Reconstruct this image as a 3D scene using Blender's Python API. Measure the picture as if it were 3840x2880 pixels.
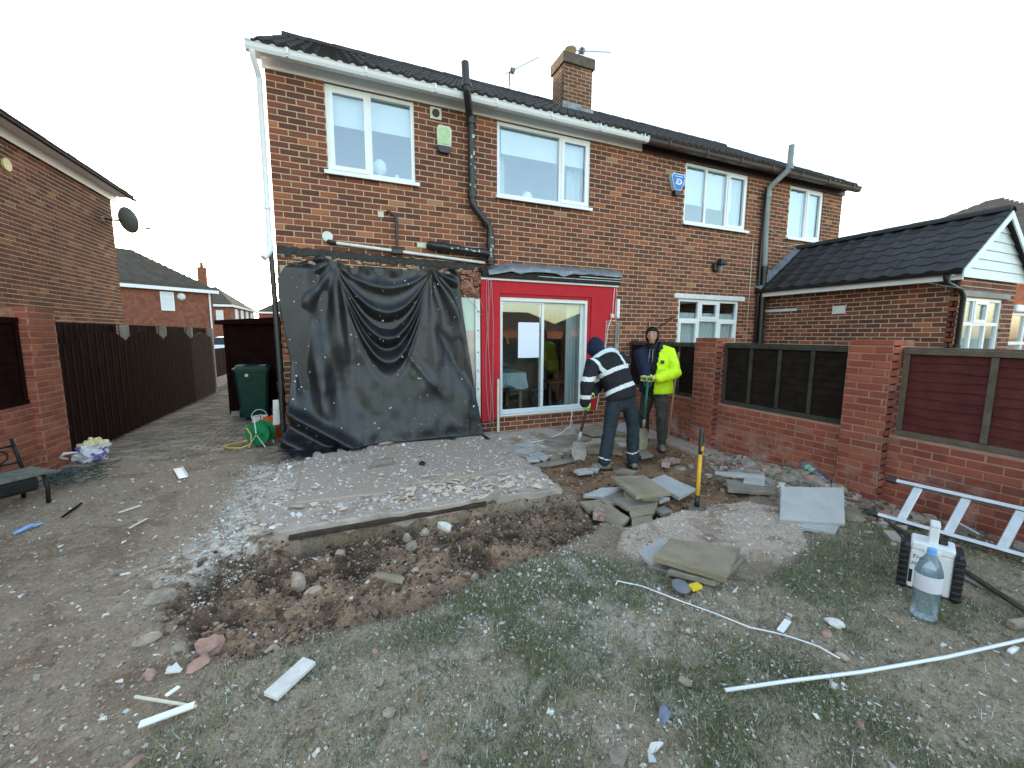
import bpy, bmesh, math, random
import numpy as np
from mathutils import Vector, Matrix, noise

random.seed(7); rng = np.random.default_rng(11)
S = bpy.context.scene
for o in list(bpy.data.objects): bpy.data.objects.remove(o)
R = math.radians
COL = S.collection

# ------------------------------------------------------------------ camera
CAM = Vector((0, -6.4, 1.69))
cd = bpy.data.cameras.new('camera'); co = bpy.data.objects.new('camera', cd); COL.objects.link(co)
yaw, pitch, roll = R(22.6261), R(6.948), R(0.2889)
fw = Vector((math.sin(yaw)*math.cos(pitch), math.cos(yaw)*math.cos(pitch), -math.sin(pitch)))
rt = Vector((math.cos(yaw), -math.sin(yaw), 0)); up = rt.cross(fw)
rt, up = math.cos(roll)*rt+math.sin(roll)*up, -math.sin(roll)*rt+math.cos(roll)*up
co.matrix_world = Matrix(((rt.x, up.x, -fw.x, CAM.x), (rt.y, up.y, -fw.y, CAM.y), (rt.z, up.z, -fw.z, CAM.z), (0, 0, 0, 1)))
cd.sensor_width = 36; cd.lens = 1520.37/3840*36; cd.clip_start = .05; cd.clip_end = 2000
S.camera = co
S.render.resolution_x, S.render.resolution_y = 1024, 768

# ------------------------------------------------------------------ sky, sun, exposure
SUN_EL, SUN_AZ = R(4.0), R(-14)          # azimuth measured from +Y towards +X: low behind the house, a little left
wd = bpy.data.worlds.new('World'); S.world = wd; wd.use_nodes = True
nt = wd.node_tree; bg = nt.nodes['Background']
sk = nt.nodes.new('ShaderNodeTexSky'); sk.sky_type = 'NISHITA'; sk.sun_disc = False
sk.sun_elevation = SUN_EL; sk.sun_rotation = SUN_AZ; sk.altitude = 20
sk.air_density = 1.0; sk.dust_density = 1.2; sk.ozone_density = 1.5
hs_ = nt.nodes.new("ShaderNodeHueSaturation"); hs_.inputs["Saturation"].default_value = .7
nt.links.new(sk.outputs[0], hs_.inputs["Color"]); nt.links.new(hs_.outputs[0], bg.inputs[0]); bg.inputs[1].default_value = .15
sl = bpy.data.lights.new('sun', 'SUN'); sl.energy = .9; sl.angle = R(12); sl.color = (1, .82, .62)
so = bpy.data.objects.new('sun', sl); COL.objects.link(so)
sd = Vector((math.sin(SUN_AZ)*math.cos(SUN_EL), math.cos(SUN_AZ)*math.cos(SUN_EL), math.sin(SUN_EL)))
so.rotation_euler = sd.to_track_quat('Z', 'Y').to_euler(); so.location = (0, 0, 30)
S.view_settings.view_transform = 'Standard'; S.view_settings.look = 'None'
S.view_settings.exposure = 3.3; S.view_settings.gamma = 1; S.view_settings.use_curve_mapping = False

# ------------------------------------------------------------------ helpers
WL = {}
def wloc(o): return WL.get(o.name, Vector((0, 0, 0))) if o else Vector((0, 0, 0))
def thing(name, label, cat, loc=(0, 0, 0), rz=0, group=None):
    o = bpy.data.objects.new(name, None); COL.objects.link(o); o.empty_display_size = .2
    o.location = loc; o.rotation_euler = (0, 0, rz); WL[o.name] = Vector(loc)
    return tag(o, label, cat, group)
def tag(o, label=None, cat=None, group=None, kind=None):
    if label: o['label'] = label
    if cat: o['category'] = cat
    if group: o['group'] = group
    kind = kind or ('thing' if cat else None)
    if kind: o['kind'] = kind
    return o
class MB:
    def __init__(s): s.v = []; s.f = []; s.m = []; s.cur = 0
    def add(s, vs, fs, T=None):
        b = len(s.v)
        s.v += [tuple(T @ Vector(p)) for p in vs] if T else [tuple(p) for p in vs]
        s.f += [tuple(b+i for i in f) for f in fs]; s.m += [s.cur]*len(fs); return s
    def box(s, x0, x1, y0, y1, z0, z1, T=None, ch=0):
        if x1 < x0: x0, x1 = x1, x0
        if y1 < y0: y0, y1 = y1, y0
        if z1 < z0: z0, z1 = z1, z0
        if ch <= 0:
            return s.add([(x, y, z) for z in (z0, z1) for y in (y0, y1) for x in (x0, x1)],
                         [(0, 2, 3, 1), (4, 5, 7, 6), (0, 1, 5, 4), (2, 6, 7, 3), (0, 4, 6, 2), (1, 3, 7, 5)], T)
        c = min(ch, (x1-x0)/2.1, (y1-y0)/2.1, (z1-z0)/2.1)
        def ring(z, i): return [(x0+i, y0, z), (x1-i, y0, z), (x1, y0+i, z), (x1, y1-i, z), (x1-i, y1, z), (x0+i, y1, z), (x0, y1-i, z), (x0, y0+i, z)]
        r0, r1 = ring(z0+c, c), ring(z1-c, c)
        def inner(z): return [(x0+c, y0+c*.4, z), (x1-c, y0+c*.4, z), (x1-c*.4, y0+c, z), (x1-c*.4, y1-c, z), (x1-c, y1-c*.4, z), (x0+c, y1-c*.4, z), (x0+c*.4, y1-c, z), (x0+c*.4, y0+c, z)]
        vs = inner(z0)+r0+r1+inner(z1)
        fs = [tuple(range(7, -1, -1)), tuple(range(24, 32))]
        for k in range(3):
            for i in range(8): j = (i+1) % 8; fs.append((k*8+i, k*8+j, k*8+8+j, k*8+8+i))
        return s.add(vs, fs, T)
    def prism(s, poly, z0, z1, T=None, top=None):
        n = len(poly); tp = top or poly
        vs = [(x, y, z0) for x, y in poly]+[(x, y, z1) for x, y in tp]
        return s.add(vs, [tuple(range(n-1, -1, -1)), tuple(range(n, 2*n))]+[(i, (i+1) % n, n+(i+1) % n, n+i) for i in range(n)], T)
    def tube(s, pts, r, n=8, cap=True, T=None):
        pts = [Vector(p) for p in pts]; k = len(pts)
        rs = r if isinstance(r, (list, tuple)) else [r]*k
        vs = []; fs = []; ref = None
        for i, p in enumerate(pts):
            t = (pts[min(i+1, k-1)]-pts[max(i-1, 0)]).normalized()
            if ref is None: ref = t.orthogonal().normalized()
            a = (ref-t*ref.dot(t))
            a = a.normalized() if a.length > 1e-6 else t.orthogonal().normalized()
            ref = a; b = t.cross(a)
            for j in range(n):
                q = 2*math.pi*j/n; vs.append(p+(a*math.cos(q)+b*math.sin(q))*rs[i])
        for i in range(k-1):
            for j in range(n): jj = (j+1) % n; fs.append((i*n+j, i*n+jj, (i+1)*n+jj, (i+1)*n+j))
        if cap: fs += [tuple(range(n-1, -1, -1)), tuple(range((k-1)*n, k*n))]
        return s.add(vs, fs, T)
    def lathe(s, prof, n=20, T=None, c=(0, 0, 0)):
        vs = []; fs = []; k = len(prof)
        for r, z in prof:
            for j in range(n): q = 2*math.pi*j/n; vs.append((c[0]+r*math.cos(q), c[1]+r*math.sin(q), c[2]+z))
        for i in range(k-1):
            for j in range(n): jj = (j+1) % n; fs.append((i*n+j, i*n+jj, (i+1)*n+jj, (i+1)*n+j))
        fs += [tuple(range(n-1, -1, -1)), tuple(range((k-1)*n, k*n))]
        return s.add(vs, fs, T)
    def loft(s, rings, closed=True, cap=True, T=None):
        n = len(rings[0]); vs = [p for r in rings for p in r]; fs = []
        for i in range(len(rings)-1):
            for j in range(n if closed else n-1): jj = (j+1) % n; fs.append((i*n+j, i*n+jj, (i+1)*n+jj, (i+1)*n+j))
        if cap and closed: fs += [tuple(range(n-1, -1, -1)), tuple(range((len(rings)-1)*n, len(rings)*n))]
        return s.add(vs, fs, T)
    def mesh(s, name, mats, smooth=False):
        me = bpy.data.meshes.new(name); me.from_pydata(s.v, [], s.f)
        for m in (mats if isinstance(mats, (list, tuple)) else [mats]): me.materials.append(m)
        if any(s.m): me.polygons.foreach_set('material_index', s.m)
        if smooth: me.polygons.foreach_set('use_smooth', [True]*len(me.polygons))
        me.update(); return me
    def build(s, name, mats, parent=None, smooth=False, local=False, fix=False):
        if parent and not local:
            L = wloc(parent); s.v = [(x-L.x, y-L.y, z-L.z) for x, y, z in s.v]
        me = s.mesh(name, mats, smooth)
        if fix:
            bm = bmesh.new(); bm.from_mesh(me); bmesh.ops.recalc_face_normals(bm, faces=bm.faces); bm.to_mesh(me); bm.free()
        return link(name, me, parent)
def link(name, me, parent=None, loc=None, rot=None):
    o = bpy.data.objects.new(name, me); COL.objects.link(o)
    if parent: o.parent = parent; WL[o.name] = wloc(parent).copy()
    if loc is not None: o.location = loc
    if rot is not None: o.rotation_euler = rot
    return o
def smooth_by_angle(o, deg=40):
    me = o.data; bm = bmesh.new(); bm.from_mesh(me)
    for f in bm.faces: f.smooth = True
    for e in bm.edges: e.smooth = not (len(e.link_faces) == 2 and e.calc_face_angle(0) > R(deg))
    bm.to_mesh(me); bm.free(); return o
def in_view(p, m=1.06):
    q = Vector(p)-CAM; d = q.dot(fw)
    if d < .2: return None
    k = cd.lens/36
    if abs(q.dot(rt)/d*k) > .5*m or abs(q.dot(up)/d*k) > .375*m: return None
    return d
def TR(loc=(0, 0, 0), rz=0, rx=0, ry=0): return Matrix.Translation(loc) @ Matrix.Rotation(rz, 4, 'Z') @ Matrix.Rotation(ry, 4, 'Y') @ Matrix.Rotation(rx, 4, 'X')

# ------------------------------------------------------------------ materials
class G:
    """tiny node-graph helper"""
    def __init__(s, name):
        s.m = bpy.data.materials.new(name); s.m.use_nodes = True; s.t = s.m.node_tree
        s.b = s.t.nodes['Principled BSDF']; s.out = s.t.nodes['Material Output']
    def n(s, typ, **kw):
        x = s.t.nodes.new('ShaderNode'+typ)
        for k, v in kw.items():
            if k.startswith('i_'): s.put(x.inputs[int(k[2:])], v)
            else: setattr(x, k, v)
        return x
    def put(s, sock, v):
        if hasattr(v, 'is_output') or isinstance(v, bpy.types.NodeSocket): s.t.links.new(v, sock)
        else: sock.default_value = v
    def math(s, op, a, b=0.0, c=None):
        x = s.n('Math', operation=op); s.put(x.inputs[0], a); s.put(x.inputs[1], b)
        if c is not None: s.put(x.inputs[2], c)
        return x.outputs[0]
    def pos(s): return s.n('NewGeometry').outputs['Position']
    def obj(s): return s.n('TexCoord').outputs['Object']
    def noise(s, vec, scale, detail=4, rough=.55):
        x = s.n('TexNoise'); s.put(x.inputs['Vector'], vec); x.inputs['Scale'].default_value = scale
        x.inputs['Detail'].default_value = detail; x.inputs['Roughness'].default_value = rough; return x.outputs[0]
    def ramp(s, fac, stops, interp='LINEAR'):
        x = s.n('ValToRGB'); x.color_ramp.interpolation = interp; e = x.color_ramp.elements
        while len(e) < len(stops): e.new(.5)
        for q, (p, c) in zip(e, stops): q.position = p; q.color = (*c, 1) if len(c) == 3 else c
        s.put(x.inputs[0], fac); return x.outputs[0]
    def mix(s, fac, a, b, mode='MIX'):
        x = s.n('Mix', data_type='RGBA', blend_type=mode); s.put(x.inputs[0], fac)
        for k, v in ((6, a), (7, b)): s.put(x.inputs[k], (*v, 1) if isinstance(v, tuple) and len(v) == 3 else v)
        return x.outputs[2]
    def sep(s, v): return s.n('SeparateXYZ', i_0=v).outputs
    def comb(s, x, y, z):
        c = s.n('CombineXYZ')
        for i, v in enumerate((x, y, z)): s.put(c.inputs[i], v)
        return c.outputs[0]
    def bump(s, h, dist, strength=1):
        x = s.n('Bump'); s.put(x.inputs['Height'], h); x.inputs['Distance'].default_value = dist; x.inputs['Strength'].default_value = strength
        s.t.links.new(x.outputs[0], s.b.inputs['Normal'])
    def fin(s, col=None, rough=.8, metal=0, spec=.3):
        if col is not None: s.put(s.b.inputs['Base Color'], (*col, 1) if isinstance(col, tuple) and len(col) == 3 else col)
        s.put(s.b.inputs['Roughness'], rough); s.b.inputs['Metallic'].default_value = metal
        s.b.inputs['Specular IOR Level'].default_value = spec; return s.m
def mat(name, c, rough=.75, var=.18, scale=6, c2=None, bump=0, bscale=60, metal=0, spec=.3, fine=0):
    g = G(name); P = g.pos()
    lo = tuple(x*(1-var) for x in c); hi = c2 or tuple(min(1, x*(1+var)) for x in c)
    n = g.noise(P, scale, 5, .6)
    col = g.ramp(n, [(.3, lo), (.7, hi)])
    if fine: col = g.mix(g.math('MULTIPLY', g.noise(P, fine, 2), .5), col, tuple(x*.45 for x in c))
    if bump: g.bump(g.noise(P, bscale, 4), bump)
    return g.fin(col, rough, metal, spec)
def brick_mat(name, axis, bw, ch, s0, z0, stops, tint=.3, bloom=0):
    """one colour per brick from its place in the bond, with grain and kiln marks on top"""
    g = G(name); P = g.pos(); x, y, z = g.sep(P)
    s = x if axis == 'x' else y
    row = g.math('FLOOR', g.math('DIVIDE', g.math('SUBTRACT', z, z0), ch))
    off = g.math('MULTIPLY', g.math('MODULO', g.math('ABSOLUTE', row), 2.0), .5)
    cell = g.math('FLOOR', g.math('SUBTRACT', g.math('DIVIDE', g.math('SUBTRACT', s, s0), bw), off))
    wn = g.n('TexWhiteNoise', noise_dimensions='2D'); g.put(wn.inputs['Vector'], g.comb(cell, row, 0.0))
    col = g.ramp(wn.outputs[0], stops)
    grain = g.noise(P, 60, 4, .7)
    col = g.mix(g.math('MULTIPLY', g.math('SUBTRACT', grain, .35), tint*2), col, (.42, .22, .14))
    st = g.noise(P, 1.3, 4, .6)
    col = g.mix(g.ramp(st, [(.45, (0, 0, 0)), (.75, (.45, .45, .45))]), col, (.07, .045, .04))
    if bloom:   # lime bloom staining the lower courses in patches
        f = g.math('MULTIPLY', g.ramp(g.noise(P, 3.5, 5, .65), [(.5, (0, 0, 0)), (.68, (1, 1, 1))]), g.ramp(z, [(.1, (1, 1, 1)), (.55, (0, 0, 0))]))
        col = g.mix(g.math('MULTIPLY', f, bloom), col, (.55, .47, .43))
    g.bump(grain, .004)
    return g.fin(col, .88, 0, .2)
def mortar_mat(name, c, dark=.5):
    g = G(name); P = g.pos()
    col = g.ramp(g.noise(P, 14, 5, .65), [(.3, tuple(v*(1-dark*.5) for v in c)), (.7, c)])
    g.bump(g.noise(P, 220, 3), .004); return g.fin(col, .95, 0, .1)
FACADE = [(0, (.08, .03, .028)), (.35, (.125, .044, .033)), (.65, (.18, .058, .038)), (.88, (.235, .074, .043)), (.96, (.3, .095, .05)), (.985, (.4, .15, .072)), (1, (.32, .2, .11))]
m_mortar = mortar_mat('sand mortar', (.6, .43, .27))
m_mortar_pink = mortar_mat('pinkish mortar', (.42, .25, .19))
m_white = mat('white upvc', (.8, .82, .83), .3, .04, 3, spec=.5)
m_wpaint = mat('weathered white paint', (.68, .7, .69), .5, .12, 9)
m_brown = mat('brown plastic', (.05, .032, .03), .35, .2, 5, spec=.5)
m_tile = mat('concrete roof tile', (.052, .047, .045), .85, .45, 3, bump=.006, bscale=90, fine=40)
m_tile2 = mat('black concrete tile', (.03, .029, .03), .6, .3, 3, bump=.004, bscale=90)
m_tilefar = mat('far roof tiles', (.07, .057, .042), .85, .3, 2)
m_lead = mat('lead', (.2, .22, .25), .45, .3, 9, metal=.35, bump=.01, bscale=9)
m_black = mat('black plastic', (.016, .017, .018), .38, .3, 6, spec=.5)
m_blackpaint = mat('black pipe paint', (.013, .014, .015), .35, .3, 20, bump=.004, bscale=40, spec=.5)
m_greypipe = mat('grey plastic pipe', (.24, .27, .26), .5, .15, 5)
m_conc = mat('concrete', (.36, .33, .29), .92, .25, 4, bump=.006, bscale=80, fine=90)
m_wall_in = mat('interior paint', (.5, .47, .42), .9, .05, 3)
m_dark_in = mat('dark interior', (.06, .055, .05), .9, .1, 3)
m_floor_in = mat('interior floor', (.1, .085, .07), .5, .2, 5)
def glass_mat(name, base=.16, tint=(.9, .94, .94)):
    g = G(name); t = g.t; tr = g.n('BsdfTransparent'); tr.inputs[0].default_value = (*tint, 1)
    gl = g.n('BsdfGlossy'); gl.inputs['Roughness'].default_value = .015; gl.inputs[0].default_value = (.82, .92, 1, 1)
    fr = g.n('Fresnel'); bf_ = g.n('NewGeometry').outputs['Backfacing']; g.put(fr.inputs[0], g.math('SUBTRACT', 1.5, g.math('MULTIPLY', bf_, .8333)))
    mx = g.n('MixShader'); g.put(mx.inputs[0], g.math('ADD', g.math('MULTIPLY', fr.outputs[0], 1.1), base*.55))
    t.links.new(tr.outputs[0], mx.inputs[1]); t.links.new(gl.outputs[0], mx.inputs[2]); t.links.new(mx.outputs[0], g.out.inputs[0])
    return g.m
m_glass = glass_mat('window glass', .15)
m_glass_low = glass_mat('patio glass', .1)

# ------------------------------------------------------------------ walls of bricks
def clip_courses(W, H, ops, bw, ch, joint, start, shift=0):
    """brick rectangles (s0,s1,t0,t1) of a running bond, cut round the openings"""
    out = []; k = 0
    while k*ch < H-.02:
        t0, t1 = k*ch+joint/2, min((k+1)*ch-joint/2, H)
        cuts = []
        for a, b, c, d in ops:
            ov = min(t1, d)-max(t0, c)
            if ov > .3*(t1-t0): cuts.append((a, b))
        s = start-bw+(.5*bw if (k+shift) % 2 else 0)
        while s < W:
            iv = [(max(s+joint/2, 0), min(s+bw-joint/2, W))]
            for a, b in cuts:
                nx = []
                for p, q in iv:
                    if q <= a or p >= b: nx.append((p, q))
                    else:
                        if p < a: nx.append((p, a))
                        if q > b: nx.append((b, q))
                iv = nx
            out += [(p, q, t0, t1) for p, q in iv if q-p > .03]
            s += bw
        k += 1
    return out
def brick_shape(mb, s0, s1, t0, t1, pr=.006, back=.012, c=.005):
    f = [(s0, back, t0), (s1, back, t0), (s1, back, t1), (s0, back, t1)]
    g_ = [(s0, -pr+c, t0), (s1, -pr+c, t0), (s1, -pr+c, t1), (s0, -pr+c, t1)]
    h = [(s0+c, -pr, t0+c), (s1-c, -pr, t0+c), (s1-c, -pr, t1-c), (s0+c, -pr, t1-c)]
    mb.add(f+g_+h, [(8, 9, 10, 11)]+[(a+i, a+(i+1) % 4, a+4+(i+1) % 4, a+4+i) for a in (0, 4) for i in range(4)])
def brick_wall(root, O, d, W, H, ops, bm_, mm, bw=.2275, ch=.08, joint=.014, th=.1, start=0, indiv=300, name='wall', nm=('brick', 'brickwork'), skip=None, shift=0, jit=.0015):
    O = Vector(O); d = Vector((*d, 0)).normalized(); nrm = Vector((d.y, -d.x, 0)); ang = math.atan2(d.y, d.x)
    # mortar body with openings
    ss = sorted({0, W, *[min(max(a, 0), W) for o in ops for a in o[:2]]}); ts = sorted({0, H, *[min(max(a, 0), H) for o in ops for a in o[2:]]})
    full = [[not any(o[0] <= (ss[i]+ss[i+1])/2 <= o[1] and o[2] <= (ts[j]+ts[j+1])/2 <= o[3] for o in ops) for j in range(len(ts)-1)] for i in range(len(ss)-1)]
    mb = MB()
    for i in range(len(ss)-1):
        for j in range(len(ts)-1):
            if not full[i][j]: continue
            a, b, c, e = ss[i], ss[i+1], ts[j], ts[j+1]
            mb.add([(a, 0, c), (b, 0, c), (b, 0, e), (a, 0, e)], [(0, 1, 2, 3)]); mb.add([(a, th, c), (b, th, c), (b, th, e), (a, th, e)], [(3, 2, 1, 0)])
            g_ = lambda x, y: 0 <= x < len(ss)-1 and 0 <= y < len(ts)-1 and full[x][y]
            if not g_(i-1, j): mb.add([(a, 0, c), (a, 0, e), (a, th, e), (a, th, c)], [(0, 1, 2, 3)])
            if not g_(i+1, j): mb.add([(b, 0, c), (b, th, c), (b, th, e), (b, 0, e)], [(0, 1, 2, 3)])
            if not g_(i, j-1): mb.add([(a, 0, c), (a, th, c), (b, th, c), (b, 0, c)], [(0, 1, 2, 3)])
            if not g_(i, j+1): mb.add([(a, 0, e), (b, 0, e), (b, th, e), (a, th, e)], [(0, 1, 2, 3)])
    w = link(name, mb.mesh(name, mm), root, O-wloc(root), (0, 0, ang))
    rects = clip_courses(W, H, ops, bw, ch, joint, start, shift)
    if skip: rects = [r for r in rects if not skip(*r)]
    scored = []
    for r in rects:
        p = O+d*((r[0]+r[1])/2)+Vector((0, 0, (r[2]+r[3])/2)); dv = in_view(p)
        scored.append((dv if dv else 1e3+(p-CAM).length, r))
    scored.sort(key=lambda q: q[0])
    near = [r for q, r in scored[:indiv] if q < 1e3]; rest = [r for q, r in scored[len(near):]]
    L = bw-joint; Hh = ch-joint; cache = {}
    for r in near:
        key = (round(r[1]-r[0], 3), round(r[3]-r[2], 3))
        if key not in cache:
            b = MB(); brick_shape(b, -key[0]/2, key[0]/2, -key[1]/2, key[1]/2); cache[key] = b.mesh(nm[0], bm_)
        link(nm[0], cache[key], w, ((r[0]+r[1])/2, random.uniform(-jit, jit)*1.2, (r[2]+r[3])/2))
    if rest:
        b = MB()
        for r in rest: brick_shape(b, *r)
        tag(link(nm[1], b.mesh(nm[1], bm_), w), kind='stuff')
    return w
# ------------------------------------------------------------------ roofs
def tile_mesh(w, L, mat_, kind='roman', t=.016):
    """one interlocking tile, local x across, y up the slope, z off the roof"""
    if kind == 'roman':
        pf = [(0, 0), (.12, 0), (.18, .6), (.25, 1), (.32, .6), (.38, 0), (.62, 0), (.68, .6), (.75, 1), (.82, .6), (.88, 0), (1, 0)]
    else: pf = [(0, .25), (.1, 0), (.3, 0), (.5, .12), (.68, .75), (.8, 1), (.92, .75), (1, .3)]
    h = .032; n = len(pf)
    vs = [(p*w, y, q*h+t+(.0 if y else .012)) for y in (0, L) for p, q in pf]+[(p*w, 0, q*h*.7) for p, q in pf]
    fs = [(i, i+1, n+i+1, n+i) for i in range(n-1)]+[(2*n+i, 2*n+i+1, i+1, i) for i in range(n-1)]
    m = MB(); m.add(vs, fs); return m.mesh('tile', mat_)
def tiles(roof, O, d, u, W, L, w, gauge, mat_, indiv=300, kind='roman', jit=.004, cutter=None):
    """cover a slope with tiles: O lower left, d along the eave, u up the slope (unit)"""
    O, d, u = Vector(O), Vector(d).normalized(), Vector(u).normalized(); nz = d.cross(u)
    B = Matrix((d, u, nz)).transposed(); rot = B.to_euler(); me = tile_mesh(w, gauge*1.22, mat_, kind)
    sp = []; c = int(round(W/w)); r = int(math.ceil(L/gauge))
    for j in range(r):
        for i in range(c):
            if cutter and not cutter((i+.5)*w, j*gauge): continue
            p = O+d*(i*w)+u*(j*gauge)+nz*(random.uniform(-jit, jit)); q = in_view(p+u*.1); sp.append((q or 1e3, p))
    sp.sort(key=lambda k: k[0]); b = MB(); base = wloc(roof); k = 0
    vs = [v.co.copy() for v in me.vertices]; fs = [tuple(f.vertices) for f in me.polygons]
    for q, p in sp:
        if k < indiv and q < 1e3: link('tile', me, roof, p-base, rot); k += 1
        else: b.add([B @ v+p-base for v in vs], fs)
    if b.v: tag(link('tile_field', b.mesh('tile_field', mat_), roof), kind='stuff')

def window(root, x0, x1, z0, z1, lays, y=.02, fw_=.05, sill=.05, gm=None, fm=None, depth=.06, sash=()):
    """frame with panes; lays: list of pane rectangles in window fractions; sash: indexes that get an opening sash"""
    gm = gm or m_glass; fm = fm or m_white; b = MB(); W, H = x1-x0, z1-z0
    xs = sorted({0, 1, *[a for l in lays for a in l[:2]]}); g_ = .055
    rects = [(x0+a*W, x0+b_*W, z0+c*H, z0+d*H) for a, b_, c, d in lays]
    # bars: frame = window rect minus pane holes, as butted boxes on a grid
    holes = [(a+(fw_ if l[0] <= 0 else g_/2), b_-(fw_ if l[1] >= 1 else g_/2), c+(fw_ if l[2] <= 0 else g_/2), d-(fw_ if l[3] >= 1 else g_/2)) for (a, b_, c, d), l in zip(rects, lays)]
    gx = sorted({x0, x1, *[v for h in holes for v in h[:2]]}); gz = sorted({z0, z1, *[v for h in holes for v in h[2:]]})
    for j in range(len(gz)-1):
        run = None
        for i in range(len(gx)-1):
            cx, cz = (gx[i]+gx[i+1])/2, (gz[j]+gz[j+1])/2
            solid = not any(h[0] < cx < h[1] and h[2] < cz < h[3] for h in holes)
            if solid: run = (run[0], gx[i+1]) if run else (gx[i], gx[i+1])
            if run and (not solid or i == len(gx)-2): b.box(run[0], run[1], y, y+depth, gz[j], gz[j+1]); run = None
    f = b.build('window', fm, root)
    for k, h in enumerate(holes):
        a, b_, c, d = h
        if k in sash:
            s = MB(); t = .045
            s.box(a-.012, b_+.012, y-.012, y+.03, c-.012, c+t); s.box(a-.012, b_+.012, y-.012, y+.03, d-t, d+.012)
            s.box(a-.012, a+t, y-.0125, y+.03, c+t, d-t); s.box(b_-t, b_+.012, y-.0125, y+.03, c+t, d-t)
            s.build('sash', fm, f); a, b_, c, d = a+t, b_-t, c+t, d-t
        p = MB(); p.box(a-.004, b_+.004, y+.022, y+.03, c-.004, d+.004); p.build('pane', gm, f)
    if sill:
        s = MB(); s.box(x0-sill, x1+sill, y-.09, y-.001, z0-.035, z0-.002); s.box(x0-sill, x1+sill, y-.09, y-.075, z0-.05, z0-.035)
        s.build('sill', fm, f)
    return f
def curtain(root, x0, x1, y, z0, z1, mat_, name='curtain', n=9, amp=.025):
    b = MB(); k = n*8
    xs = [x0+(x1-x0)*i/k for i in range(k+1)]
    rings = []
    for z in (z0, z0*.6+z1*.4, z1):
        rings.append([(x, y+amp*math.sin(i*2*math.pi/8+math.sin(x*9)*.5)*(1 if z < z1 else .6), z) for i, x in enumerate(xs)])
    b.loft(rings, closed=False); b.loft([[(p[0], p[1]+.004, p[2]) for p in r[::-1]] for r in rings], closed=False)
    return b.build(name, mat_, root, smooth=True)
def gutter(root, x0, x1, y, z, mat_, fm, brackets=True):
    """ogee gutter hung along the eave, plus frieze board and soffit"""
    b = MB(); pf = [(.1, 0), (.1, .1), (.085, .1), (.085, .012), (.03, .012), (.02, .05), (.005, .075), (.005, .1), (-.012, .1), (-.012, .085), (.0, .07), (.012, .03), (.03, 0)]
    b.loft([[(x, y+p, z+q) for p, q in pf] for x in (x0, x1)])
    g_ = b.build('gutter', mat_, root, fix=True)
    if brackets:
        x = x0+.45
        while x < x1:
            c = MB(); c.box(x-.012, x+.012, y-.016, y+.1, z-.006, z+.004); c.box(x-.012, x+.012, y-.018, y-.012, z+.03, z+.108); c.build('gutter_bracket', mat_, g_); x += .92
    return g_
STK = lambda a: [tuple(x) for x in a]
m_fac = brick_mat('facade brick', 'x', .2275, .08, -.77, -.05, FACADE)
m_blind = mat('roller blind', (.72, .74, .74), .8, .04, 4)
m_curt = mat('pale curtain', (.55, .6, .6), .85, .06, 4)
m_net = mat('net curtain', (.66, .72, .72), .9, .1, 30)

def shell(root, x0, x1, yb, ztop, zf=2.62):
    """side, rear and inner walls, floors and ceiling behind the facade"""
    b = MB(); b.box(x0, x0+.1, .101, yb, -.05, ztop); b.box(x1-.1, x1, .101, yb, -.05, ztop); b.box(x0+.1, x1-.1, yb-.1, yb, -.05, ztop)
    b.build('side_walls', m_brickplain, root)
    b = MB(); b.box(x0+.1, x1-.1, .101, yb-.1, .1, .2); b.build('ground_floor', m_floor_in, root)
    b = MB(); b.box(x0+.1, x1-.1, .101, yb-.1, zf-.1, zf+.1); b.box(x0+.1, x1-.1, .101, yb-.1, ztop-.12, ztop-.02)
    b.box(x0+.1, x1-.1, 3.4, 3.5, .2, zf-.1); b.box(x0+.1, x1-.1, 3.4, 3.5, zf+.1, ztop-.12); b.build('inner_walls', m_wall_in, root)
m_brickplain = mat('plain brick', (.15, .065, .048), .9, .3, 5)
SL = math.tan(R(31.8)); SLA = R(31.8)
def house_roof(root, x0, x1, yr, n_ind, chim=None):
    b = MB(); z0 = 5.2
    for a, e in ((x0, x1),):
        zr = z0+(yr+.25)*SL
        b.add([(a, -.25, z0-.03), (e, -.25, z0-.03), (e, yr, zr-.03), (a, yr, zr-.03), (e, 2*yr+.25, z0-.03), (a, 2*yr+.25, z0-.03),
               (a, -.25, z0-.06), (e, -.25, z0-.06), (e, yr, zr-.1), (a, yr, zr-.1), (e, 2*yr+.25, z0-.06), (a, 2*yr+.25, z0-.06)],
              [(0, 1, 2, 3), (3, 2, 4, 5), (9, 8, 7, 6), (11, 10, 8, 9), (0, 6, 7, 1), (4, 10, 11, 5), (0, 3, 9, 6), (3, 5, 11, 9), (1, 7, 8, 2), (2, 8, 10, 4)])
    rf = b.build('roof', m_tile, root)
    L = (yr+.25)/math.cos(SLA)
    tiles(rf, (x0, -.3, z0-.035), (1, 0, 0), (0, math.cos(SLA), math.sin(SLA)), x1-x0, L, .3033, .31, m_tile, n_ind)
    zr = z0+(yr+.25)*SL; k = int((x1-x0)/.45)
    for i in range(k):
        a = x0+(x1-x0)*i/k; e = x0+(x1-x0)*(i+1)/k; r = MB()
        r.loft([[(x, yr+.13*math.cos(q)*s, zr-.03+.13*math.sin(q)*s+random.uniform(-.004, .004)) for q in [math.pi*t/8 for t in range(9)]]+[(x, yr+(.13-.02)*math.cos(q)*s, zr-.04+(.11)*math.sin(q)*s) for q in [math.pi*t/8 for t in range(8, -1, -1)]] for x, s in ((a, 1), (e+.02, .94))])
        r.build('ridge_tile', m_tile, rf)
    return rf

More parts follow.
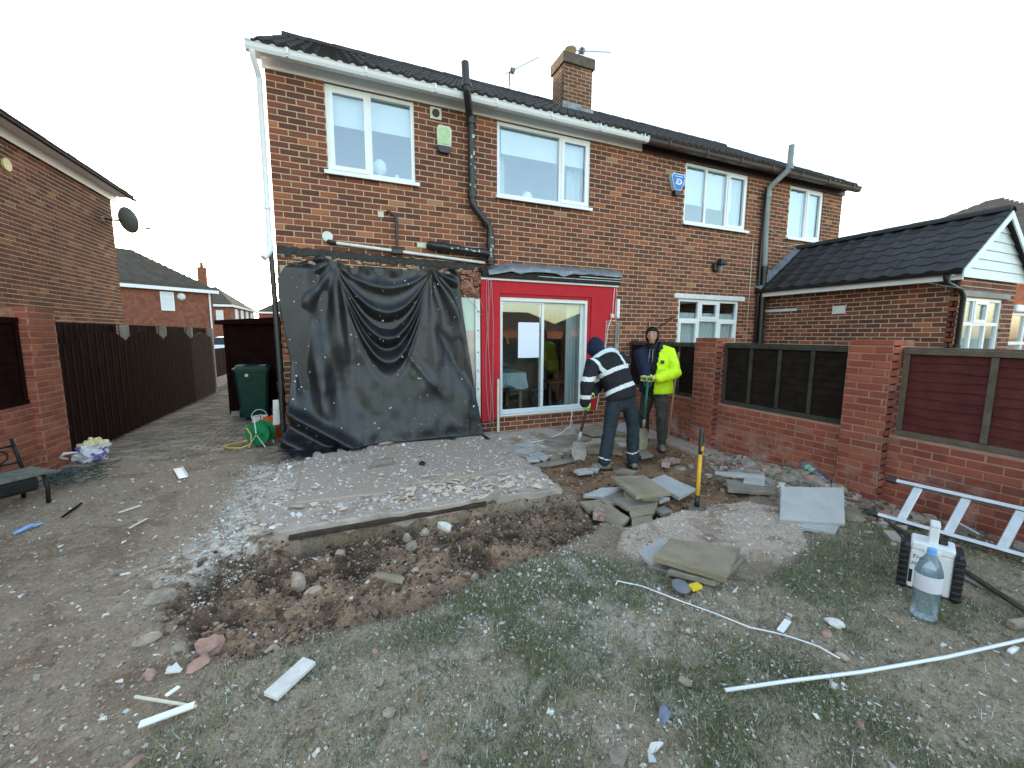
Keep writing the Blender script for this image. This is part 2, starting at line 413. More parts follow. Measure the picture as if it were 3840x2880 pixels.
# ================================================================== our house (left half of the pair)
HA = thing('semi_detached_house', 'brick semi-detached house half with white gutter, black sheet and red wall round patio door', 'house', (-.77, 0, 0))
opsA = [(.69, 1.87, 3.955, 5.11), (3.16, 4.9, 3.955, 5.11), (3.2, 4.91, .37, 2.36)]
XA = -.77
skipA = lambda s0, s1, t0, t1: (.28 < s0 and s1 < 2.5 and t1 < 2.55) or (2.88 < s0 and s1 < 5.2 and 2.4 < t1 < 2.58) or (2.86 < s0 and s1 < 5.3 and .42 < t0 and t1 < 2.62) and s1 < 5.28
wallA = brick_wall(HA, (XA, 0, -.05), (1, 0), 5.98, 5.13, opsA, m_fac, m_mortar, skip=skipA)
shell(HA, XA, 5.2, 7.2, 5.08)
frz = MB(); frz.box(-.8, 5.21, -.03, -.009, 5.035, 5.16); frz.box(-.86, 5.21, -.2, .05, 5.161, 5.175); frz.build('frieze_board', m_white, HA)
gutter(HA, -.93, 5.16, -.29, 5.085, m_white, m_white)
house_roof(HA, -.86, 5.207, 3.6, 300)
bb = MB(); zr = 5.2+3.85*SL   # bargeboard on the left verge and gable brick under it
bb.add([(-.87, -.22, 5.06), (-.87, 3.6, zr-.14), (-.87, 3.6, zr), (-.87, -.22, 5.2), (-.84, -.22, 5.06), (-.84, 3.6, zr-.14), (-.84, 3.6, zr), (-.84, -.22, 5.2)],
       [(0, 1, 2, 3), (7, 6, 5, 4), (0, 4, 5, 1), (1, 5, 6, 2), (2, 6, 7, 3), (3, 7, 4, 0)])
bb.build('bargeboard', m_white, HA)
gb = MB(); gb.prism([(.02, 5.081), (7.18, 5.081), (3.6, zr-.12)], -.77, -.67, Matrix(((0, 0, 1, 0), (1, 0, 0, 0), (0, 1, 0, 0), (0, 0, 0, 1)))); gb.build('gable', m_brickplain, HA, fix=True)
w1 = window(HA, -.08, 1.1, 3.905, 5.03, [(0, .475, 0, 1), (.475, 1, 0, 1)], sash=(0,))
w2 = window(HA, 2.39, 4.13, 3.905, 5.03, [(0, .665, 0, 1), (.665, 1, 0, 1)], sash=(1,), sill=.03)
for nm, x0, x1, z0, z1 in (('roller_blind', -.03, .47, 4.58, 5.0), ('roller_blind', .5, 1.06, 4.6, 5.0), ('roller_blind', 2.5, 3.52, 4.62, 4.98), ('roller_blind', 3.58, 4.06, 4.62, 4.98)):
    b = MB(); b.box(x0, x1, .11, .116, z0, z1); b.box(x0, x1, .105, .121, z0-.02, z0); b.build(nm, m_blind, HA)
curtain(HA, 2.42, 2.62, .28, 3.93, 4.65, m_curt, n=3); curtain(HA, 3.82, 4.1, .28, 3.93, 4.62, m_curt, n=3)
# upper-floor sill ornaments seen behind the glass
o = MB(); o.lathe([(.02, 0), (.07, .01), (.07, .03), (.02, .05), (.015, .08), (.08, .1), (.1, .16), (.09, .24), (.04, .29)], 14, c=(.62, .22, 3.95)); tag(o.build('sill_vase', m_blind, None, smooth=True), 'pale round ornament behind the glass of the upper left window', 'ornament')
o = MB(); o.lathe([(.03, 0), (.032, .08), (.03, .1)], 12, c=(.86, .2, 3.95)); tag(o.build('sill_jar', m_white, None, smooth=True), 'small white jar on the sill of the upper left window', 'jar')
o = MB(); o.lathe([(.04, 0), (.09, .04), (.095, .1), (.06, .16), (.02, .18)], 14, c=(3.02, .22, 3.93)); tag(o.build('sill_bowl', m_white, None, smooth=True), 'white round ornament on the sill of the window right of the black pipe', 'ornament')

# vent, dark stain band, render scars
m_cream = mat('aged cream plastic', (.62, .6, .48), .6, .15, 12)
v = MB(); v.box(1.33, 1.5, -.03, -.009, 4.85, 5.01, ch=.006); vt = v.build('wall_vent', m_cream, HA)
v = MB(); v.lathe([(.055, 0), (.055, .012), (.04, .014)], 18, TR((1.415, -.03, 4.93), rx=R(90))); v.build('vent_grille', m_dark_in, vt)
m_bit = mat('bitumen stain', (.035, .033, .032), .7, .4, 14, bump=.01, bscale=30)
b = MB(); n_ = 60
top = [(-.76+i*2.84/n_, 2.86+.012*math.sin(i*1.7)+random.uniform(-.008, .008)-.05*i/n_) for i in range(n_+1)]
bot = [(x, z-.11+random.uniform(-.02, .015)) for x, z in top]
b.loft([[(x, -.014, z) for x, z in top], [(x, -.02, z-.01) for x, z in top], [(x, -.018, z+.01) for x, z in bot], [(x, -.012, z) for x, z in bot]], closed=False, cap=False)
b.build('bitumen_strip', m_bit, HA)
m_render = mat('torn render', (.32, .25, .17), .95, .35, 9, bump=.02, bscale=25)
b = MB()
for i in range(46):
    x = -.7+i*.06+random.uniform(-.02, .02); w = random.uniform(.03, .09); z = 2.68+random.uniform(-.05, .05)-.04*i/46; h = random.uniform(.02, .05)
    b.box(x, x+w, -.03+random.uniform(-.01, .01), -.0085, z, z+h, ch=.006)
b.build('torn_mortar_lumps', m_render, HA)
# scarred strip left of the sheet: plaster patches and toothed bricks
m_gplast = mat('pale green plaster', (.36, .43, .32), .9, .25, 7, c2=(.45, .4, .3), bump=.01, bscale=20)
for z0, z1, x0, x1 in ((2.02, 2.6, -.74, -.42), (1.02, 1.38, -.66, -.45), (.68, .9, -.7, -.45)):
    b = MB(); b.box(x0, x1, -.04, -.0085, z0, z1, ch=.012); b.build('plaster_patch', m_gplast, HA)
m_broken = mat('broken brick', (.26, .12, .08), .95, .4, 12, bump=.02, bscale=30)
for i in range(7):
    z = 1.42+i*.085; x1 = -.5+random.uniform(-.05, .03)
    b = MB(); b.box(-.745, x1, -.05-random.uniform(0, .04), -.0085, z, z+.07, ch=.01); br = b.build('toothed_brick', m_broken, HA)
    if i % 2:
        h = MB(); h.lathe([(.018, 0), (.018, .004)], 10, TR((-.62, -.092, z+.035), rx=R(90))); h.build('brick_hole', m_dark_in, br)
for i in range(9):
    z = .05+i*.083
    b = MB(); b.box(-.75, -.52+random.uniform(-.06, .04), -.045-random.uniform(0, .03), -.0085, z, z+.065, ch=.01); b.build('toothed_brick', m_broken, HA)
for i in range(26):   # ragged brick ends between sheet and red wall
    x = 1.72+random.random()*.36; z = 2.28+random.random()*.42
    b = MB(); w = random.uniform(.06, .13); b.box(x, min(x+w, 2.1), -random.uniform(.02, .07), -.0085, z, z+.065, ch=.01); b.build('toothed_brick', m_broken, HA)
# plaster strip and white post right of the sheet
m_mint = mat('mint tile plaster', (.5, .62, .52), .6, .08, 5); m_pinkp = mat('pale pink plaster', (.56, .48, .41), .85, .1, 5)
b = MB(); b.box(1.74, 1.985, -.05, -.0085, 1.75, 2.27); b.build('mint_plaster', m_mint, HA)
b = MB(); b.box(1.74, 1.985, -.045, -.0085, .12, 1.749); b.build('pink_plaster', m_pinkp, HA)
b = MB(); b.box(1.99, 2.07, -.09, -.0085, .22, 2.25, ch=.006); po = b.build('white_post', m_wpaint, HA)
for z in (.5, .8, 1.1, 1.4, 1.75, 2.05): h = MB(); h.lathe([(.012, 0), (.012, .004)], 8, TR((2.03, -.09, z), rx=R(90))); h.build('screw_hole', m_bit, po)
# red painted inner wall round the patio door
m_red = mat('red emulsion', (.47, .027, .038), .8, .06, 4, bump=.002, bscale=60, spec=.15)
def redp(x0, x1, z0, z1, y=-.06, mt=None, nm='red_panel'): b = MB(); b.box(x0, x1, y, -.0085, z0, z1); return b.build(nm, mt or m_red, HA)
redp(2.095, 2.24, .24, 2.565, -.075); redp(2.241, 2.428, .26, 2.565, -.055); redp(2.4285, 4.2, 2.365, 2.565, -.058)
redp(2.43, 4.2, 2.315, 2.364, -.035)
b = MB(); T_ = Matrix(((1, 0, 0, 0), (0, 0, 1, 0), (0, 1, 0, 0), (0, 0, 0, 1)))
b.prism([(4.2005, .3), (4.36, .28), (4.42, .7), (4.5, 1.3), (4.52, 1.6), (4.53, 1.95), (4.73, 1.97), (4.72, 2.2), (4.735, 2.4), (4.73, 2.565), (4.2005, 2.565)], -.058, -.0085, T_); b.build('red_panel', m_red, HA, fix=True)
redp(4.15, 4.2, .38, 2.31, -.03)
b = MB(); b.prism([(4.365, .28), (4.385, .28), (4.445, .7), (4.525, 1.3), (4.545, 1.94), (4.74, 1.955), (4.745, 2.56), (4.732, 2.56), (4.731, 1.972), (4.531, 1.952), (4.52, 1.6), (4.5, 1.3), (4.42, .7)], -.05, -.009, T_); b.build('plaster_edge', m_wpaint, HA, fix=True)
b = MB(); b.box(2.09, 4.76, -.09, -.0085, 2.567, 2.6); b.build('white_batten', m_wpaint, HA)
m_rot = mat('rotten timber', (.03, .027, .025), .9, .4, 18, bump=.02, bscale=40)
b = MB(); b.box(2.1, 4.77, -.12, -.0085, 2.601, 2.69, ch=.012); b.box(2.08, 4.79, -.1, -.0085, 2.691, 2.75, ch=.01); b.build('rotten_fillet', m_rot, HA)
b = MB(); b.box(3.9, 4.775, -.125, -.09, 2.70, 2.712); b.box(3.1, 4.77, -.123, -.09, 2.66, 2.668); b.build('white_strip', m_wpaint, HA)
# crumpled lead flashing
b = MB(); nx, nv = 90, 10; rings = []
for j in range(nv+1):
    t = j/nv; row = []
    for i in range(nx+1):
        x = 2.2+i*2.58/nx; w = noise.noise(Vector((x*2.3, t*2, 1)))*.05+noise.noise(Vector((x*7, t*3, 4)))*.018
        dip = .05*math.exp(-((x-3.55)/.1)**2)+.05*math.exp(-((x-2.75)/.13)**2)
        zt = 2.77+.09*min(1, (x-2.2)/.4)+.02*(x-2.2)/2.6
        y_ = -.012-.13*math.sin(t*math.pi*.55)-.02*t+w*t; z_ = zt-(.1+dip*1.0)*t-.04*t*t+w*.4*t
        row.append((x, y_, z_))
    rings.append(row)
b.loft(rings, closed=False); b.loft([[(p[0], p[1]+.006, p[2]+.004) for p in r[::-1]] for r in rings], closed=False)
b.build('lead_flashing', m_lead, HA, smooth=True)
# sliding patio door
pd = MB(); m_alu = mat('painted aluminium', (.72, .75, .76), .35, .05, 4, spec=.5)
pd.box(2.432, 4.148, .0, .1, .325, .368); pd.box(2.432, 4.148, -.01, .1, 2.25, 2.31); pd.box(2.432, 2.472, -.008, .1, .369, 2.249); pd.box(4.1, 4.148, -.008, .1, .369, 2.249)
door = pd.build('patio_door', m_alu, HA)
for x0, x1, y in ((2.4725, 3.285, .03), (3.22, 4.0995, .07)):
    f = MB(); t = .03
    f.box(x0, x1, y, y+.03, .37, .37+t); f.box(x0, x1, y, y+.03, 2.248-t, 2.248); f.box(x0, x0+t, y+.0005, y+.03, .4005, 2.218); f.box(x1-t-.02, x1, y+.0005, y+.03, .4005, 2.218)
    sx = f.build('door_sash', m_alu, door); p = MB(); p.box(x0+t-.003, x1-t-.017, y+.012, y+.02, .397, 2.221); p.build('pane', m_glass_low, sx)
b = MB(); b.box(2.42, 4.16, -.05, -.0085, .295, .322, ch=.006); b.build('door_sill', m_alu, HA)
b = MB(); b.box(2.36, 2.4, -.1, -.08, .05, .95, TR()); b.build('timber_stake', m_cream, HA)
# plan pinned inside the glass: paper with printed lines
g = G('printed plan'); P = g.obj(); x, y, z = g.sep(P)
n1 = g.noise(g.comb(g.math('MULTIPLY', x, 3.0), 0.0, g.math('MULTIPLY', z, 16.0)), 9, 3)
ln = g.ramp(n1, [(.55, (.74, .79, .92)), (.62, (.62, .68, .84)), (.68, (.76, .8, .92))])
g.fin(g.mix(g.ramp(g.noise(P, 7, 3), [(.6, (0, 0, 0)), (.7, (.35, .35, .35))]), ln, (.75, .62, .75)), .8)
pp = MB(); pp.box(2.79, 3.19, .028, .0296, 1.29, 1.9); tag(pp.build('paper_plan', g.m, None), 'sheet of printed paper stuck on the left pane of the patio door', 'paper')
# room behind the patio door
rc = thing('patio_curtain', 'long pale blue-grey curtain at the right side of the patio door', 'curtain', (4.1, .3, .2))
curtain(rc, 3.88, 4.3, .3, .22, 2.3, m_curt, 'cloth', n=6, amp=.035)
tb = thing('dining_table', 'table under pale blue cloth behind the left pane of the patio door', 'table', (2.75, 1.1, .2))
for sx, sy in ((-.4, -.35), (.4, -.35), (-.4, .35), (.4, .35)):
    b = MB(); b.box(2.75+sx-.03, 2.75+sx+.03, 1.1+sy-.03, 1.1+sy+.03, .2, .93); b.build('leg', mat('pine', (.3, .19, .1), .6) if sx < 0 and sy < 0 else bpy.data.materials['pine'], tb)
b = MB(); b.box(2.25, 3.25, .65, 1.55, .93, .96); b.build('table_top', bpy.data.materials['pine'], tb)
b = MB(); n_ = 64; r0 = []; r1 = []; r2 = []
for i in range(n_):
    q = 2*math.pi*i/n_; cx = max(-1, min(1, 1.35*math.cos(q))); cy_ = max(-1, min(1, 1.35*math.sin(q))); k = .02*math.sin(i*1.3)
    r0.append((2.75+cx*.51, 1.1+cy_*.46, .968)); r1.append((2.75+cx*(.53+k), 1.1+cy_*(.48+k), .85)); r2.append((2.75+cx*(.55+k*2), 1.1+cy_*(.5+k*2), .7+.05*math.sin(i*.8)-(.1 if abs(cx*cy_) > .9 else 0)))
b.loft([r2, r1, r0]); tc = b.build('tablecloth', mat('pale blue cloth', (.48, .6, .62), .9, .05), None, smooth=False)
tag(tc, 'pale blue tablecloth draped over the table inside the patio door', 'tablecloth')
ch = thing('dining_chair', 'dark wooden chair standing inside behind the right pane', 'chair', (4.3, 1.5, .2))
for sx, sy, zt in ((-.2, -.2, .65), (.2, -.2, .65), (-.2, .2, 1.15), (.2, .2, 1.15)): b = MB(); b.box(4.3+sx-.02, 4.3+sx+.02, 1.5+sy-.02, 1.5+sy+.02, .2, zt); b.build('leg', bpy.data.materials['pine'], ch)
b = MB(); b.box(4.07, 4.53, 1.28, 1.72, .65, .69, ch=.01); b.build('seat', bpy.data.materials['pine'], ch); b = MB(); b.box(4.09, 4.51, 1.69, 1.71, .9, 1.12, ch=.008); b.build('backrest', bpy.data.materials['pine'], ch)

# pipes on our half
def pipe(root, name, pts, r, m, sock=(), n=12, paint=None):
    b = MB(); b.tube(pts, r, n); p = b.build(name, m, root); smooth_by_angle(p, 50)
    for a, bq in sock: c = MB(); c.tube([a, bq], r*1.28, n); smooth_by_angle(c.build('pipe_collar', m, p), 50)
    return p
m_flake = mat('flaked pipe paint', (.5, .52, .52), .6, .1)
sp = pipe(HA, 'soil_stack', [(1.77, -.36, 5.52), (1.79, -.36, 5.19), (1.8, -.35, 5.13), (1.9, -.13, 4.96), (1.93, -.1, 4.9), (1.94, -.1, 4.4), (1.945, -.1, 3.73), (1.97, -.1, 3.66), (2.2, -.1, 3.4), (2.235, -.1, 3.33), (2.245, -.1, 2.8)], .055, m_blackpaint,
          [((1.789, -.36, 5.2), (1.788, -.36, 5.26)), ((1.93, -.1, 4.84), (1.932, -.1, 4.93)), ((1.943, -.1, 3.78), (1.943, -.1, 3.86)), ((2.15, -.1, 3.46), (2.2, -.1, 3.4)), ((2.242, -.1, 3.1), (2.242, -.1, 3.2)), ((2.245, -.1, 2.84), (2.245, -.1, 2.9))])
for i in range(26):
    z = random.choice([random.uniform(3.75, 4.8), random.uniform(2.85, 3.3)]); x = 1.945 if z > 3.6 else 2.243; q = R(random.uniform(200, 330)); h = random.uniform(.01, .07)
    b = MB(); c, s_ = math.cos(q), math.sin(q); w = random.uniform(.006, .018)
    b.add([(x+.0565*c-w*s_, -.1+.0565*s_+w*c, z), (x+.0565*c+w*s_, -.1+.0565*s_-w*c, z), (x+.0565*c+w*s_*.5, -.1+.0565*s_-w*c*.5, z+h), (x+.0565*c-w*s_*.7, -.1+.0565*s_+w*c*.7, z+h*.9)], [(0, 1, 2, 3)]); b.build('paint_flake', m_flake, sp)
hp = pipe(HA, 'waste_branch', [(1.29, -.01, 3.03), (1.29, -.08, 3.03), (1.33, -.1, 3.02), (1.8, -.1, 2.99), (2.22, -.1, 2.965)], .058, m_blackpaint, [((1.45, -.1, 3.01), (1.5, -.1, 3.008)), ((2.05, -.1, 2.975), (2.15, -.1, 2.97))])
for i in range(12):
    x = random.uniform(1.55, 2.1); w = random.uniform(.02, .06); b = MB(); z = 3.02-(x-1.3)*.055+random.uniform(-.03, .02)
    b.add([(x, -.1585, z), (x+w, -.1588, z-.004), (x+w*.8, -.158, z+.016), (x+w*.2, -.158, z+.02)], [(0, 1, 2, 3)]); b.build('paint_flake', m_flake, hp)
wp = pipe(HA, 'white_waste_pipe', [(-.02, -.05, 2.945), (2.16, -.05, 2.83)], .022, m_wpaint); pipe(HA, 'pipe_elbow', [(-.12, -.01, 2.97), (-.1, -.05, 2.955), (-.02, -.05, 2.945)], .03, m_blackpaint)
pipe(HA, 'small_waste_pipe', [(.68, -.005, 3.44), (.69, -.06, 3.45), (.78, -.07, 3.4), (.8, -.07, 3.34), (.8, -.07, 2.94)], .02, m_blackpaint, [((.8, -.07, 3.32), (.8, -.07, 3.37))])
b = MB(); b.box(.72, .88, -.085, -.02, 2.86, 2.93, ch=.01); b.build('pipe_clamp', m_black, HA)
b = MB(); b.lathe([(.07, 0), (.07, .014), (.05, .02)], 16, TR((-.13, -.012, 3.03), rx=R(90))); b.build('mortar_plug', m_wpaint, HA)
b = MB(); b.box(.55, .63, -.02, -.009, 3.37, 3.45); b.box(1.1, 1.24, -.016, -.009, 2.99, 3.06, ch=.003); b.build('mortar_patch', m_cream, HA)
dp = pipe(HA, 'white_downpipe', [(-.86, -.24, 5.09), (-.86, -.23, 5.04), (-.83, -.08, 4.9), (-.83, -.06, 4.86), (-.83, -.06, 2.86)], .034, m_white, [((-.83, -.06, 3.3), (-.83, -.06, 3.33))])
pipe(HA, 'downpipe_branch', [(-.83, -.06, 2.92), (-.83, -.06, 2.78), (-.9, -.14, 2.66)], .042, m_white); pipe(HA, 'black_downpipe', [(-.825, -.06, 2.8), (-.815, -.06, 2.2), (-.81, -.07, .95), (-.81, -.08, .32)], .034, m_blackpaint, [((-.81, -.07, .9), (-.81, -.07, 1.02)), ((-.81, -.08, .35), (-.81, -.08, .45))])
# alarm bell box on our half
al = thing('alarm_box', 'cream and green alarm box left of the black soil pipe', 'alarm box', (1.53, -.01, 4.4))
b = MB(); b.prism([(1.43, 4.48), (1.63, 4.48), (1.64, 4.72), (1.61, 4.76), (1.45, 4.76), (1.42, 4.72)], -.075, -.009, T_); b.build('cover', m_cream, al, fix=True)
b = MB(); b.prism([(1.455, 4.5), (1.605, 4.5), (1.61, 4.7), (1.595, 4.73), (1.465, 4.73), (1.45, 4.7)], -.082, -.0752, T_); b.build('front_label', mat('faded green label', (.42, .62, .34), .6, .12, 15), al, fix=True)
b = MB(); b.prism([(1.46, 4.39), (1.6, 4.39), (1.63, 4.43), (1.63, 4.479), (1.43, 4.479), (1.43, 4.43)], -.07, -.009, T_); b.build('lamp_base', m_black, al, fix=True)
# electrics left on the scarred edge right of the red wall
b = MB(); b.box(4.77, 4.84, -.06, -.0085, 2.0, 2.36, ch=.02); b.build('socket_box', m_white, HA)
b = MB(); b.box(4.77, 4.86, -.03, -.0085, .9, 1.92, ch=.006); b.build('mortar_scar', m_conc, HA)
b = MB(); b.box(4.8, 4.83, -.05, -.031, 1.55, 1.9, ch=.008); b.build('metal_strip', m_lead, HA)
b = MB(); b.box(4.6, 4.68, -.11, -.0585, 2.0, 2.08, ch=.015); b.build('junction_box', m_cream, HA)
b = MB(); b.tube([(4.68, -.07, 2.55), (4.66, -.075, 2.3), (4.64, -.09, 2.08)], .006, 6); b.tube([(4.62, -.09, 2.0), (4.56, -.08, 1.85), (4.54, -.08, 1.6), (4.5, -.08, 1.4), (4.42, -.09, 1.0)], .006, 6); b.build('white_cable', m_white, HA, smooth=True)
m_cab = mat('pinkish flex', (.5, .25, .25), .6); m_cabg = mat('grey flex', (.3, .28, .28), .6)
b = MB()
for k, (xo, m) in enumerate(((0, 0), (.03, 0), (-.03, 1), (.05, 1))):
    pts = [(2.2+xo+.03*math.sin(z*2.1+k*1.4)+.05*max(0, 1.4-z)*(.4+.2*k), -.1-.01*k, z) for z in [2.55, 2.35, 2.1, 1.85, 1.6, 1.35, 1.1, .85, .6, .35, .15]]
    b.cur = m; b.tube(pts, .0045, 5)
b.cur = 1; b.tube([(1.75, -.1, 2.58), (1.9, -.13, 2.45), (2.05, -.14, 2.25), (2.1, -.14, 2.1)], .004, 5); b.tube([(1.8, -.1, 2.3), (1.98, -.15, 2.12), (2.08, -.14, 2.0)], .005, 5)
b.build('dangling_flex', [m_cab, m_cabg], HA, smooth=True)

# ================================================================== neighbour (right half of the pair)
HB = thing('semi_detached_house', 'adjoining brick semi-detached half with dark brown gutter and grey soil pipe', 'house', (5.21, 0, 0))
opsB = [(1.1, 2.83, 3.955, 5.11), (4.17, 5.35, 3.955, 5.11), (1.1, 2.8, 1.25, 2.48)]
brick_wall(HB, (5.2105, 0, -.05), (1, 0), 6.05, 5.13, opsB, m_fac, m_mortar, start=-.0675, skip=lambda a, b, c, d: a > 3.7 and d < 2.5)
shell(HB, 5.211, 11.26, 7.2, 5.08)
frz = MB(); frz.box(5.2105, 11.3, -.03, -.009, 5.035, 5.16); frz.box(5.2105, 11.36, -.2, .05, 5.161, 5.175); frz.build('frieze_board', m_brown, HB)
gutter(HB, 5.17, 11.45, -.29, 5.085, m_brown, m_brown)
house_roof(HB, 5.2075, 11.36, 3.6, 300)
zr = 5.2+3.85*SL
gb = MB(); gb.prism([(.02, 5.081), (7.18, 5.081), (3.6, zr-.12)], 11.16, 11.26, Matrix(((0, 0, 1, 0), (1, 0, 0, 0), (0, 1, 0, 0), (0, 0, 0, 1)))); gb.build('gable', m_brickplain, HB, fix=True)
window(HB, 6.31, 8.04, 3.905, 5.03, [(0, .33, 0, 1), (.33, .67, 0, 1), (.67, 1, 0, 1)], sash=(2,))
window(HB, 9.38, 10.56, 3.905, 5.03, [(0, .52, 0, 1), (.52, 1, 0, 1)], sash=(1,))
window(HB, 6.31, 8.01, 1.2, 2.43, [(0, .34, .66, 1), (.34, .67, .66, 1), (.67, 1, .66, 1), (0, .34, 0, .66), (.34, .67, 0, .66), (.67, 1, 0, .66)], sash=(1, 3, 5))
b = MB(); b.box(6.17, 8.16, -.03, -.0095, 2.435, 2.53, ch=.008); b.build('lintel', m_wpaint, HB)
for x0, x1, z0 in ((6.36, 6.86, 4.3), (6.92, 7.42, 4.28), (7.5, 7.7, 4.28)):
    b = MB(); b.box(x0, x1, .1, .106, z0, 5.0); b.build('roller_blind', m_blind, HB)
curtain(HB, 7.7, 8.0, .14, 3.93, 5.0, m_curt, n=4); curtain(HB, 6.33, 8.0, .11, 1.22, 2.16, m_net, 'net_curtain', n=22, amp=.012)
b = MB(); b.box(9.42, 9.98, .12, .126, 3.93, 5.0); b.box(10.02, 10.52, .12, .126, 3.93, 5.0); b.build('frosted_blind', mat('frosted screen', (.6, .68, .66), .6, .05), HB)
sb = pipe(HB, 'grey_soil_stack', [(8.78, -.36, 5.62), (8.77, -.36, 5.2), (8.74, -.34, 5.12), (8.56, -.14, 4.86), (8.53, -.1, 4.78), (8.54, -.1, 4.0), (8.6, -.1, 3.2)], .055, m_greypipe, [((8.77, -.36, 5.14), (8.77, -.36, 5.24)), ((8.535, -.1, 4.62), (8.532, -.1, 4.74))])
pipe(HB, 'black_soil_pipe', [(8.6, -.1, 3.2), (8.65, -.1, 0)], .056, m_blackpaint, [((8.6, -.1, 3.1), (8.6, -.1, 3.2)), ((8.62, -.1, 2.5), (8.62, -.1, 2.58))])
b = MB(); b.tube([(8.46, -.1, 4.8), (8.5, -.06, 3.4), (8.52, -.06, 2.6), (8.56, -.06, .2)], .028, 8); b.build('side_pipe', m_blackpaint, HB, smooth=True)
b = MB(); b.tube([(8.3, -.012, 3.75), (8.31, -.014, 1.3)], .006, 5); b.tube([(8.35, -.012, 4.15), (9.2, -.012, 3.9), (10.0, -.012, 3.8)], .005, 5); b.tube([(8.6, -.012, 3.72), (9.2, -.02, 3.68), (9.8, -.02, 3.78)], .006, 5); b.tube([(7.3, -.012, 2.98), (8.35, -.012, 2.97)], .005, 5); b.build('wall_cable', m_cream, HB, smooth=True)
ab = thing('alarm_box', 'blue tapered alarm box with white swirl left of the upper window', 'alarm box', (6.06, -.01, 4.42))
b = MB(); b.prism([(5.98, 4.45), (6.13, 4.45), (6.23, 4.68), (6.19, 4.75), (5.92, 4.75), (5.88, 4.68)], -.09, -.009, T_); b.build('cover', mat('pale blue edge', (.5, .68, .85), .4, .05), ab, fix=True)
b = MB(); b.prism([(5.993, 4.465), (6.117, 4.465), (6.207, 4.675), (6.177, 4.73), (5.933, 4.73), (5.903, 4.675)], -.096, -.0905, T_); b.build('front_panel', mat('bright blue panel', (.03, .2, .62), .35, .05), ab, fix=True)
b = MB(); b.prism([(6.0, 4.36), (6.11, 4.36), (6.13, 4.449), (5.98, 4.449)], -.09, -.009, T_); b.build('lamp_base', m_black, ab, fix=True)
b = MB(); ov = lambda cx, cz, rx_, rz_, a0, a1: [(cx+rx_*math.cos(R(a)), cz+rz_*math.sin(R(a))) for a in range(a0, a1+1, 15)]
o1 = ov(6.05, 4.6, .085, .055, -160, 150); o2 = ov(6.045, 4.605, .06, .035, -160, 150)[::-1]
b.prism(o1+o2, -.0985, -.0962, T_); b.prism(ov(6.03, 4.605, .03, .018, 0, 345), -.0985, -.0962, T_); b.prism([(5.96, 4.69), (6.15, 4.69), (6.15, 4.7), (5.96, 4.7)], -.0985, -.0962, T_); b.build('swirl_emblem', m_white, ab, fix=True)
fl = thing('flood_light', 'small black security light on the brick wall above the lower window', 'wall light', (7.25, -.01, 3.0))
b = MB(); b.box(7.14, 7.24, -.1, -.009, 3.02, 3.18, ch=.015); b.build('bracket', m_black, fl)
b = MB(); b.box(7.2, 7.36, -.2, -.06, 3.13, 3.25, TR(), ch=.02); b.build('lamp_head', m_black, fl); b = MB(); b.box(7.24, 7.3, -.16, -.08, 3.0, 3.12, ch=.02); b.build('sensor', m_greypipe, fl)
hs = thing('hook_bracket', 'rusty metal bracket on the brick wall behind the person in yellow', 'bracket', (5.85, -.01, 1.7))
b = MB(); b.tube([(5.95, -.01, 2.0), (5.95, -.25, 2.02)], .012, 6); b.tube([(5.6, -.02, 1.75), (5.95, -.2, 2.0)], .012, 6); b.tube([(5.55, -.01, 1.95), (5.55, -.02, 1.7)], .012, 6); b.build('arms', mat('rusty iron', (.06, .035, .03), .8, .4), hs)

# ================================================================== chimney and aerials
chm = thing('brick_chimney', 'square brick chimney with stone cap and buff pot on the shared ridge', 'chimney', (5.2, 2.3, 6.8))
CX0, CX1, CY0, CY1 = 4.86, 5.6, 2.3, 2.84
m_chb = brick_mat('chimney brick', 'x', .2275, .08, 4.86, 6.4, [(0, (.1, .05, .038)), (.5, (.15, .068, .045)), (.85, (.2, .095, .055)), (1, (.25, .14, .075))])
m_chb2 = brick_mat('chimney brick side', 'y', .2275, .08, 2.3, 6.4, [(0, (.1, .065, .05)), (.5, (.13, .075, .055)), (1, (.18, .1, .07))])
brick_wall(chm, (CX0, CY0, 6.4), (1, 0), CX1-CX0, 1.36, [], m_chb, m_mortar, name='front_wall')
brick_wall(chm, (CX0, CY1, 6.4), (0, -1), CY1-CY0-.001, 1.36, [], m_chb2, m_mortar, name='side_wall')
b = MB(); b.box(CX0+.1, CX1, CY0+.1, CY1, 6.4, 7.755); b.build('core', m_brickplain, chm)
m_stone = mat('lichen stone', (.13, .1, .075), .95, .3, 8, bump=.015, bscale=30)
b = MB(); b.box(CX0-.05, CX1+.05, CY0-.05, CY1+.05, 7.76, 7.98, ch=.015); b.build('cap', m_stone, chm)
b = MB(); b.add([(CX0, CY0, 7.98), (CX1, CY0, 7.98), (CX1, CY1, 7.98), (CX0, CY1, 7.98), (CX0+.18, CY0+.2, 8.08), (CX0+.5, CY0+.2, 8.08), (CX0+.5, CY1-.2, 8.08), (CX0+.18, CY1-.2, 8.08)], [(4, 5, 6, 7), (0, 1, 5, 4), (1, 2, 6, 5), (2, 3, 7, 6), (3, 0, 4, 7)]); b.build('flaunching', m_stone, chm)
b = MB(); b.lathe([(.14, 0), (.13, .1), (.12, .2), (.14, .22), (.14, .26), (.11, .27), (.1, .2)], 18, c=(CX0+.33, CY0+.32, 8.03)); b.build('chimney_pot', mat('buff clay', (.3, .21, .11), .9, .15), chm, smooth=True)
b = MB(); zc = 5.2+(CY0+.25)*SL
b.box(CX0-.04, CX0+.45, CY0-.03, CY0-.009, zc-.12, zc+.16); b.box(CX0+.4, CX1+.03, CY0-.045, CY0-.03, zc-.2, zc+.1); b.build('flashing', m_lead, chm)
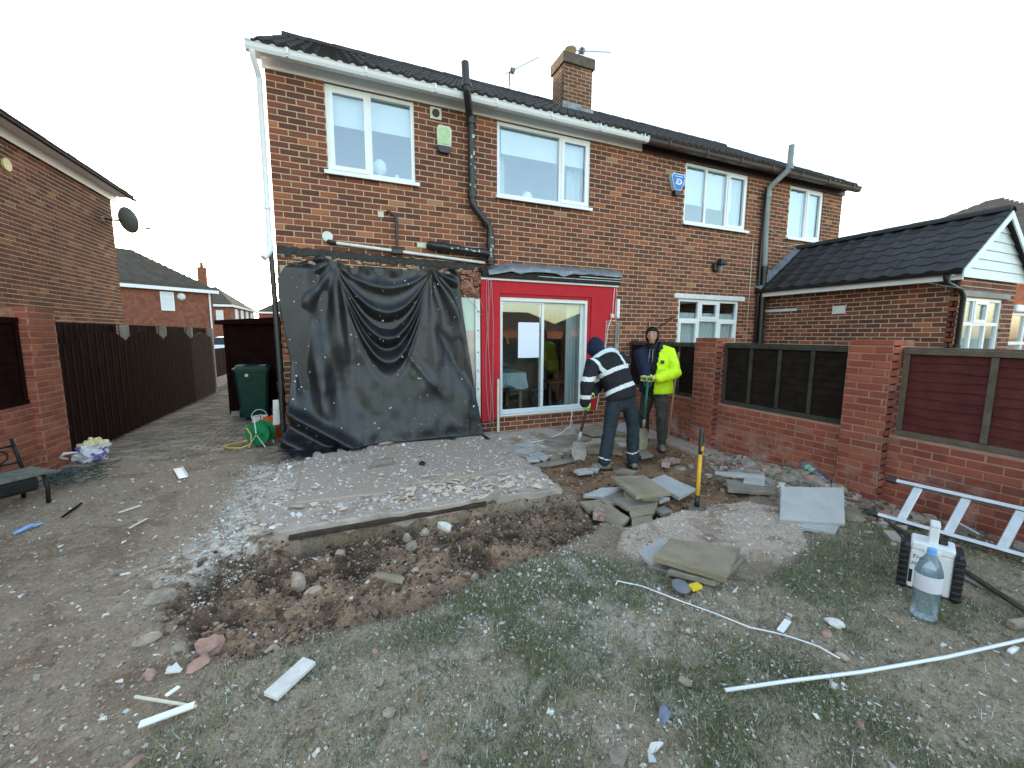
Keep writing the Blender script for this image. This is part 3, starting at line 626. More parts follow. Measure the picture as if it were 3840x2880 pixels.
def aerial(name, label, base, top, tip, n):
    t = thing(name, label, 'aerial', base); mtl = m_aer
    b = MB(); b.tube([base, top], .016, 6); b.build('mast', mat('rusted mast', (.22, .1, .07), .7) if 'rusted mast' not in bpy.data.materials else bpy.data.materials['rusted mast'], t)
    v = Vector(tip)-Vector(top); u = v.normalized(); sdv = u.cross(Vector((0, 0, 1))).normalized(); upv = sdv.cross(u)
    b = MB(); b.tube([Vector(top)-u*.15, tip], .011, 6); bo = b.build('boom', mtl, t)
    for i in range(n):
        p = Vector(top)+v*(.18+.8*i/(n-1)); c = MB()
        c.tube([p-sdv*.05+upv*.03, p+sdv*.05+upv*.03], .005, 5); c.tube([p-sdv*.05-upv*.03, p+sdv*.05-upv*.03], .005, 5); c.build('director', mtl, bo)
    b = MB(); q = Vector(top)+u*.02
    for s_ in (-1, 1):
        for k in range(6): d_ = upv*s_*(.04+.035*k)-u*(.012*k); b.tube([q+d_-sdv*.16, q+d_+sdv*.16], .005, 5)
        for w in (-.15, 0, .15): b.tube([q+sdv*w, q+sdv*w+upv*s_*.22-u*.06], .005, 5)
    b.build('reflector', mtl, t); b = MB(); b.box(-.05, .05, -.05, .05, -.05, .05, Matrix.Translation(Vector(top)+u*.1), ch=.01); b.build('dipole_box', m_black, t)
m_aer = mat('weathered aluminium', (.3, .3, .34), .45, .15, 9, metal=.6)
aerial('tv_aerial', 'television aerial on a mast rising behind the ridge left of the chimney', (4.1, 3.75, 7.45), (4.12, 3.75, 8.17), (4.95, 3.8, 8.75), 12)
aerial('tv_aerial', 'television aerial fixed on top of the brick chimney', (5.5, 2.75, 7.98), (5.5, 2.75, 8.42), (6.5, 2.9, 8.72), 12)
# ================================================================== neighbour's brick extension
EX = thing('brick_extension', 'single-storey brick extension with black pantiles and white boarded gable', 'extension', (8.85, -3.15, 0))
m_ext_s = brick_mat('extension brick side', 'y', .2275, .08, -.03, 0, FACADE); m_ext_f = brick_mat('extension brick front', 'x', .2275, .08, 8.85, 0, FACADE)
m_mort_l = mortar_mat('light mortar', (.6, .47, .33))
brick_wall(EX, (8.85, -.03, 0), (0, -1), 3.12, 2.6, [], m_ext_s, m_mort_l, name='side_wall', skip=lambda a, b, c, d: d < 1.3)
brick_wall(EX, (8.85, -3.15, 0), (1, 0), 1.9, 2.6, [(.12, 1.5, 1.1, 2.31)], m_ext_f, m_mort_l, name='front_wall')
b = MB(); b.box(10.65, 10.75, -3.05, -.03, 0, 2.6); b.box(8.95, 10.65, -3.04, -.03, .1, .2); b.build('inner_walls', m_wall_in, EX)
window(EX, 8.97, 10.35, 1.1, 2.31, [(0, .33, .66, 1), (.33, .67, .66, 1), (.67, 1, .66, 1), (0, .33, 0, .66), (.33, .67, 0, .66), (.67, 1, 0, .66)], y=-3.13, sash=(1,), sill=.03)
curtain(EX, 9.0, 10.32, -2.98, 1.12, 1.9, m_net, 'net_curtain', n=18, amp=.012)
b = MB(); b.box(8.9, 10.5, -3.185, -3.1595, 2.32, 2.41, ch=.006); b.build('lintel', m_conc, EX)
b = MB(); b.box(8.815, 8.8415, -.72, -.04, 2.215, 2.27); b.box(8.83, 8.8415, -1.62, -1.4, 2.12, 2.27); b.build('render_patch', m_wpaint, EX)
eL, rx_, eR, ez, rz_ = 8.5, 9.78, 11.06, 2.68, 3.66
b = MB()
for a, za, c, zc in ((eL, ez, rx_, rz_), (rx_, rz_, eR, ez)):
    b.add([(a, -3.28, za), (c, -3.28, zc), (c, -.012, zc), (a, -.012, za), (a, -3.28, za-.04), (c, -3.28, zc-.04), (c, -.012, zc-.04), (a, -.012, za-.04)], [(0, 3, 2, 1), (4, 5, 6, 7), (0, 1, 5, 4), (2, 3, 7, 6), (0, 4, 7, 3), (1, 2, 6, 5)])
rf = b.build('roof', m_tile2, EX, fix=True); u_ = Vector((rx_-eL, 0, rz_-ez)); LL = u_.length
tiles(rf, (eL-.03, -.02, ez-.02), (0, -1, 0), u_, 3.28, LL-.05, .298, .235, m_tile2, 300, 'pan', .002)
for i in range(8):
    r = MB(); a = -.02-i*.41
    r.loft([[(rx_+.12*math.cos(q)*s, y, rz_-.0+.1*math.sin(q)*s) for q in [math.pi*t/8 for t in range(9)]]+[(rx_+.1*math.cos(q)*s, y, rz_-.01+.08*math.sin(q)*s) for q in [math.pi*t/8 for t in range(8, -1, -1)]] for y, s in ((a, 1), (a-.41, .95))]); r.build('ridge_tile', m_tile2, rf)
m_clad = mat('white cladding', (.72, .77, .78), .45, .06, 5)
for i in range(7):   # gable boards
    z0 = 2.6+i*.15; z1 = min(z0+.146, 3.6)
    xa = lambda z: rx_-(rz_-.06-z)*(rx_-eL)/(rz_-ez); ya = -3.185
    if z1-z0 < .02: break
    t1, t0 = max(xa(z1), 8.4), xa(z0); c = MB()
    w0, w1 = rx_-t0, rx_-t1
    c.add([(rx_-w0, ya-.018, z0), (rx_+w0, ya-.018, z0), (rx_+w1, ya-.002, z1), (rx_-w1, ya-.002, z1), (rx_-w0, ya+.01, z0), (rx_+w0, ya+.01, z0), (rx_+w1, ya+.01, z1), (rx_-w1, ya+.01, z1)], [(0, 1, 2, 3), (0, 4, 5, 1), (0, 3, 7, 4), (1, 5, 6, 2), (2, 6, 7, 3)])
    c.build('cladding_board', m_clad, EX)
b = MB()
for sx in (-1, 1):
    q = lambda x, z: (rx_+sx*x, z)
    P_ = [q(0, rz_+.0), q(rx_-eL, ez+.0), q(rx_-eL, ez-.12), q(0, rz_-.12)]
    b.add([(x, -3.3, z) for x, z in P_]+[(x, -3.281, z) for x, z in P_], [(0, 1, 2, 3), (7, 6, 5, 4)]+[(i, 4+i, 4+(i+1) % 4, (i+1) % 4) for i in range(4)])
b.build('bargeboard', m_clad, EX, fix=True)
b = MB(); b.box(8.56, 8.585, -3.27, -.02, 2.54, 2.66); b.box(8.586, 8.84, -3.16, -.02, 2.6, 2.612); b.build('fascia_board', m_white, EX)
b = MB(); pf = [(-.055+.055*math.cos(q), .055*math.sin(q)) for q in [math.pi+math.pi*t/8 for t in range(9)]]; pf += [(x*.86-.0077, z*.86) for x, z in pf[::-1]]
b.loft([[(8.56+x, y, 2.675+z) for x, z in pf] for y in (-.05, -3.27)]); b.build('gutter', m_black, EX, fix=True)
pipe(EX, 'black_downpipe', [(8.5, -3.1, 2.62), (8.52, -3.12, 2.5), (8.75, -3.2, 2.4), (8.8, -3.22, 2.3), (8.8, -3.22, 0)], .035, m_blackpaint, [((8.8, -3.22, 1.5), (8.8, -3.22, 1.56))])
for i in range(8):   # stepped lead flashing up the facade
    t = i/8; c = MB(); x = eL+.02+(rx_-eL)*t; z = ez+(rz_-ez)*t; c.box(x, x+.17, -.018, -.0095, z+.02, z+.2); c.build('step_flashing', m_lead, EX)
b = MB(); p0, p1 = Vector((eL, 0, ez)), Vector((rx_, 0, rz_)); n_ = Vector((-(rz_-ez), 0, rx_-eL)).normalized()
b.add([(p0+n_*.03)+Vector((0, -.14, 0)), (p1+n_*.03)+Vector((0, -.14, 0)), (p1+n_*.1)+Vector((0, -.02, 0)), (p0+n_*.1)+Vector((0, -.02, 0)), p0+Vector((0, -.14, .0)), p1+Vector((0, -.14, 0))], [(0, 1, 2, 3), (4, 5, 1, 0)]); b.build('soaker', m_lead, EX)
cn = thing('white_conservatory', 'white framed conservatory corner at the right edge beyond the extension', 'conservatory', (10.8, -3.1, 0))
window(cn, 10.8, 12.6, .2, 2.12, [(0, .33, .72, 1), (.33, .66, .72, 1), (.66, 1, .72, 1), (0, .33, 0, .72), (.33, .66, 0, .72), (.66, 1, 0, .72)], y=-3.12, sill=0)
b = MB(); b.box(10.77, 12.7, -3.2, -.5, 2.13, 2.25, ch=.02); b.build('eave', m_white, cn); b = MB(); b.add([(10.77, -3.2, 2.251), (12.7, -3.2, 2.251), (12.7, -.5, 2.7), (10.77, -.5, 2.7), (10.77, -.5, 2.251), (12.7, -.5, 2.251)], [(0, 1, 2, 3), (0, 3, 4), (1, 5, 2)]); b.build('polycarbonate_roof', mat('cream polycarbonate', (.7, .66, .45), .4), cn)
wire = MB(); a_, e_ = Vector((9.5, -.6, 3.45)), Vector((7.2, -6.2, 1.9)); wire.tube([a_.lerp(e_, t)+Vector((0, 0, -.3*math.sin(math.pi*t))) for t in [i/16 for i in range(17)]], .006, 5)
tag(wire.build('overhead_cable', m_greypipe, None, smooth=True), 'thin grey cable sagging across in front of the extension roof', 'cable')

# ================================================================== other houses
m_farb = mat('far brick', (.26, .1, .06), .9, .4, 4, fine=9)
def far_house(name, label, C, d, W, Dp, eave, ridge, wall=None, wins=(), hip=2.5, ov=.3, fas=None, tm=None):
    C = Vector((*C, 0)); d = Vector((*d, 0)).normalized(); n = Vector((-d.y, d.x, 0)); t = thing(name, label, 'house', C)
    q = lambda a, b_, z: C+d*a+n*b_+Vector((0, 0, z))
    b = MB(); ps = [(0, 0), (W, 0), (W, Dp), (0, Dp)]
    b.add([q(x, y, -.1) for x, y in ps]+[q(x, y, eave) for x, y in ps], [(0, 1, 5, 4), (1, 2, 6, 5), (2, 3, 7, 6), (3, 0, 4, 7), (4, 5, 6, 7)]); b.build('wall', wall or m_farb, t)
    b = MB(); e = [(-ov, -ov), (W+ov, -ov), (W+ov, Dp+ov), (-ov, Dp+ov)]
    b.add([q(x, y, eave+.02) for x, y in e]+[q(hip, Dp/2, ridge), q(W-hip, Dp/2, ridge)]+[q(x, y, eave-.02) for x, y in e], [(0, 1, 5, 4), (1, 2, 5), (2, 3, 4, 5), (3, 0, 4), (9, 8, 7, 6)]); tm = tm or m_tilefar; rf = b.build('roof', tm, t)
    k = int(math.hypot(Dp/2, ridge-eave)/.35)
    for i in range(1, k):   # raised tile courses on the near slope
        f = i/k; c = MB(); z = eave+.02+(ridge-eave-.02)*f; yy = -ov+(Dp/2+ov)*f; x0 = -ov+(hip+ov)*f; x1 = W+ov-(hip+ov)*f
        c.add([q(x0, yy, z+.035), q(x1, yy, z+.035), q(x1-.1, yy+.3, z+.035+.3*(ridge-eave)/(Dp/2)*.9), q(x0+.1, yy+.3, z+.035+.3*(ridge-eave)/(Dp/2)*.9), q(x0, yy-.004, z-.02), q(x1, yy-.004, z-.02)], [(0, 1, 2, 3), (4, 5, 1, 0)]); c.build('tile_course', tm, rf)
    b = MB()
    for (x0, y0), (x1, y1) in zip(e, e[1:]+e[:1]):
        p, r = q(x0, y0, 0), q(x1, y1, 0); dd = (r-p).normalized(); nn = Vector((dd.y, -dd.x, 0))*.06
        for z0, z1 in ((eave-.2, eave+.04),): b.add([p+Vector((0, 0, z0)), r+Vector((0, 0, z0)), r+Vector((0, 0, z1)), p+Vector((0, 0, z1)), p+nn+Vector((0, 0, z0)), r+nn+Vector((0, 0, z0)), r+nn+Vector((0, 0, z1)), p+nn+Vector((0, 0, z1))], [(4, 5, 6, 7), (3, 2, 1, 0), (0, 1, 5, 4), (2, 3, 7, 6), (0, 4, 7, 3), (1, 2, 6, 5)])
    b.build('gutter', fas or m_white, t)
    for x0, x1, z0, z1 in wins:
        c = MB(); A = lambda x, y, z: q(x, y, z)
        def bx(xa, xb, ya, yb, za, zb): c.add([A(x, y, z) for z in (za, zb) for y in (ya, yb) for x in (xa, xb)], [(0, 2, 3, 1), (4, 5, 7, 6), (0, 1, 5, 4), (2, 6, 7, 3), (0, 4, 6, 2), (1, 3, 7, 5)])
        bx(x0, x1, -.06, -.01, z0, z0+.08); bx(x0, x1, -.06, -.01, z1-.08, z1); bx(x0, x0+.08, -.06, -.01, z0+.08, z1-.08); bx(x1-.08, x1, -.06, -.01, z0+.08, z1-.08); bx(x0+.08, x1-.08, -.06, -.01, z1-.45, z1-.39)
        wn = c.build('window', m_white, t); c = MB(); bx(x0+.08, x1-.08, -.03, -.012, z0+.08, z1-.45); c.build('pane', m_blind, wn); c = MB(); bx(x0+.08, x1-.08, -.03, -.012, z1-.39, z1-.08); c.build('pane', m_blind, wn)
    return t
fb = far_house('street_house', 'red brick house with white gutter and one upper window beyond the left fence', (-18.2, 26.2), (.81, .587), 11, 8, 4.95, 7.9, wins=((7.7, 8.5, 3.3, 4.65), (4.3, 5.1, 3.3, 4.65)), hip=3.5)
P0 = Vector((-18.2, 26.2, 0)); dv = Vector((.81, .587, 0)); nv_ = Vector((-.587, .81, 0))
b = MB(); b.tube([P0+dv*10.7-nv_*.25+Vector((0, 0, 4.85)), P0+dv*10.75-nv_*.1+Vector((0, 0, 4.5)), P0+dv*10.75-nv_*.1+Vector((0, 0, .1))], .06, 6); b.build('downpipe', m_white, fb)
b = MB(); b.lathe([(.02, .1), (.2, .06), (.26, 0)], 14, Matrix.Translation(P0+dv*8.9-nv_*.2+Vector((0, 0, 4.35))) @ Matrix.Rotation(R(100), 4, 'X')); b.build('wall_dish', m_wpaint, fb)
far_house('street_house', 'distant red brick terrace with row of white upper windows glowing at its end', (-17.5, 50), (1, 0), 5.7, 14, 4.9, 7.6, wins=((4.3, 5.0, 2.9, 4.3),), hip=2.85)
tw = [t for t in bpy.data.objects if t.name == 'street_house.001'][0]
for i in range(4): c = MB(); y = 52+i*3.0; c.box(-11.79, -11.73, y, y+1.5, 3.2, 4.6); w_ = c.build('window', m_white, tw); c = MB(); c.box(-11.728, -11.72, y+.15, y+1.35, 3.35, 4.45); c.build('pane', m_blind, w_)
c = MB(); c.box(-15.2, -14.4, 52, 52.8, 6.5, 9.3, ch=.05); c.lathe([(.2, 0), (.16, .6)], 10, c=(-14.8, 52.4, 9.3)); c.build('chimney', m_farb, tw)
far_house('street_house', 'low roofed distant house just left of the black downpipe', (-11.6, 66), (1, 0), 9, 8, 4.9, 7.2, wins=(), hip=3)
LH = thing('side_house', 'neighbouring brick house filling the left edge, with white fascia', 'house', (-5, 6.7, 0))
m_left = brick_mat('left house brick', 'y', .2275, .08, -1, 0, [(0, (.085, .036, .03)), (.4, (.14, .055, .038)), (.75, (.2, .08, .05)), (.95, (.3, .13, .07)), (1, (.38, .22, .12))])
brick_wall(LH, (-5, -1, 0), (0, 1), 7.72, 4.96, [], m_left, mortar_mat('buff mortar', (.7, .52, .35)), skip=lambda a, b, c, d: d < 1.5)
b = MB(); b.box(-12, -5.1, -1, -.9, 0, 4.95); b.box(-12, -5.1, 6.62, 6.72, 0, 4.95); b.box(-12, -11.9, -.9, 6.62, 0, 4.95); b.build('side_walls', m_brickplain, LH)
b = MB(); o_ = .3
b.add([(-12.3, -1.3, 5.08), (-4.72, -1.3, 5.08), (-4.72, 7.0, 5.08), (-12.3, 7.0, 5.08), (-8.5, 2.4, 7.4), (-8.5, 3.3, 7.4), (-12.3, -1.3, 5.0), (-4.72, -1.3, 5.0), (-4.72, 7.0, 5.0), (-12.3, 7.0, 5.0)], [(0, 1, 4), (1, 2, 5, 4), (2, 3, 5), (3, 0, 4, 5), (0, 6, 7, 1), (1, 7, 8, 2), (2, 8, 9, 3), (9, 8, 7, 6)]); rfl = b.build('roof', m_tile, LH)
for i in range(28):
    c = MB(); y = -1.3+i*.3; c.box(-4.9, -4.66, y+.004, y+.292, 5.045, 5.075+random.uniform(0, .012), TR(), ch=.008); c.build('eave_tile', m_tile, rfl)
b = MB(); b.box(-4.96, -4.93, -1.2, 6.86, 4.82, 4.99); b.box(-4.929, -4.72, -1.2, 6.95, 4.985, 4.999); b.build('fascia_board', m_white, LH)
b = MB(); b.box(-4.74, -4.66, -1.3, 7.2, 4.99, 5.03, ch=.012); b.build('gutter', m_tile, LH)
b = MB(); b.lathe([(.1, 0), (.1, .03)], 16, TR((-4.985, 3.3, 4.42), ry=R(90))); b.build('wall_plaque', mat('yellowed plaque', (.7, .62, .3), .5), LH)
sdh = thing('satellite_dish', 'grey satellite dish on the far corner of the left brick house', 'satellite dish', (-4.95, 6.35, 4.3))
b = MB(); b.tube([(-4.99, 6.2, 4.3), (-4.8, 6.3, 4.3), (-4.72, 6.38, 4.33)], .025, 8); b.build('bracket', m_black, sdh)
Td = Matrix.Translation((-4.62, 6.45, 4.36)) @ Vector((.55, .8, .25)).to_track_quat('Z', 'Y').to_matrix().to_4x4()
b = MB(); b.lathe([(.02, -.07), (.15, -.05), (.24, -.02), (.3, .02), (.29, .025), (.2, -.02), (.1, -.045)], 22, Td); b.build('reflector', mat('grey dish', (.2, .21, .21), .5, .1), sdh, smooth=True)
b = MB(); b.tube([Td @ Vector((0, -.28, 0)), Td @ Vector((0, -.2, .4))], .01, 6); b.tube([Td @ Vector((0, -.2, .36)), Td @ Vector((0, -.2, .46))], .03, 8); b.build('receiver_arm', mat('dull pink plastic', (.25, .16, .16), .6), sdh)
b = MB(); b.box(-5.02, -4.96, 6.19, 6.27, 4.26, 4.34); b.build('mount_plate', m_wpaint, sdh)
far_house('detached_house', 'hipped tiled house roof rising behind the extension at the right', (23, 8.2), (0, -1), 9.5, 12, 5.0, 8.2, hip=4.6, tm=m_tile)
# houses behind the camera, seen mirrored in the patio glass
far_house('rear_bungalow', 'low hipped bungalow behind the viewer, mirrored in the patio glass', (30, -46), (-1, 0), 12, 8, 2.5, 5.0, hip=4, fas=m_brown)
far_house('rear_bungalow', 'second bungalow behind the viewer, mirrored left in the patio glass', (45, -47), (-1, 0), 13, 9, 2.6, 5.2, hip=4.2, fas=m_brown)
rfn = thing('rear_fence', 'brown boarded fence behind the viewer at the garden end', 'fence', (0, -15, 0))
m_fbrown = mat('dark brown fence stain', (.015, .0052, .0046), .85, .3, 5, bump=.003, bscale=50, spec=.04)
for i in range(60): b = MB(); x = -6+i*.2; b.box(x, x+.195, -15.02, -15, -.05, 1.6+random.uniform(-.01, .01)); b.build('board', m_fbrown, rfn)

# ================================================================== garden wall on the right
GW = thing('garden_wall', 'low red brick garden wall with tall piers on the right', 'wall', (5.03, -3, 0))
REDB = [(0, (.2, .052, .036)), (.3, (.26, .066, .043)), (.7, (.31, .083, .052)), (.93, (.36, .105, .06)), (1, (.3, .13, .1))]
m_gy = brick_mat('garden brick along', 'y', .225, .075, 0, -.13, REDB, .18, .6); m_gx = brick_mat('garden brick across', 'x', .225, .075, 4.93, -.13, REDB, .18, .6)
kw = dict(bw=.225, ch=.075, joint=.011, th=.12, jit=.003)
for y0, y1, nm in ((-.05, -1.77, 0), (-2.15, -3.80, 0), (-4.18, -7.6, 0)):
    brick_wall(GW, (5.03, y0, -.13), (0, -1), y0-y1, .84, [], m_gy, m_mortar_pink, name='wall', indiv=140, **kw)
    if y1 > -4: pass
for y0, y1 in ((-1.77, -2.15), (-3.80, -4.18)):
    p = brick_wall(GW, (4.93, y0, -.13), (0, -1), .38, 1.73, [], m_gy, m_mortar_pink, name='pier', indiv=60, **kw)
    brick_wall(GW, (4.942, y1, -.13), (1, 0), .36, 1.73, [], m_gx, m_mortar_pink, name='pier_side', indiv=60, **kw)
    b = MB(); b.box(5.05, 5.3, y1+.122, y0, -.13, 1.6); b.build('pier_core', m_broken, GW)
    for i in range(2): b = MB(); b.box(4.935+i*.185, 4.935+i*.185+.178, y1+.0, y0, 1.602, 1.655, ch=.008); b.build('cap_brick', m_broken if i else m_gy, GW)
# fence panels
def fence_panel(label, y0, y1, x, z0, z1, mb_, mr, nb=9, nbat=4, side=-1, group=None):
    t = thing('fence_panel', label, 'fence panel', (x, (y0+y1)/2, z0), group=group); lo, hi = min(y0, y1), max(y0, y1); f = side
    hb = (z1-z0-.08)/nb
    for i in range(nb):
        za = z0+.04+i*hb; n = 14; b = MB(); top = za+hb*1.25; A = []; ph = random.random()*9
        for k in range(n+1): y = lo+(hi-lo)*k/n; A.append((y, za+.007*math.sin(k*1.3+ph)+.004*math.sin(k*3.1+ph*2)))
        xf = x+f*.018; xb = x+f*.004
        b.loft([[(xf, y, z) for y, z in A], [(xb, y, top) for y, z in A]], closed=False, cap=False); b.loft([[(xf-f*.008, y, z) for y, z in A], [(xf, y, z) for y, z in A]], closed=False, cap=False)
        b.loft([[(xb-f*.012, y, top) for y, z in A], [(xf-f*.01, y, z) for y, z in A]], closed=False, cap=False); b.build('board', mb_, t)
    for i in range(nbat+1):
        y = lo+.025+(hi-lo-.05)*i/nbat; b = MB(); b.box(x+f*.021, x+f*.042, y-.022, y+.022, z0+.055, z1-.055, ch=.003); b.build('batten', mr, t)
    for za, zb in ((z0, z0+.05), (z1-.05, z1)): b = MB(); b.box(x+f*.019, x+f*.05, lo, hi, za, zb, ch=.004); b.build('rail', mr, t)
    b = MB(); b.box(x-.03, x+.05, lo, hi, z1+.001, z1+.018, ch=.004); b.build('capping', mr, t); return t
m_fdark = mat('near black fence stain', (.017, .0115, .009), .75, .35, 8, bump=.004, bscale=50, spec=.1); m_frail = mat('green grey rail', (.045, .042, .032), .85, .35, 9)
m_fred = mat('red brown fence stain', (.085, .02, .018), .65, .25, 7, bump=.003, bscale=50, spec=.15); m_frail2 = mat('weathered rail', (.11, .09, .065), .85, .3, 9)
fence_panel('dark fence panel by the house wall behind the person in yellow', -.06, -1.75, 5.12, .715, 1.56, m_fdark, m_frail)
fence_panel('near-black lap fence panel between the two brick piers', -2.17, -3.78, 5.12, .715, 1.57, m_fdark, m_frail)
fence_panel('red-brown lap fence panel above the ladder at the right edge', -4.2, -6.0, 5.12, .715, 1.57, m_fred, m_frail2, nbat=3)
# ================================================================== left boundary
LW = thing('garden_wall', 'red brick pier and low wall at the left edge by the bench', 'wall', (-3.45, -.5, 0))
m_ly = brick_mat('left wall brick', 'y', .225, .075, -4, -.1, [(0, (.2, .06, .04)), (.5, (.27, .085, .052)), (1, (.33, .11, .06))], .15)
brick_wall(LW, (-3.45, -3.4, -.1), (0, 1), 3.6, .94, [], m_ly, m_mortar_pink, indiv=100, **kw)
brick_wall(LW, (-3.5, .199, -.1), (1, 0), .12, 2.08, [], m_gx, m_mortar_pink, name='pier_side', indiv=40, bw=.225, ch=.075, joint=.011, th=.004); brick_wall(LW, (-3.38, .2, -.1), (0, 1), .48, 2.08, [], m_ly, m_mortar_pink, name='pier', indiv=80, **kw)
b = MB(); b.box(-3.75, -3.5, .204, .676, -.1, 1.98); b.build('pier_core', m_broken, LW)
fence_panel('dark brown framed fence panel on the low wall at the left edge', .18, -1.65, -3.5, .85, 1.84, m_fbrown, m_fbrown, nb=8, nbat=3, side=1)
def feather(label, y0, y1, x, base, arch, bw_=.1, mt=None, posts=False, zt=None):
    t = thing('fence_panel', label, 'fence panel', (x, (y0+y1)/2, 0)); k = max(1, int(round((y1-y0)/bw_))); w = (y1-y0)/k
    for i in range(k):
        u0, u1 = i/k, (i+1)/k; h = lambda u: base+arch*max(0, math.sin(math.pi*u))**.8
        b = MB(); y = y0+i*w; q = .002 if i % 2 else 0
        b.add([(x+.015+q, y, .03), (x+.0115, y+w*1.06, .03), (x+.0115, y+w*1.06, h(u1)), (x+.015+q, y, h(u0)), (x, y, .03), (x, y+w*1.06, .03), (x, y+w*1.06, h(u1)), (x, y, h(u0))], [(0, 1, 2, 3), (7, 6, 5, 4), (3, 2, 6, 7), (0, 3, 7, 4), (1, 5, 6, 2)]); b.build('board', mt or m_fbrown, t)
    for z in (.35, base-.25): b = MB(); b.box(x-.045, x-.002, y0, y1, z-.03, z+.03); b.build('rail', mt or m_fbrown, t)
    return t
feather('narrow flat-topped dark board section next to the left brick pier', .7, 1.05, -3.4, 1.53, 0)
feather('first arched dark brown fence panel behind the plastic bag', 1.06, 2.5, -3.4, 1.55, .17); feather('second arched dark brown fence panel along the drive', 2.51, 4.1, -3.4, 1.55, .2)
feather('third arched dark brown fence panel along the drive', 4.11, 5.7, -3.4, 1.55, .2); feather('farthest arched fence panel, greyed boards, before the drive narrows', 5.71, 7.4, -3.4, 1.53, .17, mt=mat('greyed brown boards', (.038, .02, .016), .85, .3, 6, spec=.05))
bf = [.7, 3.34, 5.09, 6.84, 8.7]
for i in range(4): feather(['tall back fence section nearest the brick pier', 'tall back fence section between the first two concrete posts', 'tall back fence section between second and third concrete posts', 'last tall back fence section before the far gap'][i], bf[i]+.06, bf[i+1]-.06, -3.82, 1.84, 0, .14)
for i, y in enumerate(bf[1:]): b = MB(); b.box(-3.77, -3.66, y-.055, y+.055, 0, 1.83, ch=.01); tag(b.build('concrete_post', m_conc, None), ['pale concrete fence post nearest the pier', 'second pale concrete fence post from the pier', 'third pale concrete fence post from the pier', 'farthest pale concrete fence post'][i], 'fence post', 'concrete posts of the back fence')
feather('distant dark fence section above a concrete gravel board', 8.8, 13.5, -3.75, 1.2, 0, .25)
b = MB(); b.box(-3.72, -3.68, 8.8, 13.5, 0, .3); tag(b.build('gravel_board', m_conc, None), 'pale concrete gravel board under the distant fence', 'gravel board')
# shed
SH = thing('garden_shed', 'dark brown boarded shed behind the green wheelie bin', 'shed', (-1.6, 3.4, 0))
for i in range(13): b = MB(); z = .12+i*.135; b.add([(-2.17, 3.38, z), (-.95, 3.38, z), (-.95, 3.395, z+.15), (-2.17, 3.395, z+.15), (-2.17, 3.41, z), (-.95, 3.41, z)], [(0, 1, 2, 3), (0, 4, 5, 1)]); b.build('board', m_fbrown, SH)
b = MB(); b.box(-2.16, -.95, 3.412, 5.6, .02, 1.88); b.build('body', m_fbrown, SH); b = MB(); b.add([(-2.3, 3.25, 1.94), (-.9, 3.25, 2.05), (-.9, 5.7, 2.05), (-2.3, 5.7, 1.94), (-2.3, 3.25, 1.86), (-.9, 3.25, 1.9), (-.9, 5.7, 1.9), (-2.3, 5.7, 1.86)], [(0, 1, 2, 3), (4, 7, 6, 5), (0, 4, 5, 1), (0, 3, 7, 4), (1, 5, 6, 2), (2, 6, 7, 3)]); b.build('roof', m_fbrown, SH)
b = MB(); b.box(-2.19, -2.13, 3.36, 3.4, .05, 1.86); b.build('corner_trim', m_fbrown, SH); b = MB(); b.box(-2.16, -1.95, 3.34, 3.4, 0, .1); b.build('foot_block', m_conc, SH)
# car far down the drive
CR = thing('parked_car', 'white car with red tail light glimpsed between fence end and shed', 'car', (-6.9, 26.5, 0)); m_cw = mat('white car paint', (.75, .77, .8), .25, .03, spec=.6)
b = MB(); sec = [(-2.1, .45, .75, .8), (-2.0, .3, .95, .86), (-1.2, .25, 1.0, .9), (0, .25, .98, .9), (1.3, .25, .95, .9), (2.0, .3, .8, .84), (2.15, .4, .65, .75)]
b.loft([[(-6.9+hw*c, 26.5+x, z) for c, z in ((-1, (z0+z1)/2), (-.92, z0), (.92, z0), (1, (z0+z1)/2), (.9, z1), (-.9, z1))] for x, z0, z1, hw in sec]); b.build('body', m_cw, CR, fix=True)
b = MB(); sec = [(-1.9, .96, .7), (-1.5, 1.38, .6), (-.2, 1.45, .62), (.5, 1.38, .6), (1.2, .96, .7)]
b.loft([[(-6.9-hw-.06, 26.5+x, .94), (-6.9+hw+.06, 26.5+x, .94), (-6.9+hw, 26.5+x, z), (-6.9-hw, 26.5+x, z)] for x, z, hw in sec]); b.build('cabin', m_black, CR, fix=True)
b = MB(); b.loft([[(-6.9-.6, 26.5+x, z+.02), (-6.9+.6, 26.5+x, z+.02), (-6.9+.58, 26.5+x, z+.05), (-6.9-.58, 26.5+x, z+.05)] for x, z in ((-1.5, 1.38), (-.2, 1.43), (.5, 1.38))]); b.build('roof_panel', m_cw, CR)
for sx in (-1, 1):
    b = MB(); b.box(-6.9+sx*.8-.1, -6.9+sx*.8+.1, 24.36, 24.5, .75, .86, ch=.02); b.build('tail_light', mat('tail lens', (.4, .01, .02), .2) if sx < 0 else bpy.data.materials['tail lens'], CR)
    for yy in (-1.3, 1.3): b = MB(); b.lathe([(.2, -.1), (.31, -.09), (.31, .09), (.2, .1)], 16, TR((-6.9+sx*.82, 26.5+yy, .31), ry=R(90))); b.build('wheel', m_black, CR)
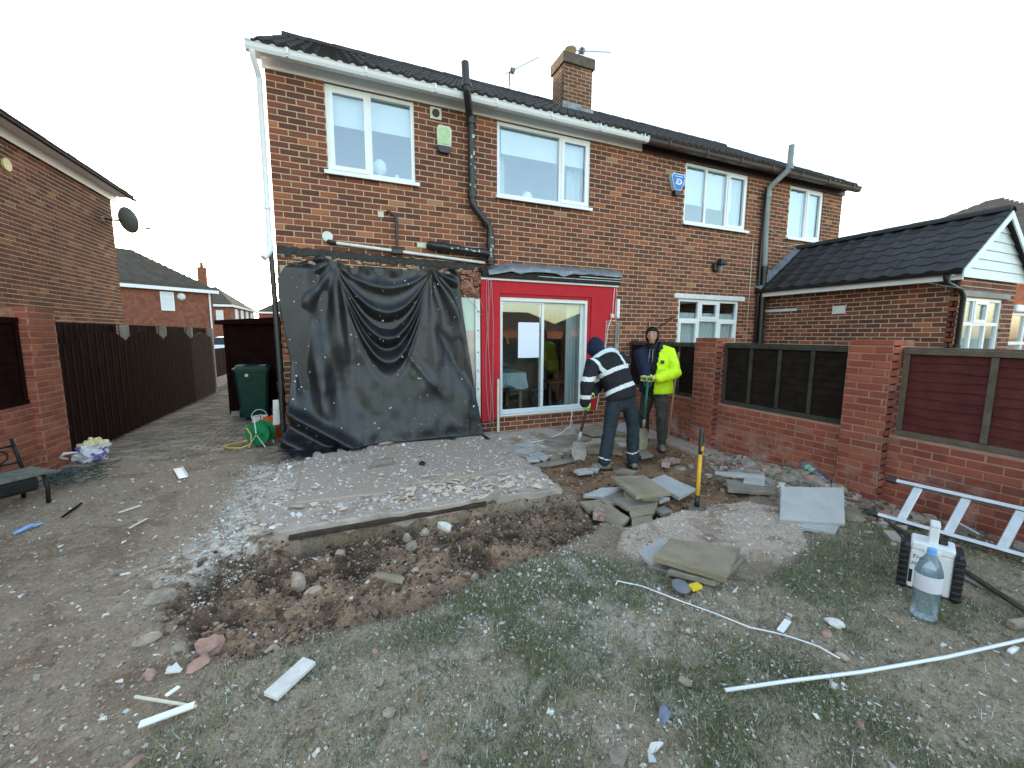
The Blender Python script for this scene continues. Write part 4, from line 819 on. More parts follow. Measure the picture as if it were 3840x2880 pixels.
# ================================================================== ground
def vnoise(x, y, seed=0):
    xi = np.floor(x).astype(np.int64); yi = np.floor(y).astype(np.int64); xf = x-xi; yf = y-yi
    def h(a, b):
        n = (a*374761393+b*668265263+seed*1442695041) & 0x7fffffff; n = ((n ^ (n >> 13))*1274126177) & 0x7fffffff
        return ((n ^ (n >> 16)) & 0xffff)/65535.
    u = xf*xf*(3-2*xf); v = yf*yf*(3-2*yf)
    return (h(xi, yi)*(1-u)+h(xi+1, yi)*u)*(1-v)+(h(xi, yi+1)*(1-u)+h(xi+1, yi+1)*u)*v
def fbm(x, y, s, o=4, seed=0, g=.55):
    r = 0; a = 1; t = 0
    for k in range(o): r = r+a*vnoise(x*s*2**k+17.3*k, y*s*2**k+5.1*k, seed+k); t += a; a *= g
    return r/t
ss_ = lambda a, b, v: (lambda t: t*t*(3-2*t))(np.clip((v-a)/(b-a), 0, 1))
def poly_sd(x, y, P):
    """signed distance to a polygon, negative inside"""
    P = np.array(P, float); d = np.full(x.shape, 1e9); ins = np.zeros(x.shape, bool); n = len(P)
    for i in range(n):
        a, b_ = P[i], P[(i+1) % n]; e = b_-a; wx, wy = x-a[0], y-a[1]; t = np.clip((wx*e[0]+wy*e[1])/(e@e), 0, 1)
        d = np.minimum(d, np.hypot(wx-e[0]*t, wy-e[1]*t))
        c = (a[1] > y) != (b_[1] > y); ins ^= c & (x < (b_[0]-a[0])*(y-a[1])/((b_[1]-a[1]) or 1e-9)+a[0])
    return np.where(ins, -d, d)
TRENCH = [(-.95, -2.78), (-.5, -2.7), (.6, -2.68), (1.3, -2.68), (2.1, -2.8), (2.25, -3.25), (1.95, -3.6), (1.35, -3.72), (.95, -3.85), (.4, -3.98), (-.1, -4.02), (-.5, -4.12), (-.85, -3.9), (-1.1, -3.4)]
LAWN = [(-.62, -4.1), (-.2, -4.08), (.3, -4.02), (.8, -3.92), (1.25, -3.78), (1.6, -3.85), (1.9, -4.15), (2.2, -4.5), (2.7, -4.65), (3.4, -4.45), (3.9, -4.2), (4.6, -4.35), (5.1, -4.6), (5.1, -6.6), (-1.0, -6.6), (-.95, -4.75)]
BED = [(1.95, -3.95), (2.15, -3.72), (2.5, -3.68), (2.9, -3.63), (3.3, -3.58), (3.65, -3.68), (3.85, -3.95), (3.7, -4.25), (3.4, -4.5), (3.05, -4.58), (2.7, -4.42), (2.3, -4.35), (2.0, -4.2)]
DIRT = [(2.15, -1.9), (2.8, -1.55), (4.0, -1.45), (4.6, -1.6), (4.75, -2.4), (4.6, -3.1), (4.1, -3.5), (3.6, -3.7), (3.0, -3.6), (2.2, -3.6), (2.2, -2.7)]
PATIO = [(2.12, .1), (5.0, .1), (5.0, -1.3), (4.2, -1.25), (3.5, -1.2), (2.7, -1.5), (2.12, -1.75)]
STRIP = [(4.62, -1.0), (5.0, -1.0), (5.0, -2.75), (4.66, -2.6)]
PIT = [(2.2, -2.9), (2.75, -2.95), (2.95, -3.3), (2.85, -3.62), (2.4, -3.68), (2.1, -3.4)]
def ground_h(x, y):
    wob = (fbm(x, y, 2.5, 3, 5)-.5)*.35
    z = (fbm(x, y, 1.2, 3, 1)-.5)*.03+(fbm(x, y, 14, 3, 2)-.5)*.022
    tr = ss_(.06, -.14, poly_sd(x, y, TRENCH)+wob*.35)
    clod = fbm(x, y, 5.5, 5, 9); rid = 1-np.abs(2*fbm(x, y*1.6, 2.6, 4, 12)-1)
    under = np.exp(-((y+2.78)/.09)**2)*ss_(-.8, -.3, x)*(1-ss_(1.5, 2.1, x))
    z = z*(1-tr)+tr*(-.1+(clod-.5)*.2+(rid-.6)*.09-under*.08)
    lw = ss_(.02, -.06, poly_sd(x, y, LAWN)+wob*.3); z = z+lw*(.03+(fbm(x, y, 9, 4, 21)-.5)*.035)
    hole = np.exp(-(((x-.3)/.28)**2+((y+3.97)/.09)**2))+.8*np.exp(-(((x-1.2)/.22)**2+((y+3.72)/.07)**2)); z = z-.13*np.clip(hole, 0, 1)
    bd = ss_(.02, -.03, poly_sd(x, y, BED)+wob*.35); z = z+bd*(.05+(fbm(x, y, 8, 3, 31)-.5)*.03)
    dt = ss_(.1, -.1, poly_sd(x, y, DIRT)+wob*.3); z = z+dt*(-.03+(fbm(x, y, 3, 4, 41)-.5)*.06)
    pa = ss_(.02, -.01, poly_sd(x, y, PATIO)+wob*.25); z = z*(1-pa)+pa*(.02+(fbm(x, y, 20, 2, 51)-.5)*.006)
    st = ss_(.02, -.01, poly_sd(x, y, STRIP)); z = z*(1-st)+st*.03
    pt = ss_(.05, -.06, poly_sd(x, y, PIT)+wob*.2); z = z-pt*.1
    rub = np.exp(-(((x-4.75)/.5)**2+((y+3.45)/.55)**2)); z = z+rub*(.1+(fbm(x, y, 10, 3, 61)-.5)*.08)
    z = z-ss_(.15, .75, y)*.045
    return z
GX0, GX1, GY0, GY1 = -3.46, 5.12, -6.35, 1.0
nx, ny = 470, 400
gx = np.linspace(GX0, GX1, nx); gy = GY0+(GY1-GY0)*np.linspace(0, 1, ny)**1.0
XX, YY = np.meshgrid(gx, gy); ZZ = ground_h(XX, YY)
def lerp3(a, b_, t): return a*(1-t[..., None])+np.array(b_)*t[..., None]
wob = (fbm(XX, YY, 2.5, 3, 5)-.5)*.35
C_ = np.zeros((*XX.shape, 3))+np.array((.25, .21, .168))                      # gravelly dirt
f1 = fbm(XX, YY, 22, 3, 70); f2 = fbm(XX, YY, 3, 4, 71); f3 = fbm(XX, YY, 60, 2, 72)
C_ = lerp3(C_, (.12, .088, .06), ss_(.5, .75, f2)*.55); C_ = lerp3(C_, (.36, .3, .235), ss_(.55, .8, f1)*.6)
C_ = lerp3(C_, (.2, .085, .045), np.exp(-(((XX+1.2)/.35)**2+((YY+3.6)/.3)**2))*ss_(.45, .65, f2)*.55)
dust = np.exp(-((XX+.85)/.22)**2)*ss_(-3.1, -2.6, YY)*(1-ss_(-.7, -.2, YY)); dust = np.clip(dust+np.exp(-(((XX+.95)/.35)**2+((YY+2.95)/.35)**2))*.9, 0, 1)
C_ = lerp3(C_, (.62, .58, .54), dust*ss_(.35, .6, f1))
tr = ss_(.06, -.14, poly_sd(XX, YY, TRENCH)+wob*.35); clod = fbm(XX, YY, 5.5, 5, 9)
soil = lerp3(np.zeros_like(C_)+np.array((.085, .058, .04)), (.3, .21, .145), ss_(.38, .6, clod*.7+f2*.3)); soil = lerp3(soil, (.34, .25, .18), ss_(.58, .75, f1)*.5); soil = lerp3(soil, (.04, .03, .022), ss_(.5, .68, fbm(XX, YY, 2.2, 4, 77))*.6)
C_ = lerp3(C_, (0, 0, 0), tr)+soil*tr[..., None]
dt = ss_(.1, -.1, poly_sd(XX, YY, DIRT)+wob*.3); d2 = lerp3(np.zeros_like(C_)+np.array((.24, .15, .095)), (.13, .08, .05), ss_(.45, .65, fbm(XX, YY, 2.4, 4, 81))); d2 = lerp3(d2, (.3, .2, .13), ss_(.6, .8, f1)*.4)
C_ = C_*(1-dt[..., None])+d2*dt[..., None]
lw = ss_(.03, -.06, poly_sd(XX, YY, LAWN)+wob*.3); gm_ = fbm(XX, YY, 2.1, 4, 91)
l2 = lerp3(np.zeros_like(C_)+np.array((.275, .24, .182)), (.15, .152, .09), ss_(.35, .7, gm_)); l2 = lerp3(l2, (.4, .37, .32), ss_(.48, .7, fbm(XX, YY, 6, 4, 95))*.75*np.exp(-((XX-1.0)/1.2)**2)); l2 = lerp3(l2, (.05, .04, .03), ss_(.62, .75, f1)*.5)
C_ = C_*(1-lw[..., None])+l2*lw[..., None]
bd = ss_(.02, -.03, poly_sd(XX, YY, BED)+wob*.35); b2 = lerp3(np.zeros_like(C_)+np.array((.44, .37, .32)), (.27, .21, .17), ss_(.5, .75, fbm(XX, YY, 6, 4, 97))); C_ = C_*(1-bd[..., None])+b2*bd[..., None]
pa = ss_(.02, -.01, poly_sd(XX, YY, PATIO)+wob*.25); p2_ = lerp3(np.zeros_like(C_)+np.array((.4, .37, .34)), (.28, .22, .17), ss_(.5, .7, fbm(XX, YY, 4, 4, 98))); C_ = C_*(1-pa[..., None])+p2_*pa[..., None]
st = ss_(.02, -.01, poly_sd(XX, YY, STRIP)); C_ = C_*(1-st[..., None])+np.array((.37, .34, .31))*st[..., None]
rub = np.exp(-(((XX-4.6)/.55)**2+((YY+3.4)/.65)**2)); C_ = lerp3(C_, (.34, .29, .24), np.clip(rub*1.2, 0, 1)*ss_(.35, .6, f1))
C_ *= (1.08+.5*f3)[..., None]*np.array((1.06, 1.0, .92))
def vc_mat(name, fine_scale, fine_amt, bump, rough=.95):
    g = G(name); a = g.n('VertexColor', layer_name='Col'); P = g.pos(); n = g.noise(P, fine_scale, 4, .7); n2 = g.noise(P, fine_scale*4, 3, .6)
    f = g.math('ADD', g.math('MULTIPLY', g.math('SUBTRACT', n, .5), fine_amt*2), 1.0)
    f = g.math('MULTIPLY', f, g.math('ADD', g.math('MULTIPLY', g.math('SUBTRACT', n2, .5), fine_amt*1.6), 1.0))
    col = g.mix(1.0, a.outputs[0], g.comb(f, f, f), 'MULTIPLY'); g.bump(g.math('ADD', n, g.math('MULTIPLY', n2, .6)), bump); return g.fin(col, rough, 0, .15)
def np_mesh(name, V, Fq, mats, col=None, midx=None, smooth=False, parent=None):
    """mesh from numpy arrays (quads or tris), optional per-vertex colour"""
    me = bpy.data.meshes.new(name); k = Fq.shape[1]; me.vertices.add(len(V)); me.vertices.foreach_set('co', np.ascontiguousarray(V, np.float32).ravel())
    me.loops.add(Fq.size); me.loops.foreach_set('vertex_index', np.ascontiguousarray(Fq, np.int32).ravel()); me.polygons.add(len(Fq)); me.polygons.foreach_set('loop_start', np.arange(0, Fq.size, k, dtype=np.int32))
    for m in (mats if isinstance(mats, list) else [mats]): me.materials.append(m)
    if midx is not None: me.polygons.foreach_set('material_index', np.ascontiguousarray(midx, np.int32))
    me.polygons.foreach_set('use_smooth', np.full(len(Fq), smooth)); me.update(); me.validate()
    if col is not None:
        a = me.color_attributes.new('Col', 'FLOAT_COLOR', 'POINT'); c = np.ones((len(V), 4), np.float32); c[:, :3] = col; a.data.foreach_set('color', c.ravel())
    return link(name, me, parent)
idx = np.arange(nx*ny).reshape(ny, nx); Fq = np.stack([idx[:-1, :-1], idx[:-1, 1:], idx[1:, 1:], idx[1:, :-1]], -1).reshape(-1, 4)
m_soil = vc_mat('garden earth', 55, .75, .014)
tag(np_mesh('garden_ground', np.stack([XX, YY, ZZ], -1).reshape(-1, 3), Fq, m_soil, C_.reshape(-1, 3), smooth=True), kind='structure')
b = MB(); b.box(-900, 900, -900, 900, -.6, -.3); tag(b.build('ground', mat('distant ground', (.16, .14, .1), .95, .2, .3), None), kind='structure')
b = MB(); b.box(-3.9, -.78, .3, 24, -.29, -.03); DRV = tag(b.build('driveway', mat('joint sand', (.12, .1, .075), .95, .3, 20), None), kind='structure')
b = MB(); b.box(-60, 60, 24.01, 33, -.29, -.035); tag(b.build('road', mat('asphalt', (.055, .055, .057), .9, .2, 30), None), kind='structure')
g = G('block paving'); P = g.pos(); x, y, z = g.sep(P); wn = g.n('TexWhiteNoise', noise_dimensions='2D'); g.put(wn.inputs['Vector'], g.comb(g.math('FLOOR', g.math('SUBTRACT', g.math('ADD', g.math('DIVIDE', g.math('ADD', x, 3.36), .2), .5), g.math('MULTIPLY', g.math('MODULO', g.math('FLOOR', g.math('ADD', g.math('DIVIDE', g.math('SUBTRACT', y, .42), .103), .5)), 2.0), .5))), g.math('FLOOR', g.math('ADD', g.math('DIVIDE', g.math('SUBTRACT', y, .42), .103), .5)), 0.0))
cc = g.ramp(wn.outputs[0], [(0, (.18, .15, .115)), (.5, (.27, .225, .17)), (1, (.38, .315, .245))]); cc = g.mix(g.ramp(g.noise(P, 2.2, 4), [(.45, (0, 0, 0)), (.7, (.7, .7, .7))]), cc, (.1, .09, .06)); g.bump(g.noise(P, 70, 3), .004); m_pav = g.fin(cc, .9, 0, .2)
pv = MB(); pv.box(-.096, .096, -.045, .045, -.05, .014, ch=.012); pme = pv.mesh('paver', m_pav); rest = MB(); k = 0; pvs = [v.co.copy() for v in pme.vertices]; pfs = [tuple(f.vertices) for f in pme.polygons]; row = 0; y = .42
while y < 11:
    x = -3.36+(.1 if row % 2 else 0)
    while x < -.85:
        p = Vector((x+random.uniform(-.004, .004), y+.012*math.sin(x*2+y), -.02+.008*math.sin(x*3.1+y*1.7)+random.uniform(-.006, .006))); rt_ = (random.uniform(-.05, .05), random.uniform(-.03, .03), random.uniform(-.03, .03))
        if k < 300: link('paver', pme, DRV, p, rt_); k += 1
        else: T = Matrix.Translation(p); rest.add(pvs, pfs, T)
        x += .2
    y += .103; row += 1
tag(link('paving_field', rest.mesh('paving_field', m_pav), DRV), kind='stuff')

# ------------------------------------------------------------------ concrete floor of the lost extension
m_slab = mat('dusty slab concrete', (.5, .405, .33), .95, .3, 5, c2=(.62, .53, .45), bump=.008, bscale=60, fine=70); m_screed = mat('grey screed', (.53, .45, .38), .92, .2, 4, c2=(.45, .35, .27), bump=.005, bscale=50, fine=60)
def slab_obj(name, P, z0, z1, mt, rag=.02, seed=0, parent=None, step=.05):
    pts = []
    for i in range(len(P)):
        a, e = Vector(P[i]), Vector(P[(i+1) % len(P)]); n = max(1, int((e-a).length/step)); nn = Vector((-(e-a).y, (e-a).x)).normalized()
        for j in range(n): q = a.lerp(e, j/n); pts.append(q+nn*(noise.noise(Vector((q.x*6, q.y*6, seed)))*rag+noise.noise(Vector((q.x*20, q.y*20, seed+3)))*rag*.5))
    ins = Vector((sum(p.x for p in pts)/len(pts), sum(p.y for p in pts)/len(pts)))
    top = [p+(ins-p).normalized()*.012 for p in pts]; b = MB(); b.prism([(p.x, p.y) for p in pts], z0, z1-.012); n = len(pts)
    b.f = b.f[:1]+b.f[2:]; b.m = b.m[1:]
    o0 = len(b.v); b.v += [(p.x, p.y, z1) for p in top]; b.f += [(n+i, n+(i+1) % n, o0+(i+1) % n, o0+i) for i in range(n)]+[tuple(range(o0, o0+n))]; b.m = [0]*len(b.f)
    return b.build(name, mt, parent)
SLAB = tag(slab_obj('concrete_slab', [(-.8, .0), (-.77, -2.35), (-.56, -2.72), (.3, -2.68), (.75, -2.72), (1.3, -2.66), (1.75, -2.76), (2.1, -2.76), (2.16, -2.0), (2.12, .0)], -.2, .06, m_slab, .05, 1), kind='structure')
slab_obj('screed', [(-.53, -.012), (-.48, -2.2), (.3, -2.26), (.55, -2.08), (1.0, -2.14), (1.9, -1.98), (2.0, -.012)], .0601, .095, m_screed, .02, 5, SLAB)
m_edgeshade = mat('dark edge shade', (.05, .032, .024), .7, .5, 9, bump=.006, bscale=30)
b = MB(); b.box(-.9, .85, -.02, .02, -.05, -.012, TR((.42, -2.715, .03), R(1.6)), ch=.006); tag(b.build('edge_shade', m_edgeshade, None), 'dark painted shade strip along the front edge of the concrete slab', 'shade strip')  # shade along the slab's front edge, put in as a dark strip

# ------------------------------------------------------------------ loose stuff
BASE8 = np.array([(-1, -1, -1), (1, -1, -1), (1, 1, -1), (-1, 1, -1), (-1, -1, 1), (1, -1, 1), (1, 1, 1), (-1, 1, 1)], float)*.5
Q6 = np.array([(0, 3, 2, 1), (4, 5, 6, 7), (0, 1, 5, 4), (1, 2, 6, 5), (2, 3, 7, 6), (3, 0, 4, 7)])
def crumbs(name, label, px, py, size, flat, cols, cat, zoff=0., hfun=None):
    """many tiny angular bits as one mesh; size (N,), flat = height ratio, cols (N,3)"""
    N = len(px); V = np.repeat(BASE8[None], N, 0)*(1+rng.uniform(-.55, .35, (N, 8, 3))); V[:, :, 0] *= rng.uniform(.7, 1.5, (N, 1)); V[:, :, 2] *= flat
    V *= size[:, None, None]; a = rng.uniform(0, 6.28, N); t = rng.normal(0, .35, N); c, s = np.cos(a)[:, None], np.sin(a)[:, None]
    z = V[:, :, 2]*np.cos(t)[:, None]+V[:, :, 0]*np.sin(t)[:, None]; x = V[:, :, 0]*c-V[:, :, 1]*s; y = V[:, :, 0]*s+V[:, :, 1]*c
    h = (hfun or ground_h)(px, py); V = np.stack([x+px[:, None], y+py[:, None], z+(h+size*flat*.35+zoff)[:, None]], -1).reshape(-1, 3)
    F = (Q6[None]+8*np.arange(N)[:, None, None]).reshape(-1, 4)
    return tag(np_mesh(name, V, F, m_bits, np.repeat(cols, 8, 0)), label, cat, kind='stuff')
m_bits = vc_mat('loose bits', 60, .2, .003)
def pick(N, fn, box=(GX0+.05, GX1-.1, -6.1, .3)):
    """rejection-sample N points from density fn"""
    ox, oy = [], []; n = 0
    while n < N:
        x = rng.uniform(box[0], box[1], N*3); y = rng.uniform(box[2], box[3], N*3); k = rng.random(N*3) < fn(x, y); ox.append(x[k]); oy.append(y[k]); n += k.sum()
    return np.concatenate(ox)[:N], np.concatenate(oy)[:N]
def palette(N, cs, w=None):
    cs = np.array(cs, float); return cs[rng.choice(len(cs), N, p=w)]*rng.uniform(.75, 1.2, (N, 1))
near = lambda x, y: np.clip(1.9/np.maximum(.6, np.hypot(x, y+6.4)), 0, 1)**1.2
insd = lambda x, y, P, w=.05: ss_(w, -w, poly_sd(x, y, P))
offslab = lambda x, y: 1-((x > -.8) & (x < 2.15) & (y > -2.78))*1.
# white plaster crumbs
dw = lambda x, y: offslab(x, y)*np.clip(.05*near(x, y)+.9*np.exp(-((x+.95)/.2)**2)*ss_(-3.3, -2.6, y)*(1-ss_(-.8, -.2, y))+.5*np.exp(-(((x+.9)/.35)**2+((y+3)/.4)**2))+.14*insd(x, y, LAWN)*ss_(.5, .75, fbm(x, y, 3, 3, 201))*near(x, y)*2*np.exp(-((x-1.1)/1.3)**2)+.3*np.exp(-(((x-1.25)/.5)**2+((y+4.1)/.35)**2))+.25*insd(x, y, BED)+.12*np.exp(-(((x-4.6)/.6)**2+((y+3.5)/.6)**2)), 0, 1)
px, py = pick(9000, dw); crumbs('plaster_crumbs', 'white plaster crumbs scattered over the whole garden', px, py, rng.lognormal(math.log(.0065), .5, 9000).clip(.003, .024), .5, palette(9000, [(.66, .66, .64), (.56, .52, .46), (.45, .38, .31), (.5, .55, .55)], [.45, .25, .18, .12]), 'crumbs')
# gravel and earth crumbs
dg = lambda x, y: offslab(x, y)*np.clip(near(x, y)*1.4*(1-insd(x, y, LAWN)*.75)*(x < 2.4), 0, 1)
px, py = pick(15000, dg); crumbs('gravel', 'loose brown and grey gravel over the bare ground at the left', px, py, rng.lognormal(math.log(.0082), .42, 15000).clip(.003, .03), .6, palette(15000, [(.38, .32, .26), (.29, .235, .185), (.48, .42, .35), (.4, .27, .2), (.2, .17, .14)], [.35, .25, .15, .1, .15]), 'gravel')
dc = lambda x, y: np.clip(insd(x, y, TRENCH, .1)+.35*insd(x, y, DIRT), 0, 1)
px, py = pick(6500, dc); crumbs('soil_clods', 'crumbly brown clods of dug earth in the trench', px, py, rng.lognormal(math.log(.0105), .55, 6500).clip(.004, .035), .7, palette(6500, [(.22, .155, .108), (.13, .09, .063), (.3, .215, .15), (.08, .057, .042)], [.35, .3, .2, .15]), 'soil')
# rubble by the garden wall
dr = lambda x, y: np.clip(np.exp(-(((x-4.65)/.38)**2+((y+3.3)/.5)**2))+.6*np.exp(-(((x-4.6)/.3)**2+((y+4.35)/.4)**2))+.3*np.exp(-(((x-4.8)/.2)**2+((y+5.0)/.6)**2)), 0, 1)
px, py = pick(1500, dr); crumbs('rubble_bits', 'small mixed rubble heaped along the foot of the garden wall', px, py, rng.lognormal(math.log(.026), .5, 1500).clip(.01, .09), .6, palette(1500, [(.36, .31, .26), (.25, .2, .16), (.45, .41, .37), (.32, .14, .09), (.6, .58, .55)], [.4, .25, .18, .1, .07]), 'rubble')
# crumbs on the slab
def slab_h(x, y): return np.where((x > -.5) & (x < 1.95) & (y > -2.1), .095, .06)
ds = lambda x, y: np.clip(.35+.6*np.exp(-((y+2.35)/.3)**2)+.8*np.exp(-((x+.68)/.12)**2), 0, 1)
px, py = pick(2600, ds, (-.76, 2.08, -2.7, -.5)); crumbs('slab_crumbs', 'beige crumbs and dust lumps littering the concrete slab', px, py, rng.lognormal(math.log(.013), .5, 2600).clip(.004, .04), .4, palette(2600, [(.6, .52, .44), (.66, .6, .54), (.4, .32, .25), (.7, .7, .7)], [.35, .25, .22, .18]), 'crumbs', hfun=slab_h)
# fine pale specks on the lawn
px, py = pick(9000, lambda x, y: np.clip(insd(x, y, LAWN, .1)*near(x, y)*(.25+ss_(.45, .7, fbm(x, y, 4, 3, 221))), 0, 1), (-1.1, 5.05, -6.2, -3.8)); crumbs('lawn_specks', 'fine pale specks of plaster dust over the worn lawn', px, py, rng.lognormal(math.log(.0042), .4, 9000).clip(.002, .01), .6, palette(9000, [(.6, .6, .57), (.45, .42, .36), (.5, .53, .52)]), 'specks')
# grass
dgr = lambda x, y: np.clip(insd(x, y, LAWN, .1)*(.14+ss_(.33, .75, fbm(x, y, 2.1, 4, 91)*.6+fbm(x, y, 7, 3, 93)*.4))*near(x, y)*1.3, 0, 1)
NB = 90000; px, py = pick(NB, dgr, (-1.1, 5.05, -6.2, -3.8)); h = rng.lognormal(math.log(.02), .4, NB).clip(.008, .055); a = rng.uniform(0, 6.28, NB); le = rng.uniform(.2, 1.3, NB)*h; wd_ = rng.uniform(.0012, .0028, NB); z = ground_h(px, py)-.004
b0 = np.stack([px-np.sin(a)*wd_, py+np.cos(a)*wd_, z], -1); b1 = np.stack([px+np.sin(a)*wd_, py-np.cos(a)*wd_, z], -1); tp = np.stack([px+np.cos(a)*le, py+np.sin(a)*le, z+h], -1)
gc = palette(NB, [(.1, .13, .055), (.15, .17, .09), (.28, .26, .17), (.42, .44, .38), (.075, .1, .042)], [.3, .24, .16, .14, .16])
tag(np_mesh('grass', np.stack([b0, b1, tp], 1).reshape(-1, 3), np.arange(NB*3).reshape(-1, 3), vc_mat('grass blades', 30, .1, .0, .7), np.repeat(gc, 3, 0)), 'short worn grass of the foreground lawn', 'grass', kind='stuff')
# ================================================================== black sheet over the opening
def sheet():
    ns, nt_ = 200, 220
    tx = np.array([-.76, -.66, -.5, -.25, -.03, .12, .3, .75, 1.12, 1.25, 1.45, 1.62, 1.74]); tz = np.array([2.42, 2.58, 2.64, 2.76, 2.69, 2.64, 2.655, 2.645, 2.66, 2.70, 2.685, 2.70, 2.60])
    s = np.linspace(0, 1, ns); t = np.linspace(0, 1, nt_); S_, T_2 = np.meshgrid(s, t)
    # left/right edge offsets by height fraction
    le = np.interp(t, [0, .12, .25, .45, .62, .78, .88, 1], [-.76, -.76, -.72, -.66, -.7, -.72, -.84, -.98]); re = np.interp(t, [0, .15, .3, .6, .9, 1], [1.74, 1.76, 1.82, 1.92, 2.03, 2.07])
    X_ = le[:, None]*(1-S_)+re[:, None]*S_; top = np.interp(tx[0]+(tx[-1]-tx[0])*S_, tx, tz)
    hang = .9; Tn = np.clip(T_2/hang, 0, 1); Zb = .1+.05*np.exp(-((S_-.06)/.06)**2)
    Zc = top*(1-Tn)+Zb*Tn; Yc = -.05-.3*Tn**1.6
    fl = np.clip((T_2-hang)/(1-hang), 0, 1); Yc = Yc-fl*(.22+.12*np.exp(-((S_-.12)/.1)**2)); Zc = Zc-fl*.03*(S_ > .1)
    d = np.zeros_like(X_)
    xc, hw, zp = .62, .66, 2.66; u = (X_-xc)/hw; env = np.clip(1-u*u, 0, 1)
    q = (zp-Zc)/(env+.06)
    def ridge(q, c, w): return np.exp(-((q-c)/w)**2)
    sw = 0.6*ridge(q, .28, .07)+1.0*ridge(q, .62, .08)-.9*ridge(q, .8, .08)+1.0*ridge(q, .98, .07)-.7*ridge(q, 1.13, .07)+.8*ridge(q, 1.3, .07)-.4*ridge(q, 1.5, .1)
    d += .095*sw*env**1.3*(np.abs(u) < 1); d += .045*np.sin((X_+.12*(Zc-1.4))*17+1.0)*ss_(.22, -.05, X_)*ss_(2.7, 2.3, Zc)*ss_(.25, .7, Zc)*ss_(0, .1, X_-le[:, None])
    # fan of folds from the left gather
    th = np.arctan2(X_+.02, 2.72-Zc); r_ = np.hypot(X_+.02, 2.72-Zc); m1 = ss_(.28, .05, th)*ss_(.05, .5, r_)
    d += .05*np.sin(th*13+2.2*fbm(X_, Zc, 1.1, 2, 311)*3)*m1*(.45+.55*np.exp(-((r_-1.3)/.9)**2))*ss_(.0, .12, X_-le[:, None])
    # fan from the right gather
    th2 = np.arctan2(X_-1.28, 2.72-Zc); r2 = np.hypot(X_-1.28, 2.72-Zc); m2 = ss_(-.12, .02, th2)*ss_(.05, .4, r2)*(1-ss_(1.4, 2.0, r2))
    d += .045*np.sin(th2*12+.5+2*fbm(X_, Zc, 1.5, 2, 313))*m2*ss_(0, .12, re[:, None]-X_)
    # long drag folds lower right, soft billow, top gathers
    dr_ = (X_-1.2)*.8+(Zc-1.2)*.6; d += .03*np.exp(-((dr_+.12)/.06)**2)*ss_(.6, 1.0, Zc)*(1-ss_(1.5, 1.9, Zc)); dr2 = (X_-1.75)*.9+(Zc-1.1)*.5; d -= .045*np.exp(-(dr2/.09)**2)*ss_(.3, .7, Zc)*(1-ss_(1.6, 2.1, Zc))
    d += (fbm(X_, Zc, 1.6, 3, 301)-.5)*.12*Tn*ss_(0, .15, re[:, None]-X_)+(fbm(X_*3.2, Zc*.8, 1.5, 3, 305)-.5)*.05+(fbm(X_, Zc, 6, 2, 307)-.5)*.008
    d += .05*np.sin(X_*17+2*np.sin(X_*3))*np.exp(-(T_2/.05)**2)
    # big roll at the foot on the left
    ang = (X_+.55)*.55+(Zc-.55)*.83; d += (.16*np.exp(-((ang+.02)/.07)**2)-.1*np.exp(-((ang+.2)/.09)**2)+.07*np.exp(-((ang+.36)/.06)**2))*ss_(.5, .0, X_)*ss_(.95, .6, Zc)
    Yc = Yc-d*(1-fl*.6)*ss_(0, .015, T_2+.02); Zc = Zc+fl*np.abs(d)*.5
    Yc = np.minimum(Yc, -.022-.02*np.clip(2.7-Zc, 0, 1)-.1*ss_(-.25, -.45, X_)*ss_(2.66, 2.56, Zc)-.06*ss_(1.6, 1.72, X_)*ss_(2.66, 2.56, Zc)); Zc = np.maximum(Zc, np.where(X_ < -.78, ground_h(X_, Yc)+.012, .075))
    V = np.stack([X_, Yc, Zc], -1).reshape(-1, 3); i = np.arange(ns*nt_).reshape(nt_, ns); F = np.stack([i[:-1, :-1], i[1:, :-1], i[1:, 1:], i[:-1, 1:]], -1).reshape(-1, 4)
    g = G('black woven sheet'); P = g.pos(); x, y, z = g.sep(P)
    dusty = g.ramp(g.noise(P, 3.2, 5, .65), [(.4, (.006, .007, .0082)), (.8, (.02, .0235, .027))])
    sm = g.math('MULTIPLY', g.ramp(g.noise(g.comb(x, 0.0, g.math('MULTIPLY', z, 2.5)), 9, 5, .75), [(.55, (0, 0, 0)), (.62, (1, 1, 1))]), g.ramp(z, [(.1, (1, 1, 1)), (.5, (0, 0, 0))]))
    col = g.mix(g.math('MULTIPLY', sm, .5), dusty, (.1, .12, .13)); g.bump(g.math('ADD', g.noise(P, 260, 2), g.math('MULTIPLY', g.noise(P, 22, 4), .5)), .0015)
    m = g.fin(col, .36, 0, .55); o = np_mesh('black_sheet', V, F, m, smooth=True); sol = o.modifiers.new('s', 'SOLIDIFY'); sol.thickness = .003
    tag(o, 'creased black plastic sheet hung over the opening and trailing on the slab', 'plastic sheet')
    # plaster flecks stuck to it
    k = rng.choice(len(V), 150, replace=False); k = k[(V[k, 2] > .25)]; N = len(k); sz = rng.lognormal(math.log(.007), .5, N).clip(.004, .03)
    B = np.repeat(BASE8[None], N, 0)*(1+rng.uniform(-.4, .4, (N, 8, 3))); B[:, :, 1] *= .35; B[:, :, 2] *= rng.uniform(.6, 2.2, (N, 1)); B *= sz[:, None, None]; tl = rng.uniform(-1, 1, N)
    B = np.stack([B[:, :, 0]*np.cos(tl)[:, None]-B[:, :, 2]*np.sin(tl)[:, None], B[:, :, 1], B[:, :, 0]*np.sin(tl)[:, None]+B[:, :, 2]*np.cos(tl)[:, None]], -1)
    W = (B+V[k][:, None]+np.array((0, -.004, 0))).reshape(-1, 3)
